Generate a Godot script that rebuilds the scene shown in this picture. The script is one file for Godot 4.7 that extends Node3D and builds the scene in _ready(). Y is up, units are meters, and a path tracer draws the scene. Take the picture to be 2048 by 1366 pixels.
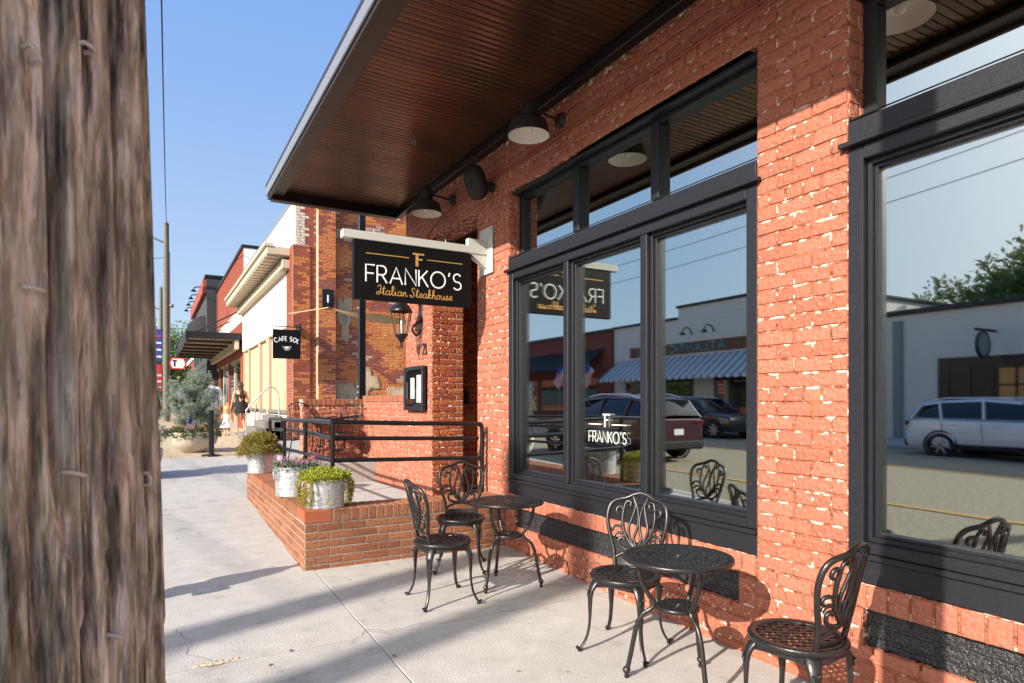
extends Node3D
# A brick restaurant front on a small-town street, late sun. Units are metres; -z runs away along the street, +x is the facade side.

const FX := 2.97            # plane of the restaurant front
const EYE := Vector3(0, 1.45, 0)
const TURN := 29.6          # degrees the camera is turned from the street direction to the facade
const FOCAL := 1264.0       # focal length in pixels of a 2048 pixel wide picture
const UP := Vector3.UP
const KNOTS := [[-9.0, -0.03], [0.0, -0.01], [2.4, 0.0], [4.2, 0.03], [5.2, 0.06], [7.2, 0.13], [8.8, 0.205], [11.0, 0.27], [14.5, 0.35], [21.0, 0.45], [36.0, 0.5], [160.0, 0.6]]   # distance along the street, height of the pavement

var M := {}                 # materials by name
var rng := RandomNumberGenerator.new()
var used := {}
var brick_cache := {}

# ------------------------------------------------------------------ mesh collector
class Acc:
	var v := PackedVector3Array()
	var n := PackedVector3Array()
	var i := PackedInt32Array()
	func tri(a: int, b: int, c: int) -> void:
		# clockwise seen from the side the normals point to
		var g: Vector3 = (v[b] - v[a]).cross(v[c] - v[a])
		if g.dot(n[a] + n[b] + n[c]) > 0.0:
			i.append(a); i.append(c); i.append(b)
		else:
			i.append(a); i.append(b); i.append(c)
	func quad(a: Vector3, b: Vector3, c: Vector3, d: Vector3, nn: Vector3) -> void:
		var k := v.size()
		for p in [a, b, c, d]:
			v.append(p); n.append(nn)
		tri(k, k + 1, k + 2)
		tri(k, k + 2, k + 3)
	func flat(a: Vector3, b: Vector3, c: Vector3, away: Vector3) -> void:
		var nn := (b - a).cross(c - a).normalized()
		if nn.dot(a - away) < 0.0:
			nn = -nn
		var k := v.size()
		for p in [a, b, c]:
			v.append(p); n.append(nn)
		tri(k, k + 1, k + 2)
	# box with chamfered edges when ch > 0
	func box(c: Vector3, s: Vector3, bs := Basis.IDENTITY, ch := 0.0) -> Acc:
		var h := s / 2.0
		if ch <= 0.0:
			for ax in 3:
				for sg in [-1.0, 1.0]:
					var nn := Vector3.ZERO
					nn[ax] = sg
					var u := (ax + 1) % 3
					var w := (ax + 2) % 3
					var q := []
					for st in [[-1, -1], [1, -1], [1, 1], [-1, 1]]:
						var p := Vector3.ZERO
						p[ax] = sg * h[ax]
						p[u] = st[0] * h[u]
						p[w] = st[1] * h[w]
						q.append(c + bs * p)
					quad(q[0], q[1], q[2], q[3], (bs * nn).normalized())
			return self
		var at := func(sx, sy, sz, ax): # corner point on the face of axis ax
			var p := Vector3(sx, sy, sz) * (h - Vector3.ONE * ch)
			p[ax] = [sx, sy, sz][ax] * h[ax]
			return c + bs * p
		for ax in 3:
			var u := (ax + 1) % 3
			var w := (ax + 2) % 3
			for sg in [-1.0, 1.0]:
				var q := []
				for st in [[-1.0, -1.0], [1.0, -1.0], [1.0, 1.0], [-1.0, 1.0]]:
					var d := [0.0, 0.0, 0.0]
					d[ax] = sg; d[u] = st[0]; d[w] = st[1]
					q.append(at.call(d[0], d[1], d[2], ax))
				var nn := Vector3.ZERO
				nn[ax] = sg
				quad(q[0], q[1], q[2], q[3], (bs * nn).normalized())
			for su in [-1.0, 1.0]:
				for sw in [-1.0, 1.0]: # edge along ax between faces u and w
					var d0 := [0.0, 0.0, 0.0]
					var d1 := [0.0, 0.0, 0.0]
					d0[ax] = -1.0; d0[u] = su; d0[w] = sw
					d1[ax] = 1.0; d1[u] = su; d1[w] = sw
					var nn := Vector3.ZERO
					nn[u] = su; nn[w] = sw
					quad(at.call(d0[0], d0[1], d0[2], u), at.call(d1[0], d1[1], d1[2], u), at.call(d1[0], d1[1], d1[2], w), at.call(d0[0], d0[1], d0[2], w), (bs * nn).normalized())
		for sx in [-1.0, 1.0]:
			for sy in [-1.0, 1.0]:
				for sz in [-1.0, 1.0]:
					flat(at.call(sx, sy, sz, 0), at.call(sx, sy, sz, 1), at.call(sx, sy, sz, 2), c)
		return self
	# smooth surface through rows of points; out: a point inside, normals point away from it (or the given direction)
	func grid(rows: Array, dir := Vector3.ZERO, inside := Vector3.ZERO, closed := false, upright := false) -> Acc:
		var h: int = rows.size()
		var w: int = rows[0].size()
		var k := v.size()
		for r in h:
			for q in w:
				var a: Vector3 = rows[r][(q - 1 + w) % w] if closed else rows[r][maxi(q - 1, 0)]
				var b: Vector3 = rows[r][(q + 1) % w] if closed else rows[r][mini(q + 1, w - 1)]
				var c: Vector3 = rows[maxi(r - 1, 0)][q]
				var d: Vector3 = rows[mini(r + 1, h - 1)][q]
				var nn := (b - a).cross(d - c)
				nn = nn.normalized() if nn.length_squared() > 1e-16 else Vector3.UP
				var p: Vector3 = rows[r][q]
				var ref := dir if dir != Vector3.ZERO else p - inside
				if upright:
					ref.y = 0.0
				if nn.dot(ref) < 0.0:
					nn = -nn
				v.append(p); n.append(nn)
		for r in h - 1:
			for q in (w if closed else w - 1):
				var q2 := (q + 1) % w
				tri(k + r * w + q, k + r * w + q2, k + (r + 1) * w + q2)
				tri(k + r * w + q, k + (r + 1) * w + q2, k + (r + 1) * w + q)
		return self
	func tube(pts: Array, rad: Array, sides := 8, flatten := 1.0, side := Vector3.ZERO) -> Acc:
		var m: int = pts.size()
		var k := v.size()
		var t0: Vector3 = (pts[1] - pts[0]).normalized()
		var u := side if side != Vector3.ZERO else (Vector3.UP if absf(t0.y) < 0.9 else Vector3.RIGHT)
		u = (u - t0 * u.dot(t0)).normalized()
		for j in m:
			var t: Vector3 = (pts[mini(j + 1, m - 1)] - pts[maxi(j - 1, 0)]).normalized()
			u = (u - t * u.dot(t)).normalized()
			var w := t.cross(u)
			var r: float = rad[mini(j, rad.size() - 1)]
			for q in sides:
				var an := TAU * q / sides
				var dd := u * cos(an) + w * sin(an) * flatten
				v.append(pts[j] + dd * r)
				n.append((u * cos(an) * flatten + w * sin(an)).normalized())
		for j in m - 1:
			for q in sides:
				var q2 := (q + 1) % sides
				tri(k + j * sides + q, k + j * sides + q2, k + (j + 1) * sides + q2)
				tri(k + j * sides + q, k + (j + 1) * sides + q2, k + (j + 1) * sides + q)
		for e in [0, m - 1]:
			var t: Vector3 = (pts[1] - pts[0]).normalized() * -1.0 if e == 0 else (pts[m - 1] - pts[m - 2]).normalized()
			var c := v.size()
			v.append(pts[e]); n.append(t)
			for q in sides:
				v.append(v[k + e * sides + q]); n.append(t)
			for q in sides:
				tri(c, c + 1 + q, c + 1 + (q + 1) % sides)
		return self
	# turned shape: profile of Vector2(radius, height)
	func lathe(prof: Array, sides := 24, at := Vector3.ZERO, bs := Basis.IDENTITY, wob := 0.0, lobes := 0) -> Acc:
		var k := v.size()
		var m: int = prof.size()
		for j in m:
			var a: Vector2 = prof[maxi(j - 1, 0)]
			var b: Vector2 = prof[mini(j + 1, m - 1)]
			var tg := (b - a).normalized()
			var nr := Vector2(tg.y, -tg.x)
			for q in sides:
				var an := TAU * q / sides
				var r: float = prof[j].x * (1.0 + wob * sin(an * lobes + j * 0.4))
				v.append(at + bs * Vector3(cos(an) * r, prof[j].y, sin(an) * r))
				n.append((bs * Vector3(cos(an) * nr.x, nr.y, sin(an) * nr.x)).normalized())
		for j in m - 1:
			for q in sides:
				var q2 := (q + 1) % sides
				tri(k + j * sides + q, k + j * sides + q2, k + (j + 1) * sides + q2)
				tri(k + j * sides + q, k + (j + 1) * sides + q2, k + (j + 1) * sides + q)
		return self
	func add(o: Acc, x: Transform3D) -> Acc:
		var k := v.size()
		for p in o.v:
			v.append(x * p)
		for p in o.n:
			n.append((x.basis * p).normalized())
		for q in o.i:
			i.append(k + q)
		return self
	func put_in(m: ArrayMesh) -> void:
		var ar := []
		ar.resize(Mesh.ARRAY_MAX)
		ar[Mesh.ARRAY_VERTEX] = v
		ar[Mesh.ARRAY_NORMAL] = n
		ar[Mesh.ARRAY_INDEX] = i
		m.add_surface_from_arrays(Mesh.PRIMITIVE_TRIANGLES, ar)
	func mesh() -> ArrayMesh:
		var m := ArrayMesh.new()
		put_in(m)
		return m

# ------------------------------------------------------------------ nodes
func numbered(called: String) -> String:
	var k: int = used.get(called, 0)
	used[called] = k + 1
	return called if k == 0 else "%s_%03d" % [called, k]

func thing(called: String, label: String, category: String, at := Vector3.ZERO, turn := 0.0, group := "") -> Node3D:
	var o := Node3D.new()
	o.name = numbered(called)
	add_child(o)
	o.position = at
	o.rotation.y = turn
	tag(o, label, category, group)
	return o

func tag(o: Node, label: String, category: String, group := "") -> void:
	o.set_meta("label", label)
	o.set_meta("category", category)
	if group != "":
		o.set_meta("group", group)

func part(called: String, shape: Variant, m: Material, parent: Node = null, xf := Transform3D.IDENTITY) -> MeshInstance3D:
	var o := MeshInstance3D.new()
	o.mesh = shape.mesh() if shape is Acc else shape
	o.material_override = m
	o.transform = xf
	if parent == null:
		o.name = numbered(called)
		add_child(o)
	else:
		o.name = called
		parent.add_child(o, true)
	return o

func setting(called: String, shape: Variant, m: Material, kind := "structure") -> MeshInstance3D:
	var o := part(called, shape, m)
	o.set_meta("kind", kind)
	return o

func copy_of(o: Node3D, called: String, at: Vector3, turn: float, label: String) -> Node3D:
	var c: Node3D = o.duplicate()
	c.name = numbered(called)
	add_child(c)
	c.position = at
	c.rotation.y = turn
	c.set_meta("label", label)
	return c

func acc() -> Acc:
	return Acc.new()

func bx(c: Vector3, s: Vector3, ch := 0.0) -> Acc:
	return Acc.new().box(c, s, Basis.IDENTITY, ch)

# box between two corners
func bb(a: Vector3, b: Vector3, ch := 0.0) -> Acc:
	return bx((a + b) / 2.0, (b - a).abs(), ch)

# Catmull-Rom through points
func smooth(p: Array, steps := 4) -> Array:
	var out := []
	for k in p.size() - 1:
		var a = p[maxi(k - 1, 0)]
		var b = p[k]
		var c = p[k + 1]
		var d = p[mini(k + 2, p.size() - 1)]
		for s in steps:
			var t := float(s) / steps
			out.append(0.5 * ((2.0 * b) + (c - a) * t + (2.0 * a - 5.0 * b + 4.0 * c - d) * t * t + (3.0 * b - a - 3.0 * c + d) * t * t * t))
	out.append(p[p.size() - 1])
	return out

# height of the pavement: level by the tables, rising up the street
func gy(s: float) -> float:
	var t := KNOTS
	for k in t.size() - 1:
		if s <= t[k + 1][0]:
			var f: float = clampf((s - t[k][0]) / (t[k + 1][0] - t[k][0]), 0.0, 1.0)
			return lerpf(t[k][1], t[k + 1][1], f)
	return 0.6

# height of the road, which climbs less than the pavement
func ry(s: float) -> float:
	return -0.14 + 0.45 * gy(s)

# size in photograph pixels of something at p, 0 outside the frame
func pixels(p: Vector3, size: float) -> float:
	var a := deg_to_rad(TURN)
	var r := p - EYE
	var d := r.x * sin(a) - r.z * cos(a)
	if d < 0.3:
		return 0.0
	var u := 1024.0 + FOCAL * (r.x * cos(a) + r.z * sin(a)) / d
	var w := 805.0 - FOCAL * r.y / d
	if u < -20 or u > 2068 or w < -20 or w > 1386:
		return 0.0
	return size * FOCAL / d

# ------------------------------------------------------------------ materials
func lin(r: float, g: float, b: float) -> Color:
	return Color(r, g, b).linear_to_srgb()

func noise_tex(sd: int, freq: float, stops: Array, octaves := 4, kind := FastNoiseLite.TYPE_SIMPLEX_SMOOTH, size := 512) -> NoiseTexture2D:
	var f := FastNoiseLite.new()
	f.seed = sd
	f.noise_type = kind
	f.frequency = freq
	f.fractal_octaves = octaves
	var t := NoiseTexture2D.new()
	t.width = size
	t.height = size
	t.seamless = true
	t.noise = f
	if stops.size():
		var g := Gradient.new()
		var offs := PackedFloat32Array()
		var cols := PackedColorArray()
		for s in stops:
			offs.append(s[0])
			cols.append(s[1])
		g.offsets = offs
		g.colors = cols
		t.color_ramp = g
	return t

func normal_tex(sd: int, freq: float, strength := 6.0, octaves := 4, kind := FastNoiseLite.TYPE_SIMPLEX_SMOOTH) -> NoiseTexture2D:
	var t := noise_tex(sd, freq, [], octaves, kind)
	t.as_normal_map = true
	t.bump_strength = strength
	return t

func mat(called: String, c: Color, rough := 0.8, metal := 0.0) -> StandardMaterial3D:
	var m := StandardMaterial3D.new()
	m.resource_name = called
	m.albedo_color = c
	m.roughness = rough
	m.metallic = metal
	M[called] = m
	return m

func textured(called: String, tex: Texture2D, per_metre: Vector3, rough := 0.85, nrm: Texture2D = null, nscale := 1.0, c := Color.WHITE) -> StandardMaterial3D:
	var m := mat(called, c, rough)
	m.albedo_texture = tex
	m.uv1_triplanar = true
	m.uv1_world_triplanar = true
	m.uv1_scale = per_metre
	if nrm:
		m.normal_enabled = true
		m.normal_texture = nrm
		m.normal_scale = nscale
	return m

# tones around a base colour, as gradient stops
func tones(r: float, g: float, b: float, spread: float) -> Array:
	return [[0.2, lin(r * (1 - spread), g * (1 - spread), b * (1 - spread))], [0.5, lin(r, g, b)], [0.8, lin(minf(r * (1 + spread), 1), minf(g * (1 + spread), 1), minf(b * (1 + spread), 1))]]

func make_materials() -> void:
	var rough_n := normal_tex(5, 0.03, 9.0)
	var fine_n := normal_tex(6, 0.09, 5.0)
	# painted brick: salmon paint, grainy, flecked with bare chips
	var chips := func(r, g, b, sd): return noise_tex(sd, 0.045, [[0.15, lin(r * 0.82, g * 0.8, b * 0.8)], [0.45, lin(r, g, b)], [0.74, lin(r * 1.1, g * 1.12, b * 1.15)], [0.835, lin(r * 1.05, g * 1.15, b * 1.2)], [0.86, lin(0.5, 0.38, 0.28)]], 5)
	var v := Vector3(1.7, 1.7, 1.7)
	textured("paint_a", chips.call(0.405, 0.135, 0.08, 11), v, 0.75, rough_n, 0.7)
	textured("paint_b", chips.call(0.37, 0.118, 0.068, 12), v, 0.75, rough_n, 0.7)
	textured("paint_c", chips.call(0.43, 0.152, 0.092, 13), v, 0.75, rough_n, 0.7)
	# joints of the painted wall: painted over in places, bare lime mortar in others
	textured("paint_joint", noise_tex(14, 0.028, [[0.0, lin(0.34, 0.11, 0.06)], [0.61, lin(0.385, 0.132, 0.072)], [0.635, lin(0.66, 0.52, 0.4)], [1.0, lin(0.72, 0.62, 0.5)]], 5), Vector3(0.75, 1.1, 0.75), 0.9, rough_n, 1.5)
	# bare brick of the restaurant
	textured("bare_a", noise_tex(21, 0.03, tones(0.34, 0.075, 0.032, 0.35), 5), v * 1.3, 0.85, rough_n, 1.4)
	textured("bare_b", noise_tex(22, 0.03, tones(0.25, 0.052, 0.026, 0.4), 5), v * 1.3, 0.85, rough_n, 1.4)
	textured("bare_c", noise_tex(23, 0.03, tones(0.42, 0.115, 0.04, 0.3), 5), v * 1.3, 0.85, rough_n, 1.4)
	textured("lime_joint", noise_tex(24, 0.05, tones(0.52, 0.42, 0.31, 0.2), 4), v * 2.0, 0.95, rough_n, 1.2)
	# new wirecut brick of the ramp wall
	textured("wire_a", noise_tex(31, 0.04, tones(0.29, 0.115, 0.055, 0.3), 5), Vector3(3, 1.2, 3), 0.85, fine_n, 1.2)
	textured("wire_b", noise_tex(32, 0.04, tones(0.24, 0.088, 0.042, 0.3), 5), Vector3(3, 1.2, 3), 0.85, fine_n, 1.2)
	textured("wire_c", noise_tex(33, 0.04, tones(0.34, 0.13, 0.06, 0.3), 5), Vector3(3, 1.2, 3), 0.85, fine_n, 1.2)
	textured("grey_joint", noise_tex(34, 0.06, tones(0.42, 0.36, 0.3, 0.18), 4), v * 2.0, 0.95, rough_n, 1.0)
	# old party wall: orange, plum and pale bricks, remnants of plaster
	textured("old_a", noise_tex(41, 0.03, tones(0.5, 0.165, 0.045, 0.3), 5), v, 0.9, rough_n, 1.3)
	textured("old_b", noise_tex(42, 0.03, tones(0.25, 0.065, 0.045, 0.4), 5), v, 0.9, rough_n, 1.3)
	textured("old_c", noise_tex(43, 0.03, tones(0.56, 0.22, 0.065, 0.28), 5), v, 0.9, rough_n, 1.3)
	textured("old_pale", noise_tex(44, 0.03, tones(0.42, 0.3, 0.22, 0.3), 5), v, 0.9, rough_n, 1.3)
	textured("plaster", noise_tex(45, 0.02, tones(0.4, 0.29, 0.19, 0.25), 5), v, 0.95, rough_n, 1.6)
	textured("whitewash", noise_tex(46, 0.025, [[0.3, lin(0.3, 0.14, 0.1)], [0.42, lin(0.6, 0.55, 0.48)], [1.0, lin(0.75, 0.72, 0.66)]], 5), v, 0.95, rough_n, 1.2)
	textured("red_a", noise_tex(47, 0.03, tones(0.3, 0.07, 0.035, 0.25), 4), v, 0.88)
	textured("red_b", noise_tex(48, 0.03, tones(0.24, 0.055, 0.03, 0.25), 4), v, 0.88)
	textured("black_brick", noise_tex(49, 0.12, [[0.0, lin(0.012, 0.012, 0.014)], [0.6, lin(0.022, 0.022, 0.025)], [0.72, lin(0.06, 0.06, 0.06)], [0.82, lin(0.3, 0.3, 0.3)]], 4), v * 1.4, 0.42, rough_n, 1.1)  # pale flecks partly painted in as speckle highlights of the sunlit panels
	textured("grey_brick", noise_tex(50, 0.03, tones(0.05, 0.055, 0.065, 0.25), 4), v, 0.8)
	textured("white_brick", noise_tex(51, 0.03, tones(0.64, 0.62, 0.56, 0.1), 4), v, 0.8)
	# concrete
	textured("concrete", noise_tex(61, 0.006, [[0.05, lin(0.27, 0.26, 0.235)], [0.35, lin(0.37, 0.358, 0.332)], [0.6, lin(0.395, 0.384, 0.357)], [0.95, lin(0.45, 0.438, 0.41)]], 8, FastNoiseLite.TYPE_SIMPLEX_SMOOTH, 1024), Vector3(0.55, 0.55, 0.55), 0.88, normal_tex(62, 0.3, 4.0), 0.22)
	M.concrete.albedo_texture.noise.fractal_gain = 0.68
	textured("concrete_b", noise_tex(63, 0.007, [[0.05, lin(0.3, 0.29, 0.265)], [0.35, lin(0.39, 0.378, 0.35)], [0.65, lin(0.415, 0.403, 0.376)], [0.95, lin(0.47, 0.458, 0.43)]], 8, FastNoiseLite.TYPE_SIMPLEX_SMOOTH, 1024), Vector3(0.5, 0.5, 0.5), 0.88, normal_tex(64, 0.3, 4.0), 0.22)
	M.concrete_b.albedo_texture.noise.fractal_gain = 0.68
	textured("concrete_tan", noise_tex(65, 0.02, tones(0.4, 0.32, 0.22, 0.3), 6), Vector3(0.6, 0.6, 0.6), 0.9)
	textured("joint_dirt", noise_tex(66, 0.05, tones(0.13, 0.11, 0.085, 0.5), 4), v, 0.95)
	textured("step_concrete", noise_tex(67, 0.02, tones(0.17, 0.16, 0.15, 0.4), 5), v, 0.9)
	textured("planter_concrete", noise_tex(68, 0.02, tones(0.5, 0.45, 0.36, 0.15), 5), v, 0.85, rough_n, 0.5)
	textured("asphalt", noise_tex(69, 0.05, [[0.1, lin(0.24, 0.2, 0.13)], [0.5, lin(0.32, 0.27, 0.18)], [0.9, lin(0.4, 0.34, 0.24)]], 6), Vector3(0.4, 0.4, 0.4), 0.9, normal_tex(70, 0.25, 6.0), 0.8)
	mat("yellow_line", lin(0.55, 0.29, 0.03), 0.8)
	# metals and paint
	textured("dark_frame", noise_tex(71, 0.05, [[0.0, lin(0.009, 0.01, 0.014)], [0.7, lin(0.013, 0.014, 0.019)], [0.86, lin(0.02, 0.02, 0.022)]], 5), Vector3(1.2, 1.2, 1.2), 0.45, fine_n, 0.04)
	mat("mirror_glass", lin(0.56, 0.63, 0.61), 0.012, 1.0)
	var gl := mat("glass", Color(0.0, 0.0, 0.0, 0.02), 0.0)
	gl.transparency = BaseMaterial3D.TRANSPARENCY_ALPHA
	gl.metallic_specular = 0.6
	mat("soffit", lin(0.135, 0.07, 0.043), 0.22, 0.75)
	mat("soffit_b", lin(0.105, 0.056, 0.036), 0.26, 0.75)
	mat("corner_brick", lin(0.36, 0.1, 0.042), 0.8)
	mat("bronze_trim", lin(0.05, 0.038, 0.03), 0.4, 0.4)
	mat("black_steel", lin(0.012, 0.012, 0.014), 0.35, 0.3)
	mat("zinc_edge", lin(0.34, 0.35, 0.37), 0.4, 0.6)
	var cast := textured("cast_iron", noise_tex(73, 0.06, [[0.0, lin(0.04, 0.039, 0.041)], [0.7, lin(0.07, 0.068, 0.07)], [0.86, lin(0.15, 0.11, 0.065)]], 4), Vector3(2.5, 2.5, 2.5), 0.36, fine_n, 0.2)
	cast.metallic = 0.85
	mat("rail_black", lin(0.01, 0.01, 0.012), 0.28, 0.1)
	textured("galvanised", noise_tex(75, 0.03, tones(0.5, 0.52, 0.54, 0.3), 5, FastNoiseLite.TYPE_CELLULAR), Vector3(2.2, 2.2, 2.2), 0.42, fine_n, 0.3).metallic = 0.55
	mat("lamp_black", lin(0.025, 0.023, 0.022), 0.5, 0.1)
	mat("lamp_white", lin(0.78, 0.74, 0.68), 0.5)
	mat("sign_black", lin(0.006, 0.006, 0.007), 0.55).metallic_specular = 0.25
	mat("sign_white", lin(0.85, 0.85, 0.85), 0.6)
	mat("sign_gold", lin(0.62, 0.36, 0.1), 0.45, 0.3)
	mat("sign_arm", lin(0.52, 0.54, 0.5), 0.5)
	mat("conduit", lin(0.28, 0.07, 0.035), 0.6)
	mat("speaker_black", lin(0.013, 0.013, 0.014), 0.7)
	mat("paper", lin(0.82, 0.78, 0.66), 0.9)
	mat("sail", lin(0.6, 0.46, 0.25), 0.9)
	mat("soil", lin(0.03, 0.022, 0.015), 1.0)
	# street
	textured("pole_wood", noise_tex(81, 0.02, [[0.22, lin(0.015, 0.015, 0.013)], [0.36, lin(0.09, 0.085, 0.066)], [0.39, lin(0.16, 0.152, 0.118)], [0.48, lin(0.2, 0.187, 0.145)], [0.5, lin(0.26, 0.236, 0.182)], [0.57, lin(0.29, 0.265, 0.21)], [0.58, lin(0.48, 0.44, 0.37)], [0.8, lin(0.62, 0.61, 0.56)]], 6, FastNoiseLite.TYPE_SIMPLEX_SMOOTH, 1024), Vector3(3.4, 0.3, 3.4), 0.9, normal_tex(82, 0.05, 12.0), 0.8)
	M.pole_wood.albedo_texture.noise.fractal_gain = 0.74
	textured("pole_far", noise_tex(83, 0.03, tones(0.16, 0.155, 0.115, 0.35), 4), Vector3(3, 0.3, 3), 0.9)
	mat("staple", lin(0.42, 0.39, 0.35), 0.5, 0.2)
	mat("cable", lin(0.02, 0.02, 0.022), 0.7)
	mat("white_paint", lin(0.76, 0.74, 0.7), 0.7)
	mat("cream_trim", lin(0.5, 0.44, 0.33), 0.7)
	mat("tan_trim", lin(0.4, 0.34, 0.25), 0.75)
	textured("osb", noise_tex(85, 0.06, [[0.1, lin(0.38, 0.28, 0.16)], [0.5, lin(0.52, 0.41, 0.25)], [0.9, lin(0.64, 0.53, 0.36)]], 4, FastNoiseLite.TYPE_CELLULAR), Vector3(0.8, 0.8, 0.8), 0.85)
	mat("corrugated", lin(0.42, 0.36, 0.28), 0.5, 0.2)
	mat("shop_glass", lin(0.2, 0.22, 0.22), 0.03, 0.9)
	mat("awning_black", lin(0.012, 0.012, 0.014), 0.85)
	mat("red_trim", lin(0.32, 0.07, 0.045), 0.7)
	mat("sign_red", lin(0.6, 0.03, 0.025), 0.5)
	mat("flag_red", lin(0.5, 0.03, 0.04), 0.85)
	mat("flag_blue", lin(0.03, 0.06, 0.3), 0.85)
	mat("flag_white", lin(0.75, 0.75, 0.75), 0.85)
	mat("awning_white", lin(0.6, 0.62, 0.6), 0.5)
	mat("awning_grey", lin(0.2, 0.23, 0.23), 0.5)
	mat("sign_wood", lin(0.16, 0.075, 0.035), 0.8)
	mat("teal", lin(0.05, 0.35, 0.4), 0.6)
	mat("wood_arch", lin(0.5, 0.25, 0.07), 0.6)
	mat("tyre", lin(0.012, 0.012, 0.012), 0.85)
	mat("alloy", lin(0.55, 0.55, 0.56), 0.3, 0.85)
	for c in [["car_maroon", 0.05, 0.004, 0.008], ["car_black", 0.01, 0.011, 0.014], ["car_white", 0.68, 0.69, 0.7]]:
		var m := mat(c[0], lin(c[1], c[2], c[3]), 0.35)
		m.clearcoat_enabled = true
		m.clearcoat = 1.0
		m.clearcoat_roughness = 0.03
	mat("car_glass", lin(0.012, 0.015, 0.016), 0.04)
	mat("lamp_red", lin(0.14, 0.006, 0.006), 0.2)
	mat("chrome", lin(0.7, 0.7, 0.7), 0.12, 1.0)
	textured("dirt_crack", noise_tex(87, 0.05, tones(0.06, 0.05, 0.04, 0.4), 3), v, 0.95)
	textured("spall", noise_tex(88, 0.08, tones(0.46, 0.39, 0.28, 0.3), 5), v, 0.95, rough_n, 1.5)
	mat("dry_leaf", lin(0.2, 0.13, 0.07), 0.9)
	mat("hydrant", lin(0.5, 0.05, 0.03), 0.5)
	# plants
	for c in [["leaf_lime", 0.36, 0.36, 0.02, 0.25], ["leaf_lime_b", 0.2, 0.25, 0.015, 0.2], ["leaf_heather", 0.22, 0.19, 0.035, 0.15], ["leaf_rust", 0.28, 0.13, 0.035, 0.1], ["leaf_green", 0.05, 0.09, 0.025, 0.2], ["leaf_silver", 0.27, 0.33, 0.25, 0.15], ["leaf_silver_b", 0.16, 0.215, 0.16, 0.15], ["leaf_tree", 0.1, 0.17, 0.03, 0.3], ["leaf_tree_b", 0.06, 0.115, 0.022, 0.3], ["petal_pink", 0.5, 0.13, 0.33, 0.3], ["petal_orange", 0.6, 0.22, 0.03, 0.3], ["petal_lilac", 0.4, 0.3, 0.5, 0.3]]:
		var m := mat(c[0], lin(c[1], c[2], c[3]), 0.65)
		m.backlight_enabled = true
		m.backlight = Color(c[4], c[4], c[4] * 0.6)
		m.cull_mode = BaseMaterial3D.CULL_DISABLED
	textured("bark", noise_tex(91, 0.04, tones(0.09, 0.07, 0.05, 0.4), 4), Vector3(3, 0.8, 3), 0.95)
	# people
	mat("skin", lin(0.5, 0.27, 0.17), 0.55)
	mat("skin_pale", lin(0.58, 0.34, 0.24), 0.55)
	mat("hair_brown", lin(0.045, 0.02, 0.01), 0.5)
	mat("hair_blond", lin(0.5, 0.3, 0.1), 0.55)
	mat("dress_black", lin(0.009, 0.009, 0.01), 0.85)
	mat("dress_white", lin(0.72, 0.7, 0.68), 0.9)
	mat("shirt_blue", lin(0.5, 0.58, 0.72), 0.9)
	mat("shorts_tan", lin(0.33, 0.26, 0.17), 0.9)
	mat("cap_dark", lin(0.03, 0.028, 0.03), 0.85)
	mat("shoe", lin(0.06, 0.035, 0.02), 0.6)

# ------------------------------------------------------------------ brickwork
# one brick: x along the course, y up, z out of the wall; its face stands at z = proud
func brick_mesh(l: float, h: float, style: String, variant: int) -> ArrayMesh:
	var key := "%d_%d_%s_%d" % [roundi(l * 200), roundi(h * 500), style, variant]
	if brick_cache.has(key):
		return brick_cache[key]
	var r2 := RandomNumberGenerator.new()
	r2.seed = hash(key)
	var a := acc()
	if style == "far":
		var p := 0.008
		a.quad(Vector3(-l / 2, -h / 2, p), Vector3(l / 2, -h / 2, p), Vector3(l / 2, h / 2, p), Vector3(-l / 2, h / 2, p), Vector3.BACK)
		for s in [-1.0, 1.0]:
			a.quad(Vector3(s * l / 2, -h / 2, -0.03), Vector3(s * l / 2, -h / 2, p), Vector3(s * l / 2, h / 2, p), Vector3(s * l / 2, h / 2, -0.03), Vector3(s, 0, 0))
			a.quad(Vector3(-l / 2, s * h / 2, -0.03), Vector3(l / 2, s * h / 2, -0.03), Vector3(l / 2, s * h / 2, p), Vector3(-l / 2, s * h / 2, p), Vector3(0, s, 0))
	else:
		var worn := style == "worn"
		var r := 0.0055 if worn else 0.004       # how far the edges are rounded
		var p := 0.0045 if worn else 0.006
		var jit := 0.0016 if worn else 0.0008
		var xs := [-l / 2, -l / 2 + 0.2 * r, -l / 2 + r]
		var mid := 3 if l > 0.15 else 2
		for k in mid:
			xs.append(lerpf(-l / 2 + r, l / 2 - r, (k + 1.0) / (mid + 1.0)))
		xs.append_array([l / 2 - r, l / 2 - 0.2 * r, l / 2])
		var ys := [-h / 2, -h / 2 + 0.2 * r, -h / 2 + r, 0.0, h / 2 - r, h / 2 - 0.2 * r, h / 2]
		var rows := []
		var tilt := r2.randf_range(-1, 1) * jit * 0.8
		for y in ys.size():
			var row := []
			for x in xs.size():
				var ex := mini(x, xs.size() - 1 - x)
				var ey := mini(y, ys.size() - 1 - y)
				var e := mini(ex, ey)
				var z: float = p + tilt * xs[x] / l * 2.0
				if e == 0:
					z = -0.03
				elif e == 1:
					z = p - 0.5 * r
				if e > 0:
					z += r2.randf_range(-1, 1) * jit
				var q := Vector3(xs[x], ys[y], z)
				if e > 0:
					q.x += r2.randf_range(-1, 1) * jit
					q.y += r2.randf_range(-1, 1) * jit
				elif worn:
					q.y += (r2.randf_range(-0.5, 1.2) * jit) * (-signf(q.y) if ey == 0 else 0.0)
				row.append(q)
			rows.append(row)
		a.grid(rows, Vector3.BACK)
	brick_cache[key] = a.mesh()
	return brick_cache[key]

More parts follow.
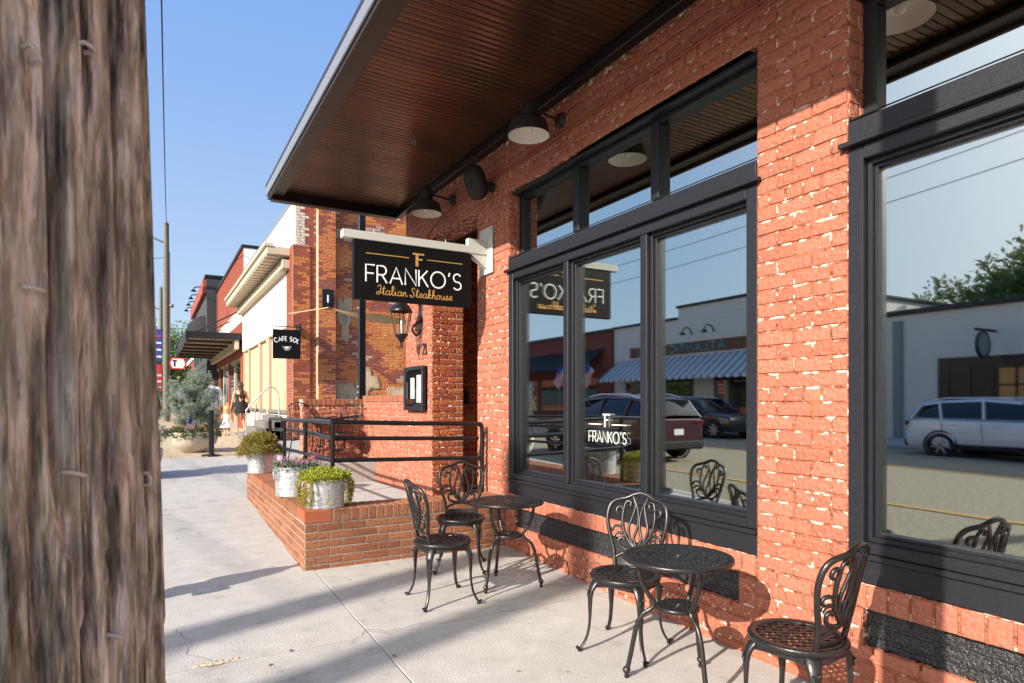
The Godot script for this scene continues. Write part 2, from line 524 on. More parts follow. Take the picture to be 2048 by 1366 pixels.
# lays courses on a wall rectangle; holes are Rect2 in wall coordinates. Adds entries to list.
func lay(list: Array, parent: Node, origin: Vector3, n: Vector3, w: float, h: float, course: float, blen: float, mats: Array, o := {}) -> void:
	var ux := UP.cross(n).normalized()
	var bs := Basis(ux, UP, n)
	var joint: float = o.get("joint", 0.011)
	var style: String = o.get("style", "worn")
	var holes: Array = o.get("holes", [])
	var r2 := RandomNumberGenerator.new()
	r2.seed = o.get("seed", 1)
	var out: float = o.get("out", 0.0)
	var pick = o.get("pick", null)
	var count := int(floor(h / course + 0.01))
	for c in count:
		var y0 := c * course
		var ym := y0 + course / 2.0
		# solid stretches of this course
		var cuts := [[0.0, w]]
		for hole: Rect2 in holes:
			if ym > hole.position.y and ym < hole.end.y:
				var nc := []
				for iv in cuts:
					if hole.end.x <= iv[0] or hole.position.x >= iv[1]:
						nc.append(iv)
						continue
					if hole.position.x > iv[0] + 0.02:
						nc.append([iv[0], hole.position.x])
					if hole.end.x < iv[1] - 0.02:
						nc.append([hole.end.x, iv[1]])
				cuts = nc
		var header: bool = o.get("headers", 0) > 0 and c % int(o.get("headers", 1)) == int(o.get("headers", 1)) - 1
		var bl := blen * 0.5 if header else blen
		var shift := (0.5 if c % 2 else 0.0) * bl + (0.25 * blen if header else 0.0)
		for iv in cuts:
			var x: float = iv[0]
			var k := floorf((iv[0] - shift) / bl)
			while x < iv[1] - 0.005:
				k += 1.0
				var e: float = minf(k * bl + shift, iv[1])
				if e - x < 0.045 and e < iv[1]:
					e = minf((k + 1.0) * bl + shift, iv[1])
					k += 1.0
				if iv[1] - e < 0.045:
					e = iv[1]
				var l := e - x - joint
				if l > 0.02:
					var cx := (x + e) / 2.0
					var uneven: float = o.get("uneven", 0.0015)
					var pos: Vector3 = origin + ux * cx + UP * ym + n * (out + r2.randf_range(-1, 1) * uneven)
					var m: Material = mats[r2.randi() % mats.size()]
					if pick != null:
						m = pick.call(cx, ym, r2, m)
					if m != null:
						var b2 := bs.rotated(n, r2.randf_range(-1, 1) * o.get("crooked", 0.004))
						list.append({"xf": Transform3D(b2, pos), "l": l, "h": course - joint, "m": m, "style": style, "v": r2.randi() % 3, "parent": parent})
				x = e

# upright bricks side by side (a rowlock course)
func rowlock(list: Array, parent: Node, origin: Vector3, n: Vector3, w: float, h: float, each: float, mats: Array, style := "worn", out := 0.0, sd := 3, joint := 0.01) -> void:
	var ux := UP.cross(n).normalized()
	var r2 := RandomNumberGenerator.new()
	r2.seed = sd
	var count := maxi(1, roundi(w / each))
	for k in count:
		var bs := Basis(UP, -ux, n).rotated(n, r2.randf_range(-1, 1) * 0.008)
		list.append({"xf": Transform3D(bs, origin + ux * ((k + 0.5) * w / count) + UP * h / 2 + n * (out + r2.randf_range(-1, 1) * 0.0015)), "l": h - 0.004, "h": w / count - joint, "m": mats[r2.randi() % mats.size()], "style": style, "v": r2.randi() % 3, "parent": parent})

# the 300 bricks that show largest become parts, the rest one part of the thing
func finish_bricks(list: Array, owner: Node, most := 300) -> void:
	for b in list:
		b["px"] = pixels(b.xf.origin, b.l)
	list.sort_custom(func(a, b): return a.px > b.px)
	var rest := {}
	for k in list.size():
		var b: Dictionary = list[k]
		var me := brick_mesh(b.l, b.h, b.style, b.v)
		if k < most and b.px >= 9.0:
			part("brick", me, b.m, b.parent, b.xf)
		else:
			if not rest.has(b.m):
				rest[b.m] = acc()
			var ar := me.surface_get_arrays(0)
			var q := acc()
			q.v = ar[Mesh.ARRAY_VERTEX]
			q.n = ar[Mesh.ARRAY_NORMAL]
			q.i = ar[Mesh.ARRAY_INDEX]
			rest[b.m].add(q, b.xf)
	if rest.size():
		var me := ArrayMesh.new()
		var at := 0
		var o := MeshInstance3D.new()
		for m in rest:
			rest[m].put_in(me)
			me.surface_set_material(at, m)
			at += 1
		o.mesh = me
		o.name = "brickwork"
		o.set_meta("kind", "stuff")
		owner.add_child(o, true)

# the bed of mortar behind the bricks, with the same holes
func mortar(parent: Node, origin: Vector3, n: Vector3, w: float, h: float, holes: Array, m: Material, thick := 0.25, back := 0.0) -> void:
	var ux := UP.cross(n).normalized()
	var bs := Basis(ux, UP, n)
	var ys := [0.0, h]
	for q: Rect2 in holes:
		for y in [q.position.y, q.end.y]:
			if y > 0.0 and y < h and not ys.has(y):
				ys.append(y)
	ys.sort()
	var a := acc()
	for k in ys.size() - 1:
		var ym: float = (ys[k] + ys[k + 1]) / 2.0
		var cuts := [[0.0, w]]
		for q: Rect2 in holes:
			if ym > q.position.y and ym < q.end.y:
				var nc := []
				for iv in cuts:
					if q.end.x <= iv[0] or q.position.x >= iv[1]:
						nc.append(iv)
						continue
					if q.position.x > iv[0]:
						nc.append([iv[0], q.position.x])
					if q.end.x < iv[1]:
						nc.append([q.end.x, iv[1]])
				cuts = nc
		for iv in cuts:
			var c: Vector3 = origin + ux * ((iv[0] + iv[1]) / 2.0) + UP * ym - n * (thick / 2.0 + back)
			a.box(c, Vector3(iv[1] - iv[0], ys[k + 1] - ys[k], thick), bs)
	part("mortar", a, m, parent)

# ------------------------------------------------------------------ lettering, drawn as strokes
func arc(cx: float, cy: float, rx: float, ry: float, a0: float, a1: float, k := 10) -> Array:
	var out := []
	for q in k + 1:
		var an := deg_to_rad(lerpf(a0, a1, float(q) / k))
		out.append(Vector2(cx + cos(an) * rx, cy + sin(an) * ry))
	return out

func glyph(ch: String) -> Array:   # [advance, strokes]
	var P := func(l): 
		var o := []
		for q in range(0, l.size(), 2):
			o.append(Vector2(l[q], l[q + 1]))
		return o
	match ch:
		"A": return [0.8, [P.call([0, 0, 0.4, 1, 0.8, 0]), P.call([0.14, 0.33, 0.66, 0.33])]]
		"C": return [0.85, [arc(0.48, 0.5, 0.48, 0.5, 45, 315, 16)]]
		"E": return [0.52, [P.call([0.52, 0, 0, 0, 0, 1, 0.52, 1]), P.call([0, 0.52, 0.46, 0.52])]]
		"F": return [0.52, [P.call([0, 0, 0, 1, 0.55, 1]), P.call([0, 0.5, 0.48, 0.5])]]
		"I": return [0.06, [P.call([0.03, 0, 0.03, 1])]]
		"K": return [0.62, [P.call([0, 0, 0, 1]), P.call([0.58, 1, 0, 0.4]), P.call([0.2, 0.6, 0.62, 0])]]
		"L": return [0.5, [P.call([0, 1, 0, 0, 0.5, 0])]]
		"M": return [0.85, [P.call([0, 0, 0, 1, 0.42, 0.35, 0.85, 1, 0.85, 0])]]
		"N": return [0.72, [P.call([0, 0, 0, 1, 0.72, 0, 0.72, 1])]]
		"O": return [1.0, [arc(0.5, 0.5, 0.5, 0.5, 0, 360, 24)]]
		"P": return [0.58, [P.call([0, 0, 0, 1, 0.3, 1]) + arc(0.3, 0.73, 0.27, 0.27, 90, -90) + P.call([0.3, 0.46, 0, 0.46])]]
		"R": return [0.62, [P.call([0, 0, 0, 1, 0.3, 1]) + arc(0.3, 0.73, 0.27, 0.27, 90, -90) + P.call([0.3, 0.46, 0, 0.46]), P.call([0.3, 0.46, 0.62, 0])]]
		"S": return [0.6, [arc(0.3, 0.74, 0.26, 0.26, 30, 270, 10) + arc(0.3, 0.25, 0.28, 0.25, 90, -150, 10)]]
		"T": return [0.66, [P.call([0.33, 0, 0.33, 1]), P.call([0, 1, 0.66, 1])]]
		"'": return [0.16, [P.call([0.12, 1.02, 0.05, 0.78])]]
		"1": return [0.32, [P.call([0, 0.8, 0.2, 1, 0.2, 0]), P.call([0.05, 0, 0.36, 0])]]
		"2": return [0.6, [arc(0.28, 0.73, 0.26, 0.27, 160, -30, 9) + P.call([0, 0, 0.58, 0])]]
		# handwriting
		"i": return [0.3, [P.call([0, 0.1, 0.12, 0.45, 0.1, 0.12, 0.17, 0, 0.3, 0.1]), P.call([0.17, 0.66, 0.19, 0.7])]]
		"t": return [0.34, [P.call([0, 0.1, 0.14, 0.5, 0.22, 0.92, 0.13, 0.2, 0.2, 0, 0.34, 0.1]), P.call([-0.02, 0.62, 0.36, 0.68])]]
		"a": return [0.56, [P.call([0.44, 0.4, 0.28, 0.48, 0.08, 0.36, 0.04, 0.16, 0.14, 0, 0.3, 0.08, 0.43, 0.3, 0.45, 0.46, 0.4, 0.15, 0.46, 0, 0.56, 0.1])]]
		"l": return [0.34, [P.call([0, 0.1, 0.2, 0.45, 0.3, 0.88, 0.22, 1, 0.14, 0.85, 0.1, 0.4, 0.13, 0.08, 0.22, 0, 0.34, 0.1])]]
		"n": return [0.5, [P.call([0, 0.1, 0.06, 0.44, 0.05, 0, 0.1, 0.28, 0.24, 0.46, 0.33, 0.38, 0.32, 0.1, 0.39, 0, 0.5, 0.1])]]
		"e": return [0.38, [P.call([0, 0.1, 0.22, 0.2, 0.32, 0.36, 0.22, 0.47, 0.08, 0.35, 0.07, 0.13, 0.18, 0, 0.38, 0.1])]]
		"k": return [0.44, [P.call([0, 0.1, 0.2, 0.55, 0.25, 0.95, 0.14, 0.9, 0.08, 0.4, 0.06, 0]), P.call([0.07, 0.2, 0.28, 0.45, 0.33, 0.36, 0.13, 0.24, 0.28, 0.02, 0.44, 0.1])]]
		"h": return [0.5, [P.call([0, 0.1, 0.2, 0.55, 0.25, 0.95, 0.14, 0.9, 0.08, 0.4, 0.05, 0, 0.12, 0.3, 0.26, 0.46, 0.34, 0.37, 0.33, 0.1, 0.4, 0, 0.5, 0.1])]]
		"o": return [0.5, [P.call([0.28, 0.46, 0.1, 0.38, 0.05, 0.16, 0.17, 0, 0.34, 0.1, 0.38, 0.32, 0.26, 0.46, 0.38, 0.4, 0.5, 0.44])]]
		"u": return [0.52, [P.call([0, 0.4, 0.04, 0.12, 0.13, 0, 0.28, 0.1, 0.36, 0.45, 0.35, 0.1, 0.42, 0, 0.52, 0.1])]]
		"s": return [0.4, [P.call([0, 0.1, 0.2, 0.5, 0.2, 0.38, 0.3, 0.16, 0.2, 0, 0.06, 0.06, 0.24, 0.03, 0.4, 0.1])]]
		"J": return [0.5, [P.call([0.04, 0.78, 0.24, 1, 0.4, 0.86, 0.3, 0.25, 0.1, 0, -0.06, 0.14, 0.12, 0.3, 0.42, 0.12])]]   # a handwritten capital I
		"Z": return [0.56, [P.call([0.5, 0.84, 0.34, 1, 0.17, 0.84, 0.24, 0.6, 0.4, 0.34, 0.28, 0.05, 0.04, 0, -0.06, 0.16, 0.14, 0.22])]]   # a handwritten capital S
	return [0.3, []]

# writes text as one mesh per letter under parent; frame: origin at the left end of the base line, x along, y up, z out
func write_text(text: String, height: float, stroke: float, gap: float, frame: Transform3D, m: Material, parent: Node, script := false, width := 0.0, curve := 0.0) -> void:
	var total := 0.0
	for ch in text:
		total += (glyph(ch)[0] + gap) * height
	total -= gap * height
	var sx := width / total if width > 0.0 else 1.0
	var x := 0.0
	for ch in text:
		var g := glyph(ch)
		var a := acc()
		for s in g[1]:
			var pts := []
			for p in (smooth(s, 4) if script else s):
				pts.append(Vector3(p.x * height * sx, p.y * height, 0))
			a.tube(pts, [stroke / 2], 6, 1.0, Vector3.BACK)
		if g[1].size():
			var mid: float = (x + g[0] * height / 2) / total - 0.5
			var xf := Transform3D(Basis.from_scale(Vector3(1, 1, 0.3)), Vector3(x * sx, 0, 0))
			if curve > 0.0:
				xf = Transform3D(Basis(Vector3.BACK, -mid * curve * 2.2) * Basis.from_scale(Vector3(1, 1, 0.3)), Vector3(x * sx, -mid * mid * curve * width * 1.2 + (g[0] * height * sx / 2) * mid * curve * 1.4, 0))
			part("letter", a, m, parent, frame * xf)
		x += (g[0] + gap) * height

# ------------------------------------------------------------------ scene
func _ready() -> void:
	rng.seed = 7
	light_and_camera()
	make_materials()
	street_and_pavement()
	restaurant()
	ramp_wall()
	courtyard()
	cafe_building()
	far_buildings()
	across_the_street()
	fittings()
	bistro_sets()
	planters()
	street_things()
	people()

func light_and_camera() -> void:
	var cam := Camera3D.new()
	cam.name = "camera"
	add_child(cam)
	cam.position = EYE
	cam.rotation_degrees = Vector3(0, -TURN, 0)
	var at := CameraAttributesPhysical.new()
	at.frustum_near = 0.05
	at.frustum_far = 600.0
	at.frustum_focal_length = 22.0
	at.frustum_focus_distance = 5.5
	at.exposure_aperture = 20.0
	cam.attributes = at
	cam.projection = Camera3D.PROJECTION_FRUSTUM
	cam.near = 0.05
	cam.far = 600.0
	cam.size = 1366.0 / FOCAL * 0.05
	cam.frustum_offset = Vector2(0, 122.0 / FOCAL * 0.05)
	var we := WorldEnvironment.new()
	we.name = "world_environment"
	var e := Environment.new()
	e.background_mode = Environment.BG_SKY
	var sky := ProceduralSkyMaterial.new()
	sky.sky_top_color = lin(0.07, 0.17, 0.42)
	sky.sky_horizon_color = lin(0.33, 0.41, 0.47)
	sky.sky_curve = 0.26
	sky.ground_bottom_color = lin(0.14, 0.12, 0.1)
	sky.ground_horizon_color = lin(0.25, 0.25, 0.24)
	e.sky = Sky.new()
	e.sky.sky_material = sky
	e.tonemap_mode = Environment.TONE_MAPPER_LINEAR
	e.tonemap_exposure = 2.08
	e.sdfgi_enabled = true
	e.ssao_enabled = true
	e.ssil_enabled = true
	we.environment = e
	add_child(we)
	var sun := DirectionalLight3D.new()
	sun.name = "sun"
	add_child(sun)
	sun.look_at_from_position(Vector3.ZERO, Vector3(1, -0.56, -0.34))
	sun.light_energy = 1.3
	sun.light_color = Color(1.0, 0.955, 0.9)
	sun.light_angular_distance = 0.5
	sun.shadow_enabled = true
	sky.sun_angle_max = 75.0
	sky.sun_curve = 0.62

# ------------------------------------------------------------------ ground
func slab(x0: float, x1: float, s0: float, s1: float, m: Material, parent: Node) -> void:
	# one concrete slab, joints of 12 mm to its neighbours, top following the slope
	var g := 0.003
	var xs := [x0 + g, x0 + g + 0.005]
	var kx := maxi(2, int((x1 - x0) / 0.5))
	for k in range(1, kx):
		xs.append(lerpf(x0, x1, float(k) / kx))
	xs.append_array([x1 - g - 0.005, x1 - g])
	var ss := [s0 + g, s0 + g + 0.005]
	var ks := maxi(2, int((s1 - s0) / 0.4))
	for k in range(1, ks):
		ss.append(lerpf(s0, s1, float(k) / ks))
	for q in KNOTS:
		if q[0] > s0 + 0.02 and q[0] < s1 - 0.02:
			ss.append(q[0])
	ss.append_array([s1 - g - 0.005, s1 - g])
	ss.sort()
	var dy := rng.randf_range(-0.001, 0.003)
	var rows := []
	for j in range(-1, ss.size() + 1):
		var row := []
		for q in range(-1, xs.size() + 1):
			var x: float = xs[clampi(q, 0, xs.size() - 1)]
			var s: float = ss[clampi(j, 0, ss.size() - 1)]
			var edge := q <= 0 or j <= 0 or q >= xs.size() - 1 or j >= ss.size() - 1
			var deep := q < 0 or j < 0 or q >= xs.size() or j >= ss.size()
			var w := 0.0025 * sin(s * 37.0 + x * 11.0) * float(edge)
			row.append(Vector3(x + w, gy(s) + dy - (0.0025 if edge else 0.0) - (0.07 if deep else 0.0), -s + w))
		rows.append(row)
	part("slab", acc().grid(rows, UP), m, parent)

# hairline cracks, a crumbled patch and litter on the slabs
func pavement_wear() -> void:
	var r2 := RandomNumberGenerator.new()
	r2.seed = 12
	var lines := [[Vector2(0.12, 4.45), Vector2(0.2, 4.2), Vector2(0.17, 4.0), Vector2(0.3, 3.82)], [Vector2(1.16, 3.9), Vector2(1.28, 3.8), Vector2(1.5, 3.83), Vector2(1.62, 3.79)], [Vector2(1.02, 3.72), Vector2(1.16, 3.88), Vector2(1.3, 3.7)], [Vector2(0.55, 7.1), Vector2(0.9, 6.9), Vector2(1.08, 6.95)]]
	for l in lines:
		var rows := []
		var pts := []
		for k in l.size() - 1:
			for q in 6:
				pts.append(l[k].lerp(l[k + 1], q / 6.0) + Vector2(r2.randf_range(-1, 1), r2.randf_range(-1, 1)) * 0.012)
		for k in pts.size():
			var p: Vector2 = pts[k]
			var d: Vector2 = (pts[mini(k + 1, pts.size() - 1)] - pts[maxi(k - 1, 0)]).normalized().orthogonal() * r2.randf_range(0.0006, 0.0017)
			rows.append([Vector3(p.x + d.x, gy(p.y) + 0.004, -p.y - d.y), Vector3(p.x - d.x, gy(p.y) + 0.004, -p.y + d.y)])
		setting("pavement_crack", acc().grid(rows, UP), M.dirt_crack)
	var ring := [[], []]
	for k in 20:
		var an := TAU * k / 20
		var r := r2.randf_range(0.8, 1.15)
		ring[0].append(Vector3(0.3 + cos(an) * 0.13 * r, gy(3.8) + 0.0035, -3.81 + sin(an) * 0.035 * r))
		ring[1].append(Vector3(0.3 + cos(an) * 0.1 * r, gy(3.8) + 0.008, -3.81 + sin(an) * 0.018 * r))
	ring.append([])
	for k in 20:
		ring[2].append(Vector3(0.3, gy(3.8) + 0.009, -3.81))
	setting("pavement_patch", acc().grid(ring, UP, Vector3.ZERO, true), M.spall)
	var lf := acc()
	for k in 90:
		var x := r2.randf_range(-0.4, 2.9)
		var s := r2.randf_range(2.0, 12.0)
		if s > 5.3 and x > 1.0:
			continue
		var o := Vector3(x, gy(s) + 0.005, -s)
		var d := Vector3(cos(k * 2.4), 0.1, sin(k * 2.4)) * r2.randf_range(0.008, 0.022)
		var e := Vector3(-d.z, 0.1 * d.x, d.x) * 0.45
		lf.quad(o - d, o + e + UP * 0.003, o + d, o - e, UP)
	setting("leaf_litter", lf, M.dry_leaf, "stuff")

func street_and_pavement() -> void:
	pavement_wear()
	# pavement slabs on a bed that shows in the joints
	var bed := acc()
	var rows := []
	for q in KNOTS:
		rows.append([Vector3(-0.8, q[1] - 0.0065, -q[0]), Vector3(FX + 0.1, q[1] - 0.0065, -q[0])])
	bed.grid(rows, UP)
	var walk := setting("sidewalk", bed, M.joint_dirt)
	var s0 := -6.54
	while s0 < 60.0:
		var s1 := s0 + 1.72
		if s0 > 40:
			s1 = s0 + 6.0
		var tan_band := s0 > 12.0 and s0 < 14.0
		for c in [[-0.62, 1.16], [1.16, FX + 0.02]]:
			slab(c[0], c[1], s0, s1, M.concrete_tan if s0 > 13.9 else (M.concrete if rng.randf() < 0.5 else M.concrete_b), walk)
		s0 = s1
	# kerb stones and road
	var kerb := acc()
	rows = []
	var road_rows := []
	for s in [-60.0, -9.0, 0.0, 2.4, 4.2, 5.2, 7.2, 8.8, 11.0, 14.5, 21.0, 36.0, 160.0]:
		rows.append([Vector3(-0.64, gy(s) + 0.001, -s), Vector3(-0.78, gy(s) + 0.001, -s), Vector3(-0.8, gy(s) - 0.02, -s), Vector3(-0.8, ry(s) - 0.1, -s)])
		var r := []
		for x in [-0.6, -3.0, -5.5, -8.0, -11.0, -14.4]:
			r.append(Vector3(x, ry(s) + 0.06 * (1.0 - absf(x + 7.5) / 7.0), -s))
		road_rows.append(r)
	kerb.grid(rows, UP)
	setting("kerb", kerb, M.concrete_b)
	setting("road", acc().grid(road_rows, UP), M.asphalt)
	for x in [-3.5, -3.72, -8.5, -8.72]:
		var l := []
		for s in [-40.0, -9.0, 0.0, 2.4, 4.2, 5.2, 7.2, 8.8, 11.0, 14.5, 21.0, 36.0, 120.0]:
			var y: float = ry(s) + 0.06 * (1.0 - absf(x + 7.5) / 7.0) + 0.012
			l.append([Vector3(x, y, -s), Vector3(x + 0.1, y, -s)])
		if x == -3.5 or x == -8.5:
			setting("road_marking", acc().grid(l, UP), M.yellow_line)
	var far_walk := []
	for s in [-60.0, -9.0, 0.0, 5.2, 8.8, 14.5, 21.0, 36.0, 160.0]:
		far_walk.append([Vector3(-14.3, ry(s) - 0.1, -s), Vector3(-14.3, ry(s) + 0.13, -s), Vector3(-14.45, ry(s) + 0.14, -s), Vector3(-17.1, ry(s) + 0.16, -s)])
	setting("far_sidewalk", acc().grid(far_walk, UP), M.concrete)
	# the land all round, to the horizon
	var land := []
	for z in [60.0, 0.0, -160.0, -400.0]:
		land.append([Vector3(-300, -0.45 if z > -100 else 0.2, z), Vector3(300, -0.45 if z > -100 else 0.2, z)])
	setting("ground", acc().grid(land, UP), M.concrete_tan)

# ------------------------------------------------------------------ the restaurant
# a shop window in the front: s0 < s1 along the street, jamb, mullions, sashes, panes, transom lights above
func shop_window(parent: Node, s0: float, s1: float, panes: int) -> void:
	var w := Node3D.new()
	w.name = "window"
	parent.add_child(w, true)
	var f: Material = M.dark_frame
	var lo := 0.70
	var hi := 2.69
	# sill panel and its lip
	part("sill_panel", bb(Vector3(FX - 0.004, 0.585, -s0 - 0.002), Vector3(FX + 0.12, 0.70, -s1 + 0.002), 0.004), f, w)
	part("sill_lip", bb(Vector3(FX - 0.02, 0.70, -s0 - 0.002), Vector3(FX + 0.12, 0.728, -s1 + 0.002), 0.004), f, w)
	# outer frame
	for s in [s0, s1]:
		var q: float = s + 0.075 * (1.0 if s == s0 else -1.0)
		part("jamb", bb(Vector3(FX - 0.006, lo + 0.03, -s), Vector3(FX + 0.13, hi, -q), 0.004), f, w)
	part("head", bb(Vector3(FX - 0.008, hi - 0.07, -s0 - 0.077), Vector3(FX + 0.13, hi, -s1 + 0.077), 0.004), f, w)
	part("foot_rail", bb(Vector3(FX - 0.008, lo + 0.03, -s0 - 0.077), Vector3(FX + 0.13, lo + 0.08, -s1 + 0.077), 0.004), f, w)
	# drip cap, fascia and sloping ledge up to the transom
	part("drip_cap", bb(Vector3(FX - 0.045, hi + 0.002, -s0 + 0.03), Vector3(FX + 0.1, hi + 0.026, -s1 - 0.03), 0.003), f, w)
	part("fascia", bb(Vector3(FX - 0.012, hi + 0.028, -s0 - 0.002), Vector3(FX + 0.12, hi + 0.13, -s1 + 0.002), 0.005), f, w)
	var ledge := acc()
	ledge.grid([[Vector3(FX - 0.01, hi + 0.135, -s0), Vector3(FX - 0.01, hi + 0.135, -s1)], [Vector3(FX + 0.005, hi + 0.15, -s0), Vector3(FX + 0.005, hi + 0.15, -s1)], [Vector3(FX + 0.14, hi + 0.205, -s0), Vector3(FX + 0.14, hi + 0.205, -s1)]], Vector3(-1, 1, 0))
	part("ledge", ledge, f, w)
	var step := (s1 - s0) / panes
	for k in panes:
		var a := s0 + k * step + (0.077 if k == 0 else 0.034)
		var b := s0 + (k + 1) * step - (0.077 if k == panes - 1 else 0.034)
		if k > 0:
			part("mullion", bb(Vector3(FX - 0.003, lo + 0.081, -(s0 + k * step) + 0.033), Vector3(FX + 0.13, hi - 0.071, -(s0 + k * step) - 0.033), 0.004), f, w)
		# sash stops stepping back to the glass
		for st in [[0.0, 0.022, 0.03], [0.022, 0.038, 0.052]]:
			var e0: float = st[0]
			var e1: float = st[1]
			var sm: Material = f
			var y0 := lo + 0.081
			var y1 := hi - 0.071
			part("sash", bb(Vector3(FX + st[2], y0 + e0, -a - e0), Vector3(FX + 0.12, y1 - e0, -a - e1), 0.002), sm, w)
			part("sash", bb(Vector3(FX + st[2], y0 + e0, -b + e0), Vector3(FX + 0.12, y1 - e0, -b + e1), 0.002), sm, w)
			part("sash", bb(Vector3(FX + st[2], y0 + e0, -a - e1), Vector3(FX + 0.12, y0 + e1, -b + e1), 0.002), sm, w)
			part("sash", bb(Vector3(FX + st[2], y1 - e0, -a - e1), Vector3(FX + 0.12, y1 - e1, -b + e1), 0.002), sm, w)
		# outer pane, and the coated inner pane of the sealed unit, a hair out of parallel
		var c := Vector3(FX + 0.075, (lo + hi) / 2, -(a + b) / 2)
		part("pane", bx(Vector3.ZERO, Vector3(0.004, hi - lo - 0.2, b - a - 0.06)), M.glass, w, Transform3D(Basis(UP, 0.0), c))
		part("pane", bx(Vector3.ZERO, Vector3(0.004, hi - lo - 0.2, b - a - 0.06)), M.mirror_glass, w, Transform3D(Basis(UP, 0.0016).rotated(Vector3.BACK, 0.001), c + Vector3(0.016, 0, 0)))
	# transom lights, set back
	var tx := FX + 0.13
	var t0 := hi + 0.205
	part("head", bb(Vector3(tx - 0.02, 3.41, -s0), Vector3(tx + 0.1, 3.468, -s1), 0.004), f, w)
	part("head", bb(Vector3(tx - 0.09, 3.44, -s0 - 0.001), Vector3(tx - 0.021, 3.469, -s1 + 0.001), 0.004), f, w)
	for s in [s0, s1]:
		var q: float = s + 0.07 * (1.0 if s == s0 else -1.0)
		part("jamb", bb(Vector3(tx - 0.018, t0 - 0.02, -s), Vector3(tx + 0.1, 3.409, -q), 0.004), f, w)
	for k in range(1, panes):
		part("mullion", bb(Vector3(tx - 0.03, t0 - 0.015, -(s0 + k * step) + 0.04), Vector3(tx + 0.1, 3.409, -(s0 + k * step) - 0.04), 0.004), f, w)
	for k in panes:
		part("pane", bx(Vector3(tx + 0.03, (t0 + 3.41) / 2, -(s0 + (k + 0.5) * step)), Vector3(0.005, 3.41 - t0, step - 0.08)), M.mirror_glass, w)

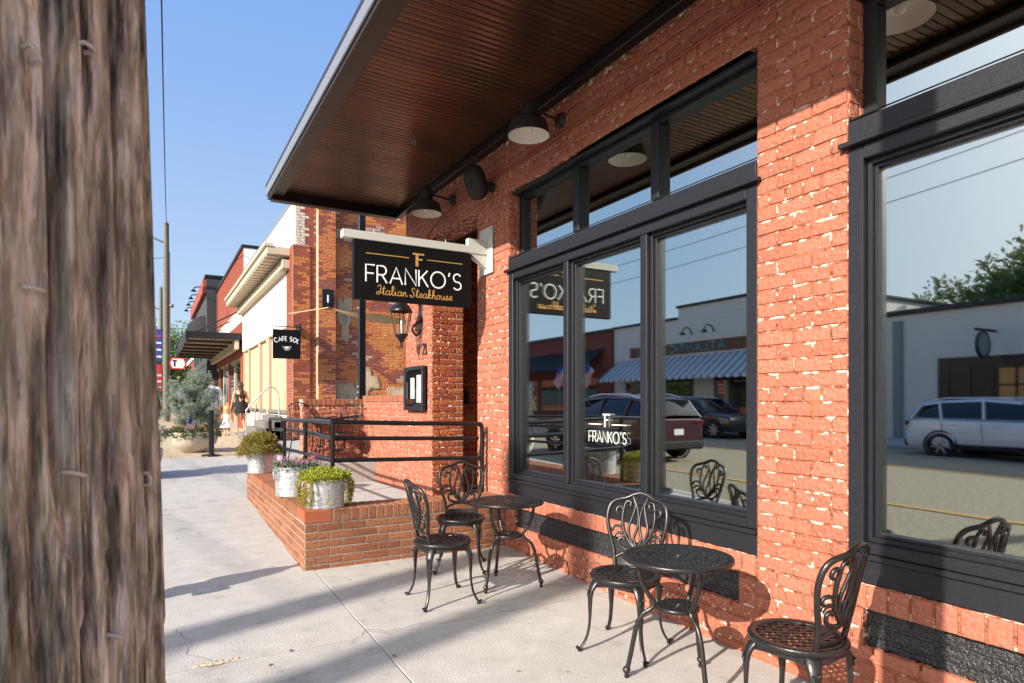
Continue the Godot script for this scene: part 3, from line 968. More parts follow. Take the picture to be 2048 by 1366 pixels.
func restaurant() -> void:
	var b := thing("restaurant_building", "salmon painted brick restaurant with big black framed windows under a brown canopy", "building")
	var P := [M.paint_a, M.paint_a, M.paint_b, M.paint_c]
	var list := []
	var out := Vector3(-1, 0, 0)
	# street front: wall coordinates run from s = 8.12 towards the camera; y from -0.1
	var S := 8.12
	var y0 := -0.1
	var wid := S + 1.0
	var R := func(sa, sb, ya, yb): return Rect2(S - sb, ya - y0, sb - sa, yb - ya)
	var course := 0.0775
	var holes := [R.call(2.42, 5.285, 0.46, 3.47), R.call(2.55, 5.17, 0.25, 0.46), R.call(5.96, 7.21, -0.2, 3.47), R.call(-0.9, 1.882, 0.46, 3.47), R.call(-0.8, 1.81, 0.25, 0.46)]
	var wall := Node3D.new()
	wall.name = "front_wall"
	b.add_child(wall)
	lay(list, wall, Vector3(FX, y0, -S), out, wid, 4.1, course, 0.212, P, {"holes": holes, "seed": 5, "headers": 7, "uneven": 0.0025, "crooked": 0.007})
	mortar(wall, Vector3(FX, y0, -S), out, wid, 4.1, holes, M.paint_joint, 0.3, 0.0)
	# rowlock sills and black panels under the windows
	for p in [[2.42, 5.285, 2.55, 5.17], [-0.9, 1.882, -0.8, 1.81]]:
		var sill := Node3D.new()
		sill.name = "rowlock_sill"
		b.add_child(sill, true)
		rowlock(list, sill, Vector3(FX, 0.463, -p[1]), out, p[1] - p[0], 0.12, 0.098, P, "worn", 0.012, 9)
		part("mortar", bb(Vector3(FX - 0.008, 0.465, -p[1]), Vector3(FX + 0.3, 0.583, -p[0])), M.paint_joint, sill)
		var panel := Node3D.new()
		panel.name = "panel"
		b.add_child(panel, true)
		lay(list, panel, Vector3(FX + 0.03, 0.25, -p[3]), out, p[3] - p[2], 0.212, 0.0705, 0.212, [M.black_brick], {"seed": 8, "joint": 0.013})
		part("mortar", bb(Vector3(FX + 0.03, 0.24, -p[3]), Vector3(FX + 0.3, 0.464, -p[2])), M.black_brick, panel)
	# reveals of the piers, and the bare return of the entrance
	var rv := Node3D.new()
	rv.name = "pier_reveal"
	b.add_child(rv)
	lay(list, rv, Vector3(FX, y0 + course * 7, -1.882), Vector3.BACK, 0.16, 3.03, course, 0.16, P, {"seed": 15})
	lay(list, rv, Vector3(FX, y0 + course * 7, -5.285), Vector3.BACK, 0.16, 3.03, course, 0.16, P, {"seed": 16})
	var ret := Node3D.new()
	ret.name = "entrance_return"
	b.add_child(ret)
	var bare := [M.bare_a, M.bare_a, M.bare_b, M.bare_c]
	var edge := func(cx, _y, r2, m): return [M.bare_b, M.old_pale, M.bare_a][r2.randi() % 3] if cx < 0.08 and _y > 2.3 else m
	lay(list, ret, Vector3(FX, 0.1, -7.21), Vector3.BACK, 0.42, 3.4, 0.0725, 0.215, bare, {"seed": 17, "uneven": 0.003, "crooked": 0.008, "pick": edge})
	part("mortar", bb(Vector3(FX + 0.002, 0.1, -7.212), Vector3(FX + 0.42, 3.5, -8.12)), M.lime_joint, ret)
	lay(list, ret, Vector3(FX + 0.42, 0.1, -8.0), Vector3.BACK, 1.6, 3.4, 0.0725, 0.215, bare, {"seed": 18, "style": "far"})
	part("mortar", bb(Vector3(FX + 0.42, 0.1, -8.002), Vector3(FX + 2.0, 3.5, -8.12)), M.lime_joint, ret)
	part("mail_slot", bb(Vector3(FX + 0.46, 1.42, -7.98), Vector3(FX + 0.85, 1.62, -7.93), 0.004), M.black_steel, ret)
	# far end wall towards the courtyard, painted
	lay(list, wall, Vector3(FX + 0.02, 0.1, -S), Vector3.FORWARD, 0.02, 0.0, course, 0.2, P)
	# entrance: ceiling boards, door
	var door := Node3D.new()
	door.name = "door"
	b.add_child(door)
	part("leaf", bb(Vector3(4.9, 0.25, -6.1), Vector3(4.95, 2.4, -7.1), 0.01), M.dark_frame, door)
	part("handle", acc().tube([Vector3(4.86, 1.0, -6.25), Vector3(4.86, 1.5, -6.25)], [0.015], 8), M.chrome, door)
	part("glazing", bb(Vector3(4.89, 0.6, -6.25), Vector3(4.898, 2.25, -6.95)), M.shop_glass, door)
	var ceil := Node3D.new()
	ceil.name = "entrance_ceiling"
	b.add_child(ceil)
	for k in 10:
		part("board", bb(Vector3(FX + 0.3, 3.44, -5.97 - k * 0.124), Vector3(4.95, 3.47, -6.09 - k * 0.124), 0.006), M.soffit_b, ceil)
	part("entrance_floor", bb(Vector3(FX + 0.02, 0.0, -5.962), Vector3(4.95, 0.25, -7.208)), M.concrete, b)
	# what closes the building
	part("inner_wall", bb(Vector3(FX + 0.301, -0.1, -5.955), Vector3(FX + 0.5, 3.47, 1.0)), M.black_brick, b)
	part("inner_wall", bb(Vector3(FX + 0.5, 0.0, -5.95), Vector3(4.95, 3.47, -5.7)), M.paint_b, b)
	part("inner_wall", bb(Vector3(4.96, -0.1, -8.11), Vector3(5.2, 5.2, 8.0)), M.paint_b, b)
	part("upper_wall", bb(Vector3(FX + 0.001, 4.005, -8.12), Vector3(4.955, 5.6, 8.0)), M.paint_a, b)
	part("side_wall", bb(Vector3(FX, -0.1, 1.005), Vector3(4.95, 4.0, 8.0)), M.paint_a, b)
	part("side_wall", bb(Vector3(FX + 0.43, 0.1, -8.121), Vector3(4.95, 4.0, -8.3)), M.paint_b, b)
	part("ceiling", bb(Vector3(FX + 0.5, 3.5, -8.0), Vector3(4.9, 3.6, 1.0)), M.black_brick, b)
	shop_window(b, 2.42, 5.285, 3)
	shop_window(b, -0.9, 1.882, 3)
	canopy(b)
	# conduit along the beam
	var c := acc()
	c.tube(smooth([Vector3(FX - 0.016, 3.2, -7.35), Vector3(FX - 0.016, 3.42, -7.33), Vector3(FX - 0.016, 3.55, -7.22), Vector3(FX - 0.016, 3.66, -6.6), Vector3(FX - 0.016, 3.68, -5.0), Vector3(FX - 0.016, 3.69, -2.0), Vector3(FX - 0.016, 3.7, 0.8)], 5), [0.011], 8)
	part("conduit", c, M.conduit, b)
	for s in [1.2, 2.4, 3.5, 4.9, 5.9]:
		part("conduit_clip", bx(Vector3(FX - 0.012, 3.685, -s), Vector3(0.036, 0.035, 0.012), 0.003), M.conduit, b)
	# number by the entrance
	var num := Node3D.new()
	num.name = "house_number"
	b.add_child(num)
	write_text("21", 0.13, 0.026, 0.16, Transform3D(Basis(Vector3.BACK, UP, Vector3.LEFT), Vector3(FX - 0.012, 2.06, -7.5)), M.black_steel, num)
	finish_bricks(list, b)

func canopy(b: Node) -> void:
	var c := Node3D.new()
	c.name = "canopy"
	b.add_child(c)
	var x0 := 1.23
	var y := 4.05
	var far := -8.27
	var near := 3.0
	part("fascia", bb(Vector3(x0, 3.95, far), Vector3(x0 + 0.03, 4.1, near), 0.004), M.bronze_trim, c)
	part("trim", bb(Vector3(x0 + 0.032, 3.985, far + 0.125), Vector3(x0 + 0.17, 4.02, near), 0.005), M.bronze_trim, c)
	part("edge", bb(Vector3(x0 - 0.02, 3.99, far - 0.02), Vector3(x0 - 0.002, 4.1, near), 0.005), M.zinc_edge, c)
	part("end_beam", bb(Vector3(x0 + 0.032, 3.93, far), Vector3(FX - 0.1, 4.1, far + 0.12), 0.005), M.black_steel, c)
	part("ledger", bb(Vector3(FX - 0.1, 3.96, far), Vector3(FX - 0.012, 4.1, near), 0.006), M.black_steel, c)
	part("roof", bb(Vector3(x0 - 0.02, 4.102, far - 0.02), Vector3(FX - 0.013, 4.14, near)), M.bronze_trim, c)
	# narrow soffit boards running out from the wall
	var strip := acc()
	var w := 0.062
	var l := FX - 0.11 - (x0 + 0.172)
	strip.grid([[Vector3(-l / 2, 0.03, -w / 2 + 0.002), Vector3(l / 2, 0.03, -w / 2 + 0.002)], [Vector3(-l / 2, 0.0, -w / 2 + 0.002), Vector3(l / 2, 0.0, -w / 2 + 0.002)], [Vector3(-l / 2, -0.004, -w / 2 + 0.007), Vector3(l / 2, -0.004, -w / 2 + 0.007)], [Vector3(-l / 2, -0.004, 0), Vector3(l / 2, -0.004, 0)], [Vector3(-l / 2, -0.004, w / 2 - 0.007), Vector3(l / 2, -0.004, w / 2 - 0.007)], [Vector3(-l / 2, 0.0, w / 2 - 0.002), Vector3(l / 2, 0.0, w / 2 - 0.002)], [Vector3(-l / 2, 0.03, w / 2 - 0.002), Vector3(l / 2, 0.03, w / 2 - 0.002)]], Vector3.DOWN)
	var sm := strip.mesh()
	part("soffit_back", bb(Vector3(x0 + 0.172, y + 0.022, far + 0.12), Vector3(FX - 0.11, y + 0.05, near)), M.black_steel, c)
	var z := far + 0.12 + w / 2
	while z < near:
		var tilt := rng.randf_range(-0.006, 0.006)
		part("soffit_board", sm, M.soffit if rng.randf() < 0.6 else M.soffit_b, c, Transform3D(Basis(Vector3.RIGHT, tilt), Vector3(x0 + 0.172 + l / 2, y, z)))
		z += w
	for p in [Vector3(1.95, 4.045, -6.0), Vector3(2.2, 4.045, -5.8)]:
		var h := acc()
		h.tube([p, p - Vector3(0, 0.05, 0)], [0.006], 6)
		var ring := []
		for k in 13:
			var an := TAU * k / 12
			ring.append(p + Vector3(sin(an) * 0.02, -0.07 + cos(an) * 0.022, 0))
		h.tube(ring, [0.004], 6)
		part("hook", h, M.zinc_edge, c)

# ------------------------------------------------------------------ brick ramp wall, landing and railing
func ramp_wall() -> void:
	var t := thing("ramp_wall", "low brown brick wall with upright cap bricks round the entrance landing", "brick wall")
	var W := [M.wire_a, M.wire_a, M.wire_b, M.wire_c]
	var list := []
	var x0 := 1.08
	var f := -5.35
	var e := -8.95
	var top := 0.555
	var body := top - 0.11
	# front and street faces: courses level, the pavement climbs over them
	lay(list, t, Vector3(x0, body - 0.068 * 8, f), Vector3.BACK, FX - x0, 0.068 * 8, 0.068, 0.205, W, {"style": "crisp", "seed": 21, "joint": 0.01, "uneven": 0.001, "crooked": 0.002})
	lay(list, t, Vector3(x0, body - 0.068 * 8, e), Vector3.LEFT, f - e, 0.068 * 8, 0.068, 0.205, W, {"style": "crisp", "seed": 22, "joint": 0.01, "uneven": 0.001, "crooked": 0.002})
	part("mortar", bb(Vector3(x0, -0.15, f), Vector3(FX, body, f - 0.28)), M.grey_joint, t)
	part("mortar", bb(Vector3(x0, -0.15, f - 0.281), Vector3(x0 + 0.28, body, e)), M.grey_joint, t)
	part("cap_bed", bb(Vector3(x0 - 0.002, body, f + 0.002), Vector3(FX, top - 0.004, f - 0.29)), M.grey_joint, t)
	part("cap_bed", bb(Vector3(x0 - 0.002, body, f - 0.291), Vector3(x0 + 0.29, top - 0.004, e)), M.grey_joint, t)
	# rowlock caps: solid bricks laid across the wall
	var cm := {}
	for m in W:
		cm[m] = null
	var cap := acc().box(Vector3.ZERO, Vector3(0.064, 0.105, 0.3), Basis.IDENTITY, 0.005).mesh()
	var n := int((FX - x0 - 0.23) / 0.074)
	for k in n:
		part("brick", cap, W[rng.randi() % 4], t, Transform3D(Basis(UP, rng.randf_range(-0.01, 0.01)), Vector3(x0 + 0.23 + 0.037 + k * 0.074, top - 0.05 + rng.randf_range(-0.0015, 0.0015), f - 0.14)))
	part("brick", acc().box(Vector3.ZERO, Vector3(0.225, 0.105, 0.3), Basis.IDENTITY, 0.006), M.corner_brick, t, Transform3D(Basis.IDENTITY, Vector3(x0 + 0.107, top - 0.05, f - 0.14)))
	n = int((f - 0.3 - e) / 0.074)
	for k in n:
		part("brick", cap, W[rng.randi() % 4], t, Transform3D(Basis(UP, PI / 2 + rng.randf_range(-0.01, 0.01)), Vector3(x0 + 0.14, top - 0.05 + rng.randf_range(-0.0015, 0.0015), f - 0.3 - 0.037 - k * 0.074)))
	finish_bricks(list, t, 260)
	setting("landing", bb(Vector3(x0 + 0.281, 0.0, f - 0.282), Vector3(FX + 0.02, 0.25, -9.9)), M.concrete_b)
	setting("upper_landing", bb(Vector3(1.9, 0.1, -9.42), Vector3(FX + 0.3, 0.55, -15.6), 0.01), M.concrete)
	# railing
	var r := thing("pipe_railing", "black painted pipe railing with three rails round the landing", "railing")
	var bl: Material = M.rail_black
	var xs := 1.40
	var zf := -5.72
	var ye := 1.275
	var yf := 1.225
	for q in [[zf, ye], [-6.88, 1.258], [-8.1, 1.24], [-9.2, yf]]:
		part("post", acc().tube([Vector3(xs, 0.24, q[0]), Vector3(xs, q[1], q[0])], [0.021], 12), bl, r)
		part("flange", acc().lathe([Vector2(0.0, 0.012), Vector2(0.03, 0.012), Vector2(0.045, 0.006), Vector2(0.045, 0.0)], 14, Vector3(xs, 0.25, q[0])), bl, r)
	# front run: the top rail bends down into the end post
	var xe := 2.9
	part("top_rail", acc().tube(smooth([Vector3(xs, ye, zf), Vector3(2.2, 1.25, zf), Vector3(2.82, 1.236, zf), Vector3(2.88, 1.222, zf), Vector3(xe, 1.17, zf), Vector3(xe, 0.9, zf), Vector3(xe, 0.25, zf)], 6), [0.022], 12), bl, r)
	part("middle_rail", acc().tube([Vector3(xs + 0.03, ye - 0.15, zf - 0.05), Vector3(xe - 0.02, 1.235 - 0.15, zf - 0.05)], [0.02], 12), bl, r)
	part("lower_rail", acc().tube([Vector3(xs, ye - 0.345, zf), Vector3(xe, 1.235 - 0.345, zf)], [0.02], 12), bl, r)
	# street run
	part("top_rail", acc().tube([Vector3(xs, ye, zf), Vector3(xs, yf, -9.2)], [0.022], 12), bl, r)
	part("middle_rail", acc().tube(smooth([Vector3(xs + 0.03, ye - 0.15, zf - 0.05), Vector3(xs + 0.06, ye - 0.16, -6.2), Vector3(xs + 0.06, 1.258 - 0.13, -7.3), Vector3(xs + 0.06, yf - 0.15, -9.35)], 4), [0.02], 12), bl, r)
	part("lower_rail", acc().tube([Vector3(xs, ye - 0.345, zf), Vector3(xs, yf - 0.355, -9.2)], [0.02], 12), bl, r)
	for z in [-6.3, -7.6]:
		part("bracket", acc().tube(smooth([Vector3(xs + 0.06, ye - 0.16, z), Vector3(xs + 0.06, ye - 0.24, z), Vector3(xs + 0.03, ye - 0.26, z), Vector3(xs, ye - 0.26, z)], 3), [0.007], 6), bl, r)
	part("bracket", acc().tube(smooth([Vector3(xs + 0.12, ye - 0.16, zf - 0.05), Vector3(xs + 0.12, ye - 0.22, zf - 0.04), Vector3(xs + 0.1, ye - 0.25, zf - 0.02), Vector3(xs, ye - 0.26, zf)], 3), [0.008], 6), bl, r)

# ------------------------------------------------------------------ courtyard beyond the restaurant
func courtyard() -> void:
	var P := [M.paint_a, M.paint_b, M.paint_c]
	# low painted wall along the pavement
	var t := thing("courtyard_wall", "low salmon painted brick wall with cap bricks running on from the restaurant", "brick wall")
	var list := []
	lay(list, t, Vector3(FX, 0.1, -10.1), Vector3.LEFT, 1.98, 1.4, 0.0725, 0.212, P, {"seed": 31})
	part("mortar", bb(Vector3(FX, 0.1, -10.1), Vector3(FX + 0.25, 1.46, -8.121)), M.paint_joint, t)
	rowlock(list, t, Vector3(FX, 1.46, -10.11), Vector3.LEFT, 1.98, 0.1, 0.075, [M.wire_a, M.paint_b, M.wire_c], "crisp", 0.01, 32)
	part("cap_bed", bb(Vector3(FX - 0.006, 1.462, -10.11), Vector3(FX + 0.26, 1.555, -8.122)), M.grey_joint, t)
	finish_bricks(list, t)
	# the wall that juts out across the landing
	var u := thing("jutting_wall", "low salmon painted brick wall crossing the landing behind the wire chairs", "brick wall")
	list = []
	lay(list, u, Vector3(2.02, 0.55, -10.1), Vector3.BACK, 0.948, 0.85, 0.0715, 0.212, P, {"seed": 33})
	part("mortar", bb(Vector3(2.02, 0.2, -10.102), Vector3(FX - 0.002, 1.405, -10.35)), M.paint_joint, u)
	rowlock(list, u, Vector3(2.01, 1.405, -10.1), Vector3.BACK, 0.955, 0.1, 0.075, [M.wire_a, M.paint_b, M.wire_c], "crisp", 0.01, 34)
	part("cap_bed", bb(Vector3(2.01, 1.407, -10.096), Vector3(FX - 0.002, 1.5, -10.36)), M.grey_joint, u)
	finish_bricks(list, u)
	var h := thing("wall_handrail", "short black handrail fixed to the jutting low wall", "handrail")
	part("rail", acc().tube([Vector3(2.2, 1.16, -10.02), Vector3(2.93, 1.24, -10.02)], [0.02], 10), M.rail_black, h)
	for x in [2.32, 2.8]:
		part("bracket", acc().tube([Vector3(x, 1.16 + (x - 2.2) * 0.11, -10.02), Vector3(x, 1.1 + (x - 2.2) * 0.11, -10.03), Vector3(x, 1.1 + (x - 2.2) * 0.11, -10.1)], [0.008], 6), M.rail_black, h)
	# steel post and shade sail
	var p := thing("steel_post", "tall black steel post standing in the courtyard behind the low walls", "post")
	part("shaft", bb(Vector3(3.03, 0.3, -10.55), Vector3(3.14, 5.2, -10.66), 0.004), M.black_steel, p)
	part("base_plate", bb(Vector3(2.98, 0.55, -10.5), Vector3(3.19, 0.565, -10.71), 0.003), M.black_steel, p)
	for y in [1.62, 1.72, 3.05, 4.2]:
		for dx in [0.0, 0.11]:
			part("bolt", acc().lathe([Vector2(0.0, 0.02), Vector2(0.014, 0.018), Vector2(0.016, 0.0)], 8, Vector3(3.03 + dx, y, -10.6), Basis(Vector3.BACK, (1.0 if dx == 0.0 else -1.0) * PI / 2)), M.zinc_edge, p)
	var sail := thing("shade_sail", "cream cloth shade sail stretched on a rope below the hanging restaurant sign", "shade sail")
	var rows := []
	var A := Vector3(3.05, 3.35, -12.8)
	var B := Vector3(3.3, 2.95, -10.4)
	var C := Vector3(4.6, 2.75, -10.3)
	for j in 9:
		var row := []
		for k in 9:
			var f := j / 8.0
			var g := k / 8.0
			var q := A.lerp(B.lerp(C, g), f)
			q.y -= 0.1 * sin(f * PI) * sin(g * PI) + 0.03 * sin(f * PI)
			row.append(q)
		rows.append(row)
	part("cloth", acc().grid(rows, UP), M.sail, sail)
	part("rope", acc().tube([Vector3(2.75, 3.52, -15.4), A], [0.01], 5), M.sail, sail)

# ------------------------------------------------------------------ neighbouring buildings
func cafe_building() -> void:
	var b := thing("cafe_building", "white fronted building with an old orange brick side wall and a boarded shopfront", "building")
	var sz := -15.8
	var top := 6.3
	var wt := 7.0
	# side wall towards the courtyard: old bricks, plaster remnants, whitewashed corner
	var list := []
	var old := [M.old_a, M.old_a, M.old_b, M.old_c, M.old_a]
	var nz := FastNoiseLite.new()
	nz.seed = 9
	nz.frequency = 0.55
	var pick := func(x, y, r2, m):
		# tones run in drifts: repairs, soot, washed parts
		var q: float = nz.get_noise_2d(x * 1.3, y * 2.0) + r2.randf_range(-0.16, 0.16) + (0.18 if y > 3.9 else 0.0)
		if x < 0.24:
			return M.whitewash if q > -0.2 else M.old_b
		if x < 0.5:
			return M.old_b if q > 0.1 else M.red_a
		if q > 0.46:
			return M.old_pale
		if q > 0.24:
			return M.old_b
		if q > 0.14:
			return M.red_a
		return M.old_a if q > -0.25 else M.old_c
	var side := Node3D.new()
	side.name = "side_wall"
	b.add_child(side)
	lay(list, side, Vector3(FX + 0.02, 0.3, sz), Vector3.BACK, 4.2, wt - 0.5, 0.071, 0.21, old, {"seed": 41, "style": "far", "uneven": 0.006, "crooked": 0.01, "pick": pick, "headers": 6})
	part("mortar", bb(Vector3(FX + 0.015, 0.0, sz - 0.002), Vector3(8.5, wt - 0.2, sz - 0.3)), M.lime_joint, side)
	# pilaster standing out from the side wall
	lay(list, side, Vector3(FX + 0.5, 0.3, sz + 0.22), Vector3.BACK, 0.42, wt - 0.5, 0.071, 0.21, old, {"seed": 42, "style": "far", "uneven": 0.005, "pick": func(x, y, r2, m): return M.old_b if nz.get_noise_2d(x * 2.0 + 7.0, y * 1.5) + r2.randf_range(-0.2, 0.2) > 0.05 else M.old_a})
	part("pilaster_core", bb(Vector3(FX + 0.5, 0.0, sz + 0.22), Vector3(FX + 0.92, wt - 0.25, sz)), M.lime_joint, side)
	# remnants of plaster, thick and ragged
	for pl in [[1.35, 1.15, 0.7, 0.9], [1.75, 1.7, 0.5, 0.5], [1.2, 3.3, 0.3, 0.9], [2.75, 1.2, 0.8, 0.6], [3.3, 1.7, 0.45, 1.0]]:
		var a := acc()
		var c := Vector3(FX + pl[0], 0.3 + pl[1], sz + 0.012)
		var ring := []
		for k in 26:
			var an := TAU * k / 26
			var r := 1.0 + 0.22 * sin(an * 3 + pl[0] * 5) + 0.12 * sin(an * 7 + pl[1] * 3) + rng.randf_range(-0.06, 0.06)
			ring.append(c + Vector3(cos(an) * pl[2] * 0.6 * r, sin(an) * pl[3] * 0.6 * r, 0))
		var rows := [[], [], [], []]
		for q in ring:
			rows[0].append(q)
			rows[1].append(q + Vector3(0, 0, 0.012))
			rows[2].append(q.lerp(c, 0.06) + Vector3(0, 0, 0.02))
			rows[3].append(c + Vector3(0, 0, 0.024))
		a.grid(rows, Vector3.BACK, Vector3.ZERO, true)
		part("plaster_remnant", a, M.plaster, side)
	part("wall_plate", bb(Vector3(FX + 0.58, 3.75, sz + 0.235), Vector3(FX + 0.86, 4.2, sz + 0.26), 0.01), M.black_steel, b)
	part("wall_lamp", acc().lathe([Vector2(0.0, 0.24), Vector2(0.035, 0.22), Vector2(0.05, 0.0), Vector2(0.045, -0.02), Vector2(0, -0.02)], 12, Vector3(FX + 0.72, 3.87, sz + 0.3), Basis.from_scale(Vector3(0.6, 0.8, 0.6))), M.zinc_edge, b)
	# corner pilaster of newer red brick on the front
	lay(list, side, Vector3(FX - 0.06, 0.2, sz), Vector3.BACK, 0.4, top - 1.2, 0.071, 0.21, [M.red_a, M.red_b, M.old_a], {"seed": 43, "style": "far", "out": 0.05})
	lay(list, side, Vector3(FX - 0.06, 0.2, sz - 0.75), Vector3.LEFT, 0.78, top - 1.2, 0.071, 0.21, [M.red_a, M.red_b], {"seed": 44, "style": "far"})
	part("pilaster_core", bb(Vector3(FX - 0.06, 0.0, sz + 0.048), Vector3(FX + 0.34, top - 1.05, sz - 0.75)), M.lime_joint, side)
	finish_bricks(list, b)
	# white front
	var e := -25.6
	part("upper_front", bb(Vector3(FX - 0.03, 5.25, sz - 0.05), Vector3(FX + 0.3, top, e)), M.white_paint, b)
	part("coping", bb(Vector3(FX - 0.06, top, sz - 0.04), Vector3(FX + 0.32, top + 0.05, e)), M.zinc_edge, b)
	part("cornice", bb(Vector3(FX - 0.6, 5.02, sz - 0.3), Vector3(FX + 0.2, 5.24, e - 0.1), 0.02), M.cream_trim, b)
	part("cornice_lip", bb(Vector3(FX - 0.66, 5.2, sz - 0.28), Vector3(FX - 0.45, 5.3, e - 0.1), 0.015), M.cream_trim, b)
	for k in 24:
		part("soffit_rib", bb(Vector3(FX - 0.58, 5.0, sz - 0.4 - k * 0.4), Vector3(FX - 0.1, 5.018, sz - 0.6 - k * 0.4)), M.cream_trim, b)
	part("box_gutter", bb(Vector3(FX - 0.24, 4.72, sz - 0.35), Vector3(FX + 0.2, 4.95, e), 0.02), M.cream_trim, b)
	part("sign_band", bb(Vector3(FX - 0.05, 3.35, sz - 0.76), Vector3(FX + 0.2, 4.72, e)), M.white_paint, b)
	# boarded shopfront
	var k := 0
	var s := sz - 0.77
	while s > e + 0.5:
		var w: float = [0.12, 2.9, 0.5, 1.3, 0.3, 2.4][k % 6]
		if k % 2 == 0:
			part("post", bb(Vector3(FX - 0.03, 0.4, s), Vector3(FX + 0.15, 3.35, s - w), 0.01), M.tan_trim, b)
		else:
			part("board", bb(Vector3(FX + 0.06, 1.25, s), Vector3(FX + 0.09, 3.34, s - w), 0.003), M.osb, b)
			part("sill", bb(Vector3(FX - 0.06, 1.16, s), Vector3(FX + 0.2, 1.25, s - w), 0.008), M.step_concrete, b)
			for q in 6:
				part("plank", bb(Vector3(FX + 0.02, 0.45, s - q * w / 6 - 0.004), Vector3(FX + 0.05, 1.16, s - (q + 1) * w / 6 + 0.004), 0.004), M.white_paint, b)
		s -= w
		k += 1
	part("back_wall", bb(Vector3(FX + 0.2, 0.0, sz - 0.31), Vector3(8.5, 5.2, e)), M.white_paint, b)
	# concrete steps with a bent grey rail
	var st := thing("concrete_steps", "dark weathered concrete steps up to the boarded shopfront", "steps")
	for q in 4:
		part("step", bb(Vector3(2.1 + q * 0.22, 0.3, -17.5), Vector3(FX - 0.035, 0.62 + q * 0.165, -19.6), 0.012), M.step_concrete, st)
	var hr := thing("bent_handrail", "grey pipe handrail bent over beside the concrete steps", "handrail")
	part("pipe", acc().tube(smooth([Vector3(2.08, 0.4, -17.45), Vector3(2.08, 1.15, -17.45), Vector3(2.12, 1.3, -17.45), Vector3(2.55, 1.78, -17.45), Vector3(2.7, 1.85, -17.45), Vector3(2.83, 1.75, -17.45), Vector3(2.88, 1.5, -17.45), Vector3(2.88, 1.08, -17.45)], 5), [0.02], 10), M.galvanised, hr)
	# hanging cafe sign
	var sg := thing("cafe_sign", "square black hanging sign with arched white letters above a half sun emblem", "sign")
	var z := -15.25
	part("panel", bb(Vector3(2.38, 2.46, z - 0.02), Vector3(2.99, 3.13, z + 0.02), 0.004), M.sign_black, sg)
	part("arm", acc().tube([Vector3(2.36, 3.2, z), Vector3(3.0, 3.2, z)], [0.012], 8), M.black_steel, sg)
	for x in [2.45, 2.92]:
		part("hanger", acc().tube([Vector3(x, 3.2, z), Vector3(x, 3.12, z)], [0.006], 6), M.black_steel, sg)
	part("wall_bracket", bb(Vector3(2.98, 3.1, z - 0.06), Vector3(3.02, 3.3, z - 0.52), 0.003), M.black_steel, sg)
	write_text("CAFE SOL", 0.1, 0.02, 0.28, Transform3D(Basis.IDENTITY, Vector3(2.43, 2.87, z + 0.024)), M.sign_white, sg, false, 0.51, 0.35)
	# half sun with rays
	var sunm := acc()
	var c := Vector3(2.685, 2.74, z + 0.024)
	for q in 14:
		var a0 := PI + PI * q / 14
		var a1 := PI + PI * (q + 1) / 14
		sunm.flat(c, c + Vector3(cos(a0), sin(a0), 0) * 0.05, c + Vector3(cos(a1), sin(a1), 0) * 0.05, c - Vector3.BACK)
	part("emblem", sunm, M.sign_white, sg)
	for q in 9:
		var an := PI + PI * (q + 0.0) / 8
		part("ray", acc().tube([c + Vector3(cos(an), sin(an), 0) * 0.062, c + Vector3(cos(an), sin(an), 0) * 0.095], [0.005], 5), M.sign_white, sg)

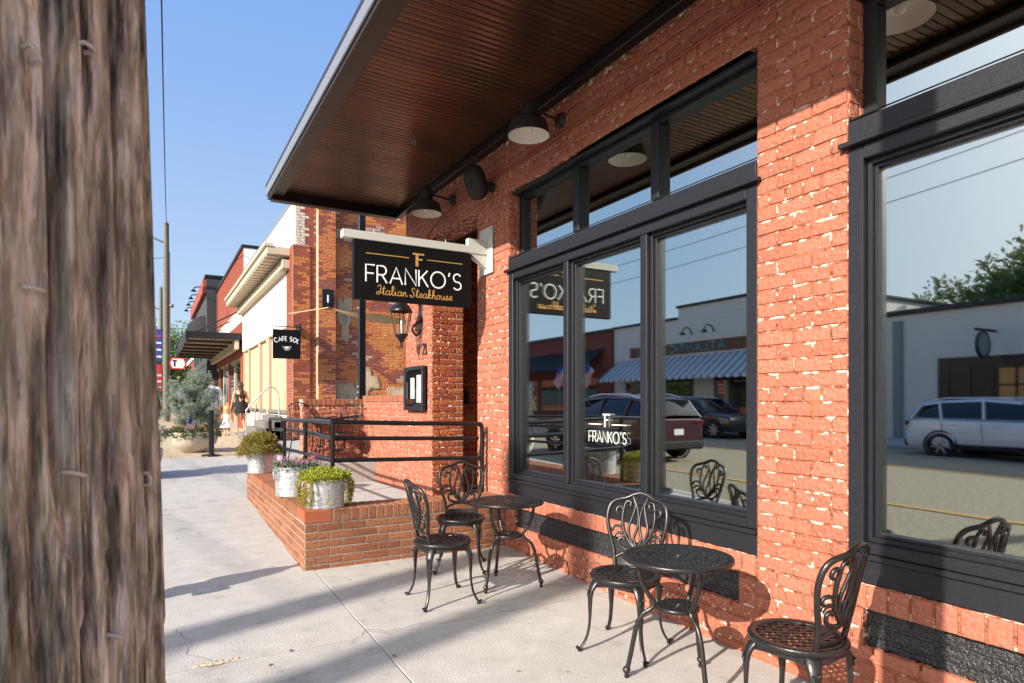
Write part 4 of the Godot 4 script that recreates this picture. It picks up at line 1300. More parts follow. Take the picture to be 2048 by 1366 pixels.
func far_buildings() -> void:
	# red brick building with a corrugated canopy
	var b := thing("red_brick_building", "red brick building with a faded white band above a corrugated canopy", "building")
	var s0 := 25.7
	var s1 := 37.2
	var list := []
	lay(list, b, Vector3(FX, 3.2, -s1), Vector3.LEFT, s1 - s0, 4.1, 0.075, 0.22, [M.red_a, M.red_b], {"seed": 51, "style": "far", "holes": [Rect2(0.6, 2.1, 4.6, 1.3), Rect2(6.0, 2.1, 4.6, 1.3)]})
	part("core", bb(Vector3(FX, 0.2, -s0), Vector3(9, 7.25, -s1)), M.lime_joint, b)
	part("side_face", bb(Vector3(FX, 4.5, -s0 + 0.02), Vector3(9, 7.3, -s0 + 0.001)), M.white_paint, b)
	part("coping", bb(Vector3(FX - 0.08, 7.28, -s0 + 0.05), Vector3(9, 7.4, -s1), 0.01), M.black_steel, b)
	for q in [0.6, 6.0]:
		part("brick_panel", bb(Vector3(FX - 0.004, 5.32, -s1 + q + 0.05), Vector3(FX + 0.05, 6.58, -s1 + q + 4.55)), M.red_b, b)
	part("faded_sign", bb(Vector3(FX - 0.014, 4.55, -s0 - 0.4), Vector3(FX, 5.15, -s1 + 0.4)), M.whitewash, b)
	finish_bricks(list, b, 120)
	for q in 5:
		var s := s0 + 0.1 + q * 2.3
		part("pier", bb(Vector3(FX - 0.05, 0.3, -s), Vector3(FX + 0.2, 3.2, -s - 0.4)), M.red_a if q % 2 == 0 else M.tan_trim, b)
		part("shop_window", bb(Vector3(FX - 0.006, 0.95, -s - 0.42), Vector3(FX + 0.1, 3.1, -s - 2.28)), M.shop_glass, b)
		part("stall_riser", bb(Vector3(FX - 0.02, 0.3, -s - 0.41), Vector3(FX + 0.1, 0.94, -s - 2.29)), M.red_b, b)
	part("shop_sign", bb(Vector3(FX - 0.02, 1.0, -31.2), Vector3(FX - 0.008, 1.45, -31.8)), M.sign_gold, b)
	var can := Node3D.new()
	can.name = "canopy"
	b.add_child(can)
	part("fascia", bb(Vector3(1.02, 3.72, -s0), Vector3(1.08, 4.05, -s1), 0.01), M.black_steel, can)
	part("fascia", bb(Vector3(1.081, 3.8, -s0), Vector3(FX - 0.06, 4.05, -s0 - 0.05), 0.01), M.black_steel, can)
	var rows := []
	for j in 2:
		var row := []
		for q in 97:
			var x := 1.09 + (FX - 0.07 - 1.09) * q / 96.0
			row.append(Vector3(x, 3.86 + (0.035 if (q / 4) % 2 == 0 else -0.035), [-s0 - 0.06, -s1][j]))
		rows.append(row)
	part("corrugated_sheet", acc().grid(rows, Vector3.DOWN), M.corrugated, can)
	part("roof_sheet", bb(Vector3(1.081, 3.95, -s0 - 0.051), Vector3(FX - 0.06, 4.0, -s1)), M.black_steel, can)
	for q in 6:
		part("purlin", bb(Vector3(1.09, 3.72, -s0 - 0.9 - q * 1.9), Vector3(FX - 0.06, 3.82, -s0 - 1.0 - q * 1.9)), M.bronze_trim, can)
	part("beam", bb(Vector3(FX - 0.3, 3.45, -s0 - 0.06), Vector3(FX - 0.15, 3.8, -s1), 0.01), M.cream_trim, can)
	for q in 3:
		part("tie_rod", acc().tube([Vector3(1.3, 4.05, -s0 - 0.6 - q * 4), Vector3(FX - 0.02, 5.0 + q * 0.02, -s0 - 0.6 - q * 4)], [0.025], 6), M.bronze_trim, can)
	# dark building with dome awnings
	var d := thing("dark_grey_building", "tall dark grey brick building with black dome awnings", "building")
	var z0 := 37.4
	list = []
	lay(list, d, Vector3(2.5, 3.5, -z0), Vector3.BACK, 3.0, 4.6, 0.075, 0.22, [M.grey_brick], {"seed": 52, "style": "far"})
	finish_bricks(list, d, 60)
	part("body", bb(Vector3(2.5, 0.3, -z0 - 0.001), Vector3(9, 8.1, -50)), M.grey_brick, d)
	part("coping", bb(Vector3(2.4, 8.1, -z0 + 0.05), Vector3(9, 8.28, -50), 0.02), M.black_steel, d)
	part("red_cornice", bb(Vector3(2.3, 7.3, -z0 - 0.02), Vector3(2.499, 8.0, -50), 0.02), M.red_trim, d)
	for q in 4:
		var zc := -z0 - 1.6 - q * 2.9
		var a := acc()
		var rws := []
		for j in 7:
			var row := []
			var an := PI / 2 * j / 6
			for k in 9:
				var t := PI * k / 8
				row.append(Vector3(2.5 - 1.0 * sin(an) * sin(t), 5.0 + 1.25 * cos(an), zc + 1.1 * cos(t) * (0.35 + 0.65 * sin(an))))
			rws.append(row)
		a.grid(rws, Vector3.ZERO, Vector3(2.6, 5.0, zc))
		part("dome_awning", a, M.awning_black, d)
		part("window", bb(Vector3(2.47, 3.9, zc - 0.5), Vector3(2.52, 5.3, zc + 0.5), 0.01), M.shop_glass, d)
		part("gooseneck", acc().tube(smooth([Vector3(2.5, 7.7, zc), Vector3(2.3, 7.85, zc), Vector3(2.0, 7.8, zc), Vector3(1.95, 7.65, zc)], 4), [0.03], 6), M.black_steel, d)
		part("lamp_shade", acc().lathe([Vector2(0.03, 0.1), Vector2(0.06, 0.06), Vector2(0.16, -0.04)], 12, Vector3(1.95, 7.62, zc)), M.black_steel, d)
	part("rail", acc().tube([Vector3(2.3, 4.3, -z0 - 0.2), Vector3(1.6, 4.0, -z0 - 0.2), Vector3(1.6, 4.0, -49)], [0.03], 6), M.black_steel, d)
	var f := thing("low_far_building", "small brick building far down the street beyond the dark one", "building")
	part("body", bb(Vector3(FX, 0.3, -50.2), Vector3(9, 5.0, -70)), M.red_b, f)
	part("parapet", bb(Vector3(FX - 0.1, 5.0, -50.1), Vector3(9, 5.3, -70)), M.white_paint, f)
	part("awning", bb(Vector3(1.4, 3.1, -50.5), Vector3(FX, 3.3, -69)), M.bronze_trim, f)
	part("window", bb(Vector3(FX - 0.02, 1.0, -51), Vector3(FX + 0.1, 2.9, -69)), M.shop_glass, f)

# ------------------------------------------------------------------ the far side of the street, which the windows mirror
func stripe_awning(parent: Node, x: float, z0: float, z1: float, y0: float, y1: float, depth: float) -> void:
	var n := int(absf(z1 - z0) / 0.22)
	for k in n:
		var za := lerpf(z0, z1, float(k) / n)
		var zb := lerpf(z0, z1, float(k + 1) / n)
		var a := acc()
		a.grid([[Vector3(x, y1, za), Vector3(x, y1, zb)], [Vector3(x + depth * 0.9, y0 + 0.12, za), Vector3(x + depth * 0.9, y0 + 0.12, zb)], [Vector3(x + depth, y0 + 0.06, za), Vector3(x + depth, y0 + 0.06, zb)], [Vector3(x + depth, y0 - 0.06 - 0.03 * (k % 2), za), Vector3(x + depth, y0 - 0.06 - 0.03 * (k % 2), zb)]], Vector3(1, 1, 0))
		part("awning_stripe", a, M.awning_white if k % 2 else M.awning_grey, parent)

func across_the_street() -> void:
	var X := -17.0
	var E := Vector3(1, 0, 0)
	# white brick shop with a wooden sign band
	var b := thing("white_brick_shop", "white painted brick shop with striped awning and a wooden sign band", "building")
	part("body", bb(Vector3(X, 0.0, -14.6), Vector3(X - 10, 5.6, -28.6)), M.white_brick, b)
	part("parapet", bb(Vector3(X + 0.02, 5.6, -16.5), Vector3(X - 10, 6.15, -23.5)), M.white_brick, b)
	part("coping", bb(Vector3(X + 0.1, 6.15, -16.4), Vector3(X - 10, 6.28, -23.6), 0.01), M.black_steel, b)
	part("coping", bb(Vector3(X + 0.1, 5.602, -14.5), Vector3(X - 10, 5.72, -16.39), 0.01), M.black_steel, b)
	part("coping", bb(Vector3(X + 0.1, 5.602, -23.61), Vector3(X - 10, 5.72, -28.7), 0.01), M.black_steel, b)
	part("sign_board", bb(Vector3(X + 0.06, 3.85, -18.6), Vector3(X + 0.001, 4.4, -27.2), 0.01), M.sign_wood, b)
	write_text("ATLANTIC PRIME", 0.36, 0.075, 0.3, Transform3D(Basis(Vector3.FORWARD, UP, E), Vector3(X + 0.08, 3.95, -20.5)), M.teal, b, false, 6.0)
	stripe_awning(b, X + 0.02, -15.2, -28.2, 2.6, 3.75, 1.5)
	for z in [-17.0, -20.2, -23.5, -26.6]:
		part("shop_window", bb(Vector3(X + 0.03, 0.8, z + 0.9), Vector3(X - 0.05, 2.7, z - 0.9), 0.01), M.shop_glass, b)
		part("window_frame", bb(Vector3(X + 0.02, 0.7, z + 1.0), Vector3(X - 0.05, 2.8, z - 1.0), 0.01), M.black_steel, b)
	for z in [-21.2, -22.6]:
		part("gooseneck", acc().tube(smooth([Vector3(X, 4.75, z), Vector3(X + 0.2, 5.05, z), Vector3(X + 0.5, 5.05, z), Vector3(X + 0.65, 4.85, z)], 4), [0.03], 6), M.black_steel, b)
		part("lamp_shade", acc().lathe([Vector2(0.03, 0.12), Vector2(0.07, 0.06), Vector2(0.18, -0.05)], 12, Vector3(X + 0.66, 4.76, z)), M.black_steel, b)
	# white garage fronted building with a bright orange wooden arch behind the glazing bars
	var g := thing("garage_front_building", "pale painted brick building with a gridded garage door and round hanging sign", "building")
	part("body", bb(Vector3(X, -0.1, 6.0), Vector3(X - 10, 4.5, -14.4)), M.white_brick, g)
	part("coping", bb(Vector3(X + 0.1, 4.5, 6.0), Vector3(X - 10, 4.68, -14.4), 0.02), M.black_steel, g)
	part("downpipe", bb(Vector3(X + 0.14, 0.0, -12.55), Vector3(X + 0.001, 4.3, -12.85), 0.02), M.awning_grey, g)
	part("door_surround", bb(Vector3(X + 0.06, 0.0, -5.6), Vector3(X - 0.1, 2.9, -11.4), 0.01), M.black_steel, g)
	part("door_arch", bb(Vector3(X + 0.075, 1.2, -7.6), Vector3(X + 0.062, 2.5, -9.6), 0.004), M.wood_arch, g)
	for k in 9:
		part("glazing_bar", bb(Vector3(X + 0.1, 0.1, -5.9 - k * 0.64), Vector3(X + 0.078, 2.6, -5.97 - k * 0.64)), M.black_steel, g)
	for k in 5:
		part("glazing_bar", bb(Vector3(X + 0.101, 0.3 + k * 0.55, -5.8), Vector3(X + 0.08, 0.35 + k * 0.55, -11.2)), M.black_steel, g)
	var rs := thing("round_hanging_sign", "round dark sign hanging from a bracket over the garage door", "sign")
	part("bracket", bb(Vector3(X + 1.3, 3.62, -9.7), Vector3(X, 3.7, -9.76)), M.black_steel, rs)
	part("plate", acc().lathe([Vector2(0.0, 0.03), Vector2(0.36, 0.03), Vector2(0.38, 0.0), Vector2(0.36, -0.03), Vector2(0, -0.03)], 24, Vector3(X + 0.8, 3.2, -9.73), Basis(Vector3.RIGHT, PI / 2)), M.awning_grey, rs)
	part("rim", acc().lathe([Vector2(0.36, 0.04), Vector2(0.42, 0.04), Vector2(0.42, -0.04), Vector2(0.36, -0.04)], 24, Vector3(X + 0.8, 3.2, -9.73), Basis(Vector3.RIGHT, PI / 2)), M.black_steel, rs)
	# brick shops further along under a dark ribbed roof awning
	var c := thing("brick_shop_row", "brick shops with a dark ribbed metal awning opposite the restaurant", "building")
	part("body", bb(Vector3(X, 0.1, -28.8), Vector3(X - 10, 5.5, -62)), M.old_b, c)
	part("coping", bb(Vector3(X + 0.1, 5.5, -28.8), Vector3(X - 10, 5.7, -62)), M.black_steel, c)
	var n := 66
	for k in n:
		var za := -29.5 - k * 0.5
		part("awning_rib", acc().grid([[Vector3(X, 4.6, za), Vector3(X, 4.6, za - 0.25), Vector3(X, 4.6, za - 0.48)], [Vector3(X + 1.8, 3.3, za), Vector3(X + 1.8, 3.38, za - 0.25), Vector3(X + 1.8, 3.3, za - 0.48)]], Vector3(1, 1, 0)), M.awning_black, c)
	for k in 9:
		part("shop_window", bb(Vector3(X + 0.04, 0.9, -30.2 - k * 3.4), Vector3(X - 0.1, 2.9, -32.9 - k * 3.4), 0.01), M.shop_glass, c)
	# trees above the roofs
	tree("broad_tree", "broad green tree rising behind the pale garage fronted building", Vector3(-32, -0.3, -11.8), 8.4, 5.4, 4200, 21)
	# cars
	suv("maroon_suv", "dark maroon sport utility car standing in the street near the restaurant", M.car_maroon, Vector3(-4.7, 0, -13.4), 0.0)
	suv("black_suv", "black sport utility car parked before the striped awning", M.car_black, Vector3(-13.3, 0, -18.45), PI)
	suv("white_suv", "white sport utility car parked before the garage door", M.car_white, Vector3(-13.3, 0, -7.65), PI)
	# two guessed poles, added out of view to cast long shadows on the pavement
	utility_pole("guessed wooden pole opposite the restaurant, added out of view for its shadow", Vector3(-14.9, 0, 0.85), 11.0, 0.2, 0.16)
	utility_pole("second guessed wooden pole opposite the restaurant, added for another shadow streak", Vector3(-14.9, 0, 1.95), 10.6, 0.2, 0.16)  # added to lay a second soft shadow streak on the pavement
	# flags by the far kerb
	for z in [-28.2, -30.9]:
		var f := thing("kerb_flag", "striped flag on a staff opposite the white shop corner" if z > -29.0 else "striped flag on a staff before the dark ribbed awning", "flag", Vector3(-14.7, gy(-z), z), 0.0, "flags along the far kerb")
		part("staff", acc().tube([Vector3.ZERO, Vector3(0.1, 3.2, 0.3)], [0.02, 0.015], 6), M.zinc_edge, f)
		flag_cloth(f, Transform3D(Basis(Vector3.RIGHT, -0.9), Vector3(0.09, 3.1, 0.3)), 1.2, 0.75)

# a flag of seven red stripes with a blue canton; hangs along -z from its frame
func flag_cloth(parent: Node, xf: Transform3D, l: float, h: float) -> void:
	for k in 13:
		var rows := []
		for j in 2:
			var row := []
			for q in 9:
				var t := q / 8.0
				row.append(Vector3(0.05 * sin(t * 7.0) * l, -h * (k + j) / 13.0, -t * l))
			rows.append(row)
		part("stripe", acc().grid(rows, Vector3.RIGHT), M.flag_red if k % 2 == 0 else M.flag_white, parent, xf)
	var rows := []
	for j in 2:
		var row := []
		for q in 5:
			var t := q / 8.0 * 0.8
			row.append(Vector3(0.05 * sin(t * 7.0) * l + 0.004, -h * 7.0 / 13.0 * j, -t * l))
		rows.append(row)
	part("canton", acc().grid(rows, Vector3.RIGHT), M.flag_blue, parent, xf)
	part("canton", acc().grid(rows, Vector3.LEFT), M.flag_blue, parent, xf * Transform3D(Basis.IDENTITY, Vector3(-0.008, 0, 0)))

func suv(called: String, label: String, paint: Material, at: Vector3, turn: float) -> void:
	at.y = ry(-at.z) + 0.06 * (1.0 - absf(at.x + 7.5) / 7.0)
	var c := thing(called, label, "car", at, turn)
	# stations along the car, front at -z: z, belt/bonnet height, half width
	var L := [[-2.32, 0.55, 0.62], [-2.28, 0.78, 0.78], [-2.1, 0.93, 0.88], [-1.6, 1.0, 0.92], [-1.1, 1.05, 0.94], [-0.2, 1.08, 0.95], [0.9, 1.1, 0.95], [1.8, 1.12, 0.93], [2.2, 1.1, 0.88], [2.34, 1.0, 0.82], [2.38, 0.6, 0.78]]
	var rows := []
	for s in L:
		var hw: float = s[2]
		var bt: float = s[1]
		rows.append([Vector3(-hw * 0.9, 0.28, s[0]), Vector3(-hw, 0.4, s[0]), Vector3(-hw * 1.02, 0.62, s[0]), Vector3(-hw, bt - 0.08, s[0]), Vector3(-hw * 0.93, bt, s[0]), Vector3(0, bt + 0.03, s[0]), Vector3(hw * 0.93, bt, s[0]), Vector3(hw, bt - 0.08, s[0]), Vector3(hw * 1.02, 0.62, s[0]), Vector3(hw, 0.4, s[0]), Vector3(hw * 0.9, 0.28, s[0])])
	part("body", acc().grid(rows, Vector3.ZERO, Vector3(0, 0.6, 0)), paint, c)
	part("nose", acc().grid([rows[0], [Vector3(0, 0.28, -2.33), Vector3(0, 0.35, -2.33), Vector3(0, 0.4, -2.33), Vector3(0, 0.5, -2.33), Vector3(0, 0.55, -2.33), Vector3(0, 0.56, -2.33), Vector3(0, 0.55, -2.33), Vector3(0, 0.5, -2.33), Vector3(0, 0.4, -2.33), Vector3(0, 0.35, -2.33), Vector3(0, 0.28, -2.33)]], Vector3.FORWARD), paint, c)
	part("tailgate", bb(Vector3(-0.76, 0.3, 2.3), Vector3(0.76, 1.08, 2.39), 0.03), paint, c)
	# glass house and roof
	var G := [[-1.15, 1.06, 0.86, 1.07], [-0.35, 1.07, 0.86, 1.6], [0.5, 1.09, 0.87, 1.68], [1.5, 1.1, 0.86, 1.64], [2.0, 1.1, 0.83, 1.55], [2.3, 1.08, 0.8, 1.15]]
	rows = []
	var roof := []
	for s in G:
		var t: float = (s[3] - s[1]) / 0.6
		var tw: float = s[2] - 0.17 * t
		rows.append([Vector3(-s[2], s[1], s[0]), Vector3(-tw, s[3], s[0]), Vector3(0, s[3] + 0.02, s[0]), Vector3(tw, s[3], s[0]), Vector3(s[2], s[1], s[0])])
		if s[3] > 1.3:
			roof.append([Vector3(-tw - 0.02, s[3] - 0.06, s[0]), Vector3(-tw - 0.005, s[3] + 0.008, s[0]), Vector3(0, s[3] + 0.04, s[0]), Vector3(tw + 0.005, s[3] + 0.008, s[0]), Vector3(tw + 0.02, s[3] - 0.06, s[0])])
	part("greenhouse", acc().grid(rows, Vector3.ZERO, Vector3(0, 1.2, 0.5)), M.car_glass, c)
	part("roof", acc().grid(roof, UP), paint, c)
	for sd in [-1.0, 1.0]:
		part("roof_rail", acc().tube([Vector3(sd * 0.66, 1.66, -0.2), Vector3(sd * 0.67, 1.73, 0.3), Vector3(sd * 0.67, 1.72, 1.4), Vector3(sd * 0.66, 1.63, 1.8)], [0.018], 6), M.chrome, c)
		for pz in [[-1.1, 1.06, -0.38, 1.6], [0.42, 1.1, 0.5, 1.66], [1.42, 1.1, 1.55, 1.63], [2.22, 1.1, 1.98, 1.54]]:
			part("pillar", acc().tube([Vector3(sd * 0.875, pz[1], pz[0]), Vector3(sd * 0.705, pz[3], pz[2])], [0.035], 6), paint, c)
		part("window_trim", acc().tube([Vector3(sd * 0.9, 1.09, -1.0), Vector3(sd * 0.9, 1.12, 0.5), Vector3(sd * 0.88, 1.13, 2.1)], [0.012], 6), M.chrome, c)
		for dz in [-1.02, 0.42, 1.36]:
			part("door_seam", acc().tube([Vector3(sd * 0.945, 0.42, dz), Vector3(sd * 0.968, 0.65, dz), Vector3(sd * 0.955, 1.02, dz + 0.03)], [0.008], 5), M.tyre, c)
		part("side_mirror", bx(Vector3(sd * 1.02, 1.12, -0.75), Vector3(0.2, 0.14, 0.1), 0.03), paint, c)
		part("sill", bb(Vector3(sd * 0.85, 0.26, -1.0), Vector3(sd * 0.96, 0.42, 1.1), 0.02), M.tyre, c)
		part("headlight", bx(Vector3(sd * 0.66, 0.8, -2.22), Vector3(0.34, 0.12, 0.16), 0.03), M.chrome, c)
		part("tail_light", bx(Vector3(sd * 0.68, 0.98, 2.33), Vector3(0.34, 0.14, 0.14), 0.03), M.lamp_red, c)
		for dz in [-0.1, 0.95]:
			part("door_handle", bx(Vector3(sd * 0.965, 0.96, dz + 0.2), Vector3(0.03, 0.03, 0.2), 0.008), paint, c)
		for wz in [-1.45, 1.42]:
			var w := Node3D.new()
			w.name = "wheel"
			c.add_child(w, true)
			w.position = Vector3(sd * 0.86, 0.36, wz)
			w.rotation.z = -sd * PI / 2
			part("tyre", acc().lathe([Vector2(0.24, 0.1), Vector2(0.33, 0.12), Vector2(0.36, 0.07), Vector2(0.36, -0.07), Vector2(0.33, -0.12), Vector2(0.24, -0.1)], 28), M.tyre, w)
			part("rim", acc().lathe([Vector2(0.0, 0.06), Vector2(0.06, 0.07), Vector2(0.07, 0.04), Vector2(0.2, 0.045), Vector2(0.25, 0.1), Vector2(0.26, 0.1)], 28), M.tyre, w)
			for k in 7:
				var an := TAU * k / 7
				part("spoke", acc().box(Vector3(cos(an), 0, sin(an)) * 0.14 + Vector3(0, 0.075, 0), Vector3(0.2, 0.03, 0.055), Basis(UP, -an), 0.008), M.alloy, w)
			part("wheel_arch", acc().lathe([Vector2(0.37, 0.09), Vector2(0.42, 0.105), Vector2(0.44, 0.08)], 28), M.tyre, w)
	c.scale = Vector3(1, 0.93, 1)
	part("plate", bx(Vector3(0, 0.75, 2.395), Vector3(0.3, 0.15, 0.012)), M.sign_white, c)
	part("bumper", bb(Vector3(-0.8, 0.3, 2.3), Vector3(0.8, 0.52, 2.44), 0.04), M.tyre, c)

# ------------------------------------------------------------------ trees and foliage
func leaf_shape(l: float, w: float, blades: int, spread: float, sd: int) -> ArrayMesh:
	var r2 := RandomNumberGenerator.new()
	r2.seed = sd
	var a := acc()
	for k in blades:
		var d := Vector3(r2.randf_range(-1, 1), r2.randf_range(-0.5, 1), r2.randf_range(-1, 1)).normalized()
		var o := d * spread * r2.randf()
		var sdv := d.cross(Vector3(r2.randf() - 0.5, r2.randf() - 0.5, r2.randf() - 0.5)).normalized()
		var nn := d.cross(sdv).normalized()
		var ll := l * r2.randf_range(0.7, 1.2)
		var p := [o, o + d * ll * 0.45 + sdv * w * 0.5 + nn * ll * 0.06, o + d * ll, o + d * ll * 0.45 - sdv * w * 0.5 + nn * ll * 0.06]
		var m := a.v.size()
		for q in p:
			a.v.append(q)
			a.n.append(nn)
		a.tri(m, m + 1, m + 2)
		a.tri(m, m + 2, m + 3)
	return a.mesh()

func scatter(called: String, me: ArrayMesh, m: Material, xfs: Array, parent: Node) -> void:
	var ar := me.surface_get_arrays(0)
	var src := acc()
	src.v = ar[Mesh.ARRAY_VERTEX]
	src.n = ar[Mesh.ARRAY_NORMAL]
	src.i = ar[Mesh.ARRAY_INDEX]
	var all := acc()
	for x in xfs:
		var k := all.v.size()
		all.v.append_array(x * src.v)
		all.n.append_array(Transform3D(x.basis.orthonormalized(), Vector3.ZERO) * src.n)
		for q in src.i:
			all.i.append(k + q)
	part(called, all, m, parent)

func turned(p: Vector3, size: float, r2: RandomNumberGenerator) -> Transform3D:
	var b := Basis(Vector3(r2.randf_range(-1, 1), r2.randf_range(-1, 1), r2.randf_range(-1, 1)).normalized(), r2.randf() * TAU)
	return Transform3D(b.scaled(Vector3.ONE * size), p)

func tree(called: String, label: String, at: Vector3, h: float, r: float, leaves: int, sd: int) -> void:
	var t := thing(called, label, "tree", at)
	var r2 := RandomNumberGenerator.new()
	r2.seed = sd
	var tr := acc()
	tr.tube(smooth([Vector3.ZERO, Vector3(0.1, h * 0.25, 0), Vector3(-0.1, h * 0.5, 0.1), Vector3(0, h * 0.85, 0)], 4), [h * 0.03, h * 0.028, h * 0.026, h * 0.025, h * 0.022, h * 0.02, h * 0.018, h * 0.015, h * 0.012, h * 0.008, h * 0.005, h * 0.004, h * 0.003], 10)
	part("trunk", tr, M.bark, t)
	var tips := []
	for k in 16:
		var an := k * 2.4
		var y0 := h * r2.randf_range(0.3, 0.75)
		var reach := r * r2.randf_range(0.55, 1.0) * (1.1 - absf(y0 / h - 0.5))
		var tip := Vector3(cos(an) * reach, y0 + h * r2.randf_range(0.08, 0.25), sin(an) * reach)
		part("limb", acc().tube(smooth([Vector3(0, y0, 0), Vector3(cos(an) * reach * 0.5, y0 + h * 0.04, sin(an) * reach * 0.5), tip], 3), [h * 0.012, h * 0.01, h * 0.008, h * 0.006, h * 0.004, h * 0.003, h * 0.002], 6), M.bark, t)
		tips.append(tip)
		tips.append(tip * 0.65 + Vector3(0, y0 * 0.35 + h * 0.1, 0))
	tips.append(Vector3(0, h * 0.92, 0))
	for s in 2:
		var xs := []
		for k in leaves / 2:
			var c: Vector3 = tips[r2.randi() % tips.size()]
			var d := Vector3(r2.randfn(), r2.randfn() * 0.7, r2.randfn()) * r * 0.17
			xs.append(turned(c + d, r2.randf_range(0.7, 1.4), r2))
		scatter("crown", leaf_shape(0.28, 0.16, 7, 0.3, sd + s), M.leaf_tree if s == 0 else M.leaf_tree_b, xs, t)

func utility_pole(label: String, at: Vector3, h: float, r0: float, r1: float) -> Node3D:
	at.y = gy(-at.z)
	var t := thing("utility_pole", label, "utility pole", at)
	part("pole", acc().tube([Vector3(0, -0.2, 0), Vector3(0, h * 0.5, 0), Vector3(0, h, 0)], [r0, (r0 + r1) / 2, r1], 16), M.pole_far, t)
	part("insulator", acc().lathe([Vector2(0.02, 0.0), Vector2(0.06, 0.03), Vector2(0.03, 0.08), Vector2(0.05, 0.12), Vector2(0, 0.16)], 10, Vector3(0, h, 0)), M.awning_grey, t)
	return t

# ------------------------------------------------------------------ things fixed to the restaurant
func fittings() -> void:
	# gooseneck barn lamps
	var first: Node3D = null
	var spots := [[4.34, 3.59, "black shaded wall lamp with white inside above the middle of the three pane window"], [6.52, 3.53, "black shaded wall lamp with white inside beside the round speaker"], [2.0, 3.6, "black shaded wall lamp with white inside above the brick pier"]]
	for sp in spots:
		var pos := Vector3(FX, sp[1] + 0.21, -sp[0] - 0.04)
		if first == null:
			var l := thing("wall_lamp", sp[2], "wall lamp", pos, 0.0, "wall lamps under the canopy")
			part("wall_plate", acc().lathe([Vector2(0, 0.05), Vector2(0.035, 0.05), Vector2(0.055, 0.03), Vector2(0.065, 0.0)], 16, Vector3(-0.005, 0, 0), Basis(Vector3.BACK, PI / 2)), M.lamp_black, l)
			for k in 4:
				var an := TAU * k / 4 + 0.4
				part("bolt", acc().lathe([Vector2(0, 0.02), Vector2(0.012, 0.02), Vector2(0.012, 0.0)], 6, Vector3(-0.02, sin(an) * 0.055, cos(an) * 0.055), Basis(Vector3.BACK, PI / 2)), M.lamp_black, l)
			part("arm", acc().tube([Vector3(-0.04, 0, 0), Vector3(-0.33, 0.02, 0.03)], [0.011], 8), M.lamp_black, l)
			var hd := Vector3(-0.35, -0.21, 0.04)
			part("socket", acc().lathe([Vector2(0.0, 0.27), Vector2(0.05, 0.27), Vector2(0.068, 0.25), Vector2(0.07, 0.15), Vector2(0.075, 0.13)], 20, hd), M.lamp_black, l)
			part("lamp_shade", acc().lathe([Vector2(0.074, 0.135), Vector2(0.115, 0.129), Vector2(0.14, 0.112), Vector2(0.15, 0.09), Vector2(0.168, 0.012), Vector2(0.172, 0.0), Vector2(0.17, -0.004)], 36, hd), M.lamp_black, l)
			part("shade_lining", acc().lathe([Vector2(0.167, -0.002), Vector2(0.163, 0.012), Vector2(0.145, 0.088), Vector2(0.135, 0.108), Vector2(0.11, 0.122), Vector2(0.0, 0.124)], 36, hd), M.lamp_white, l)
			part("bulb", acc().lathe([Vector2(0.0, 0.02), Vector2(0.025, 0.03), Vector2(0.035, 0.055), Vector2(0.025, 0.09), Vector2(0.015, 0.12)], 14, hd), M.lamp_white, l)
			first = l
		else:
			copy_of(first, "wall_lamp", pos, 0.0, sp[2])
	# loudspeaker
	var s := thing("wall_speaker", "black rounded outdoor loudspeaker on a bracket high on the brick pier", "loudspeaker", Vector3(FX, 3.62, -5.6))
	var cab := acc()
	var rows := []
	for j in 13:
		var an := -PI / 2 + PI * j / 12
		var row := []
		for k in 20:
			var t := TAU * k / 20
			var sx := signf(cos(t)) * pow(absf(cos(t)), 0.7)
			var sy := signf(sin(t)) * pow(absf(sin(t)), 0.7)
			var ca := pow(maxf(cos(an), 0.0), 0.55)
			row.append(Basis(Vector3.BACK, 0.28) * Basis(UP, 0.5) * Vector3(sin(an) * 0.09, 0.17 * sy * ca, 0.11 * sx * ca) + Vector3(-0.2, 0, 0))
		rows.append(row)
	cab.grid(rows, Vector3.ZERO, Vector3(-0.2, 0, 0), true)
	part("cabinet", cab, M.speaker_black, s)
	part("bracket", acc().tube([Vector3(-0.01, -0.02, 0), Vector3(-0.15, -0.01, 0)], [0.05, 0.035], 12), M.speaker_black, s)
	part("badge", bx(Vector3(-0.278, -0.11, 0.03), Vector3(0.004, 0.006, 0.02)), M.zinc_edge, s)
	# hanging sign
	var g := thing("restaurant_sign", "black hanging sign with white capitals and gold script on a pale steel arm", "sign")
	var z := -5.72
	part("arm", bb(Vector3(1.48, 2.94, z - 0.04), Vector3(FX - 0.03, 3.015, z + 0.04), 0.004), M.sign_arm, g)
	part("wall_plate", bb(Vector3(FX - 0.03, 2.75, z - 0.14), Vector3(FX - 0.012, 3.22, z + 0.14), 0.003), M.sign_arm, g)
	var gus := acc()
	for q in [-0.03, 0.03]:
		gus.quad(Vector3(FX - 0.03, 2.8, z + q), Vector3(FX - 0.03, 2.94, z + q), Vector3(FX - 0.25, 2.94, z + q), Vector3(FX - 0.2, 2.925, z + q), Vector3(0, 0, signf(q)))
	gus.quad(Vector3(FX - 0.03, 2.8, z - 0.03), Vector3(FX - 0.03, 2.8, z + 0.03), Vector3(FX - 0.25, 2.94, z + 0.03), Vector3(FX - 0.25, 2.94, z - 0.03), Vector3(-0.6, -0.8, 0))
	part("gusset", gus, M.sign_arm, g)
	part("hood", bb(Vector3(FX - 0.03, 3.016, z - 0.03), Vector3(FX - 0.24, 3.09, z + 0.03), 0.003), M.sign_arm, g)
	for dy in [2.78, 3.19]:
		for dz in [-0.115, 0.115]:
			part("bolt", acc().lathe([Vector2(0, 0.012), Vector2(0.008, 0.01), Vector2(0.01, 0.0)], 8, Vector3(FX - 0.03, dy, z + dz), Basis(Vector3.BACK, PI / 2)), M.zinc_edge, g)
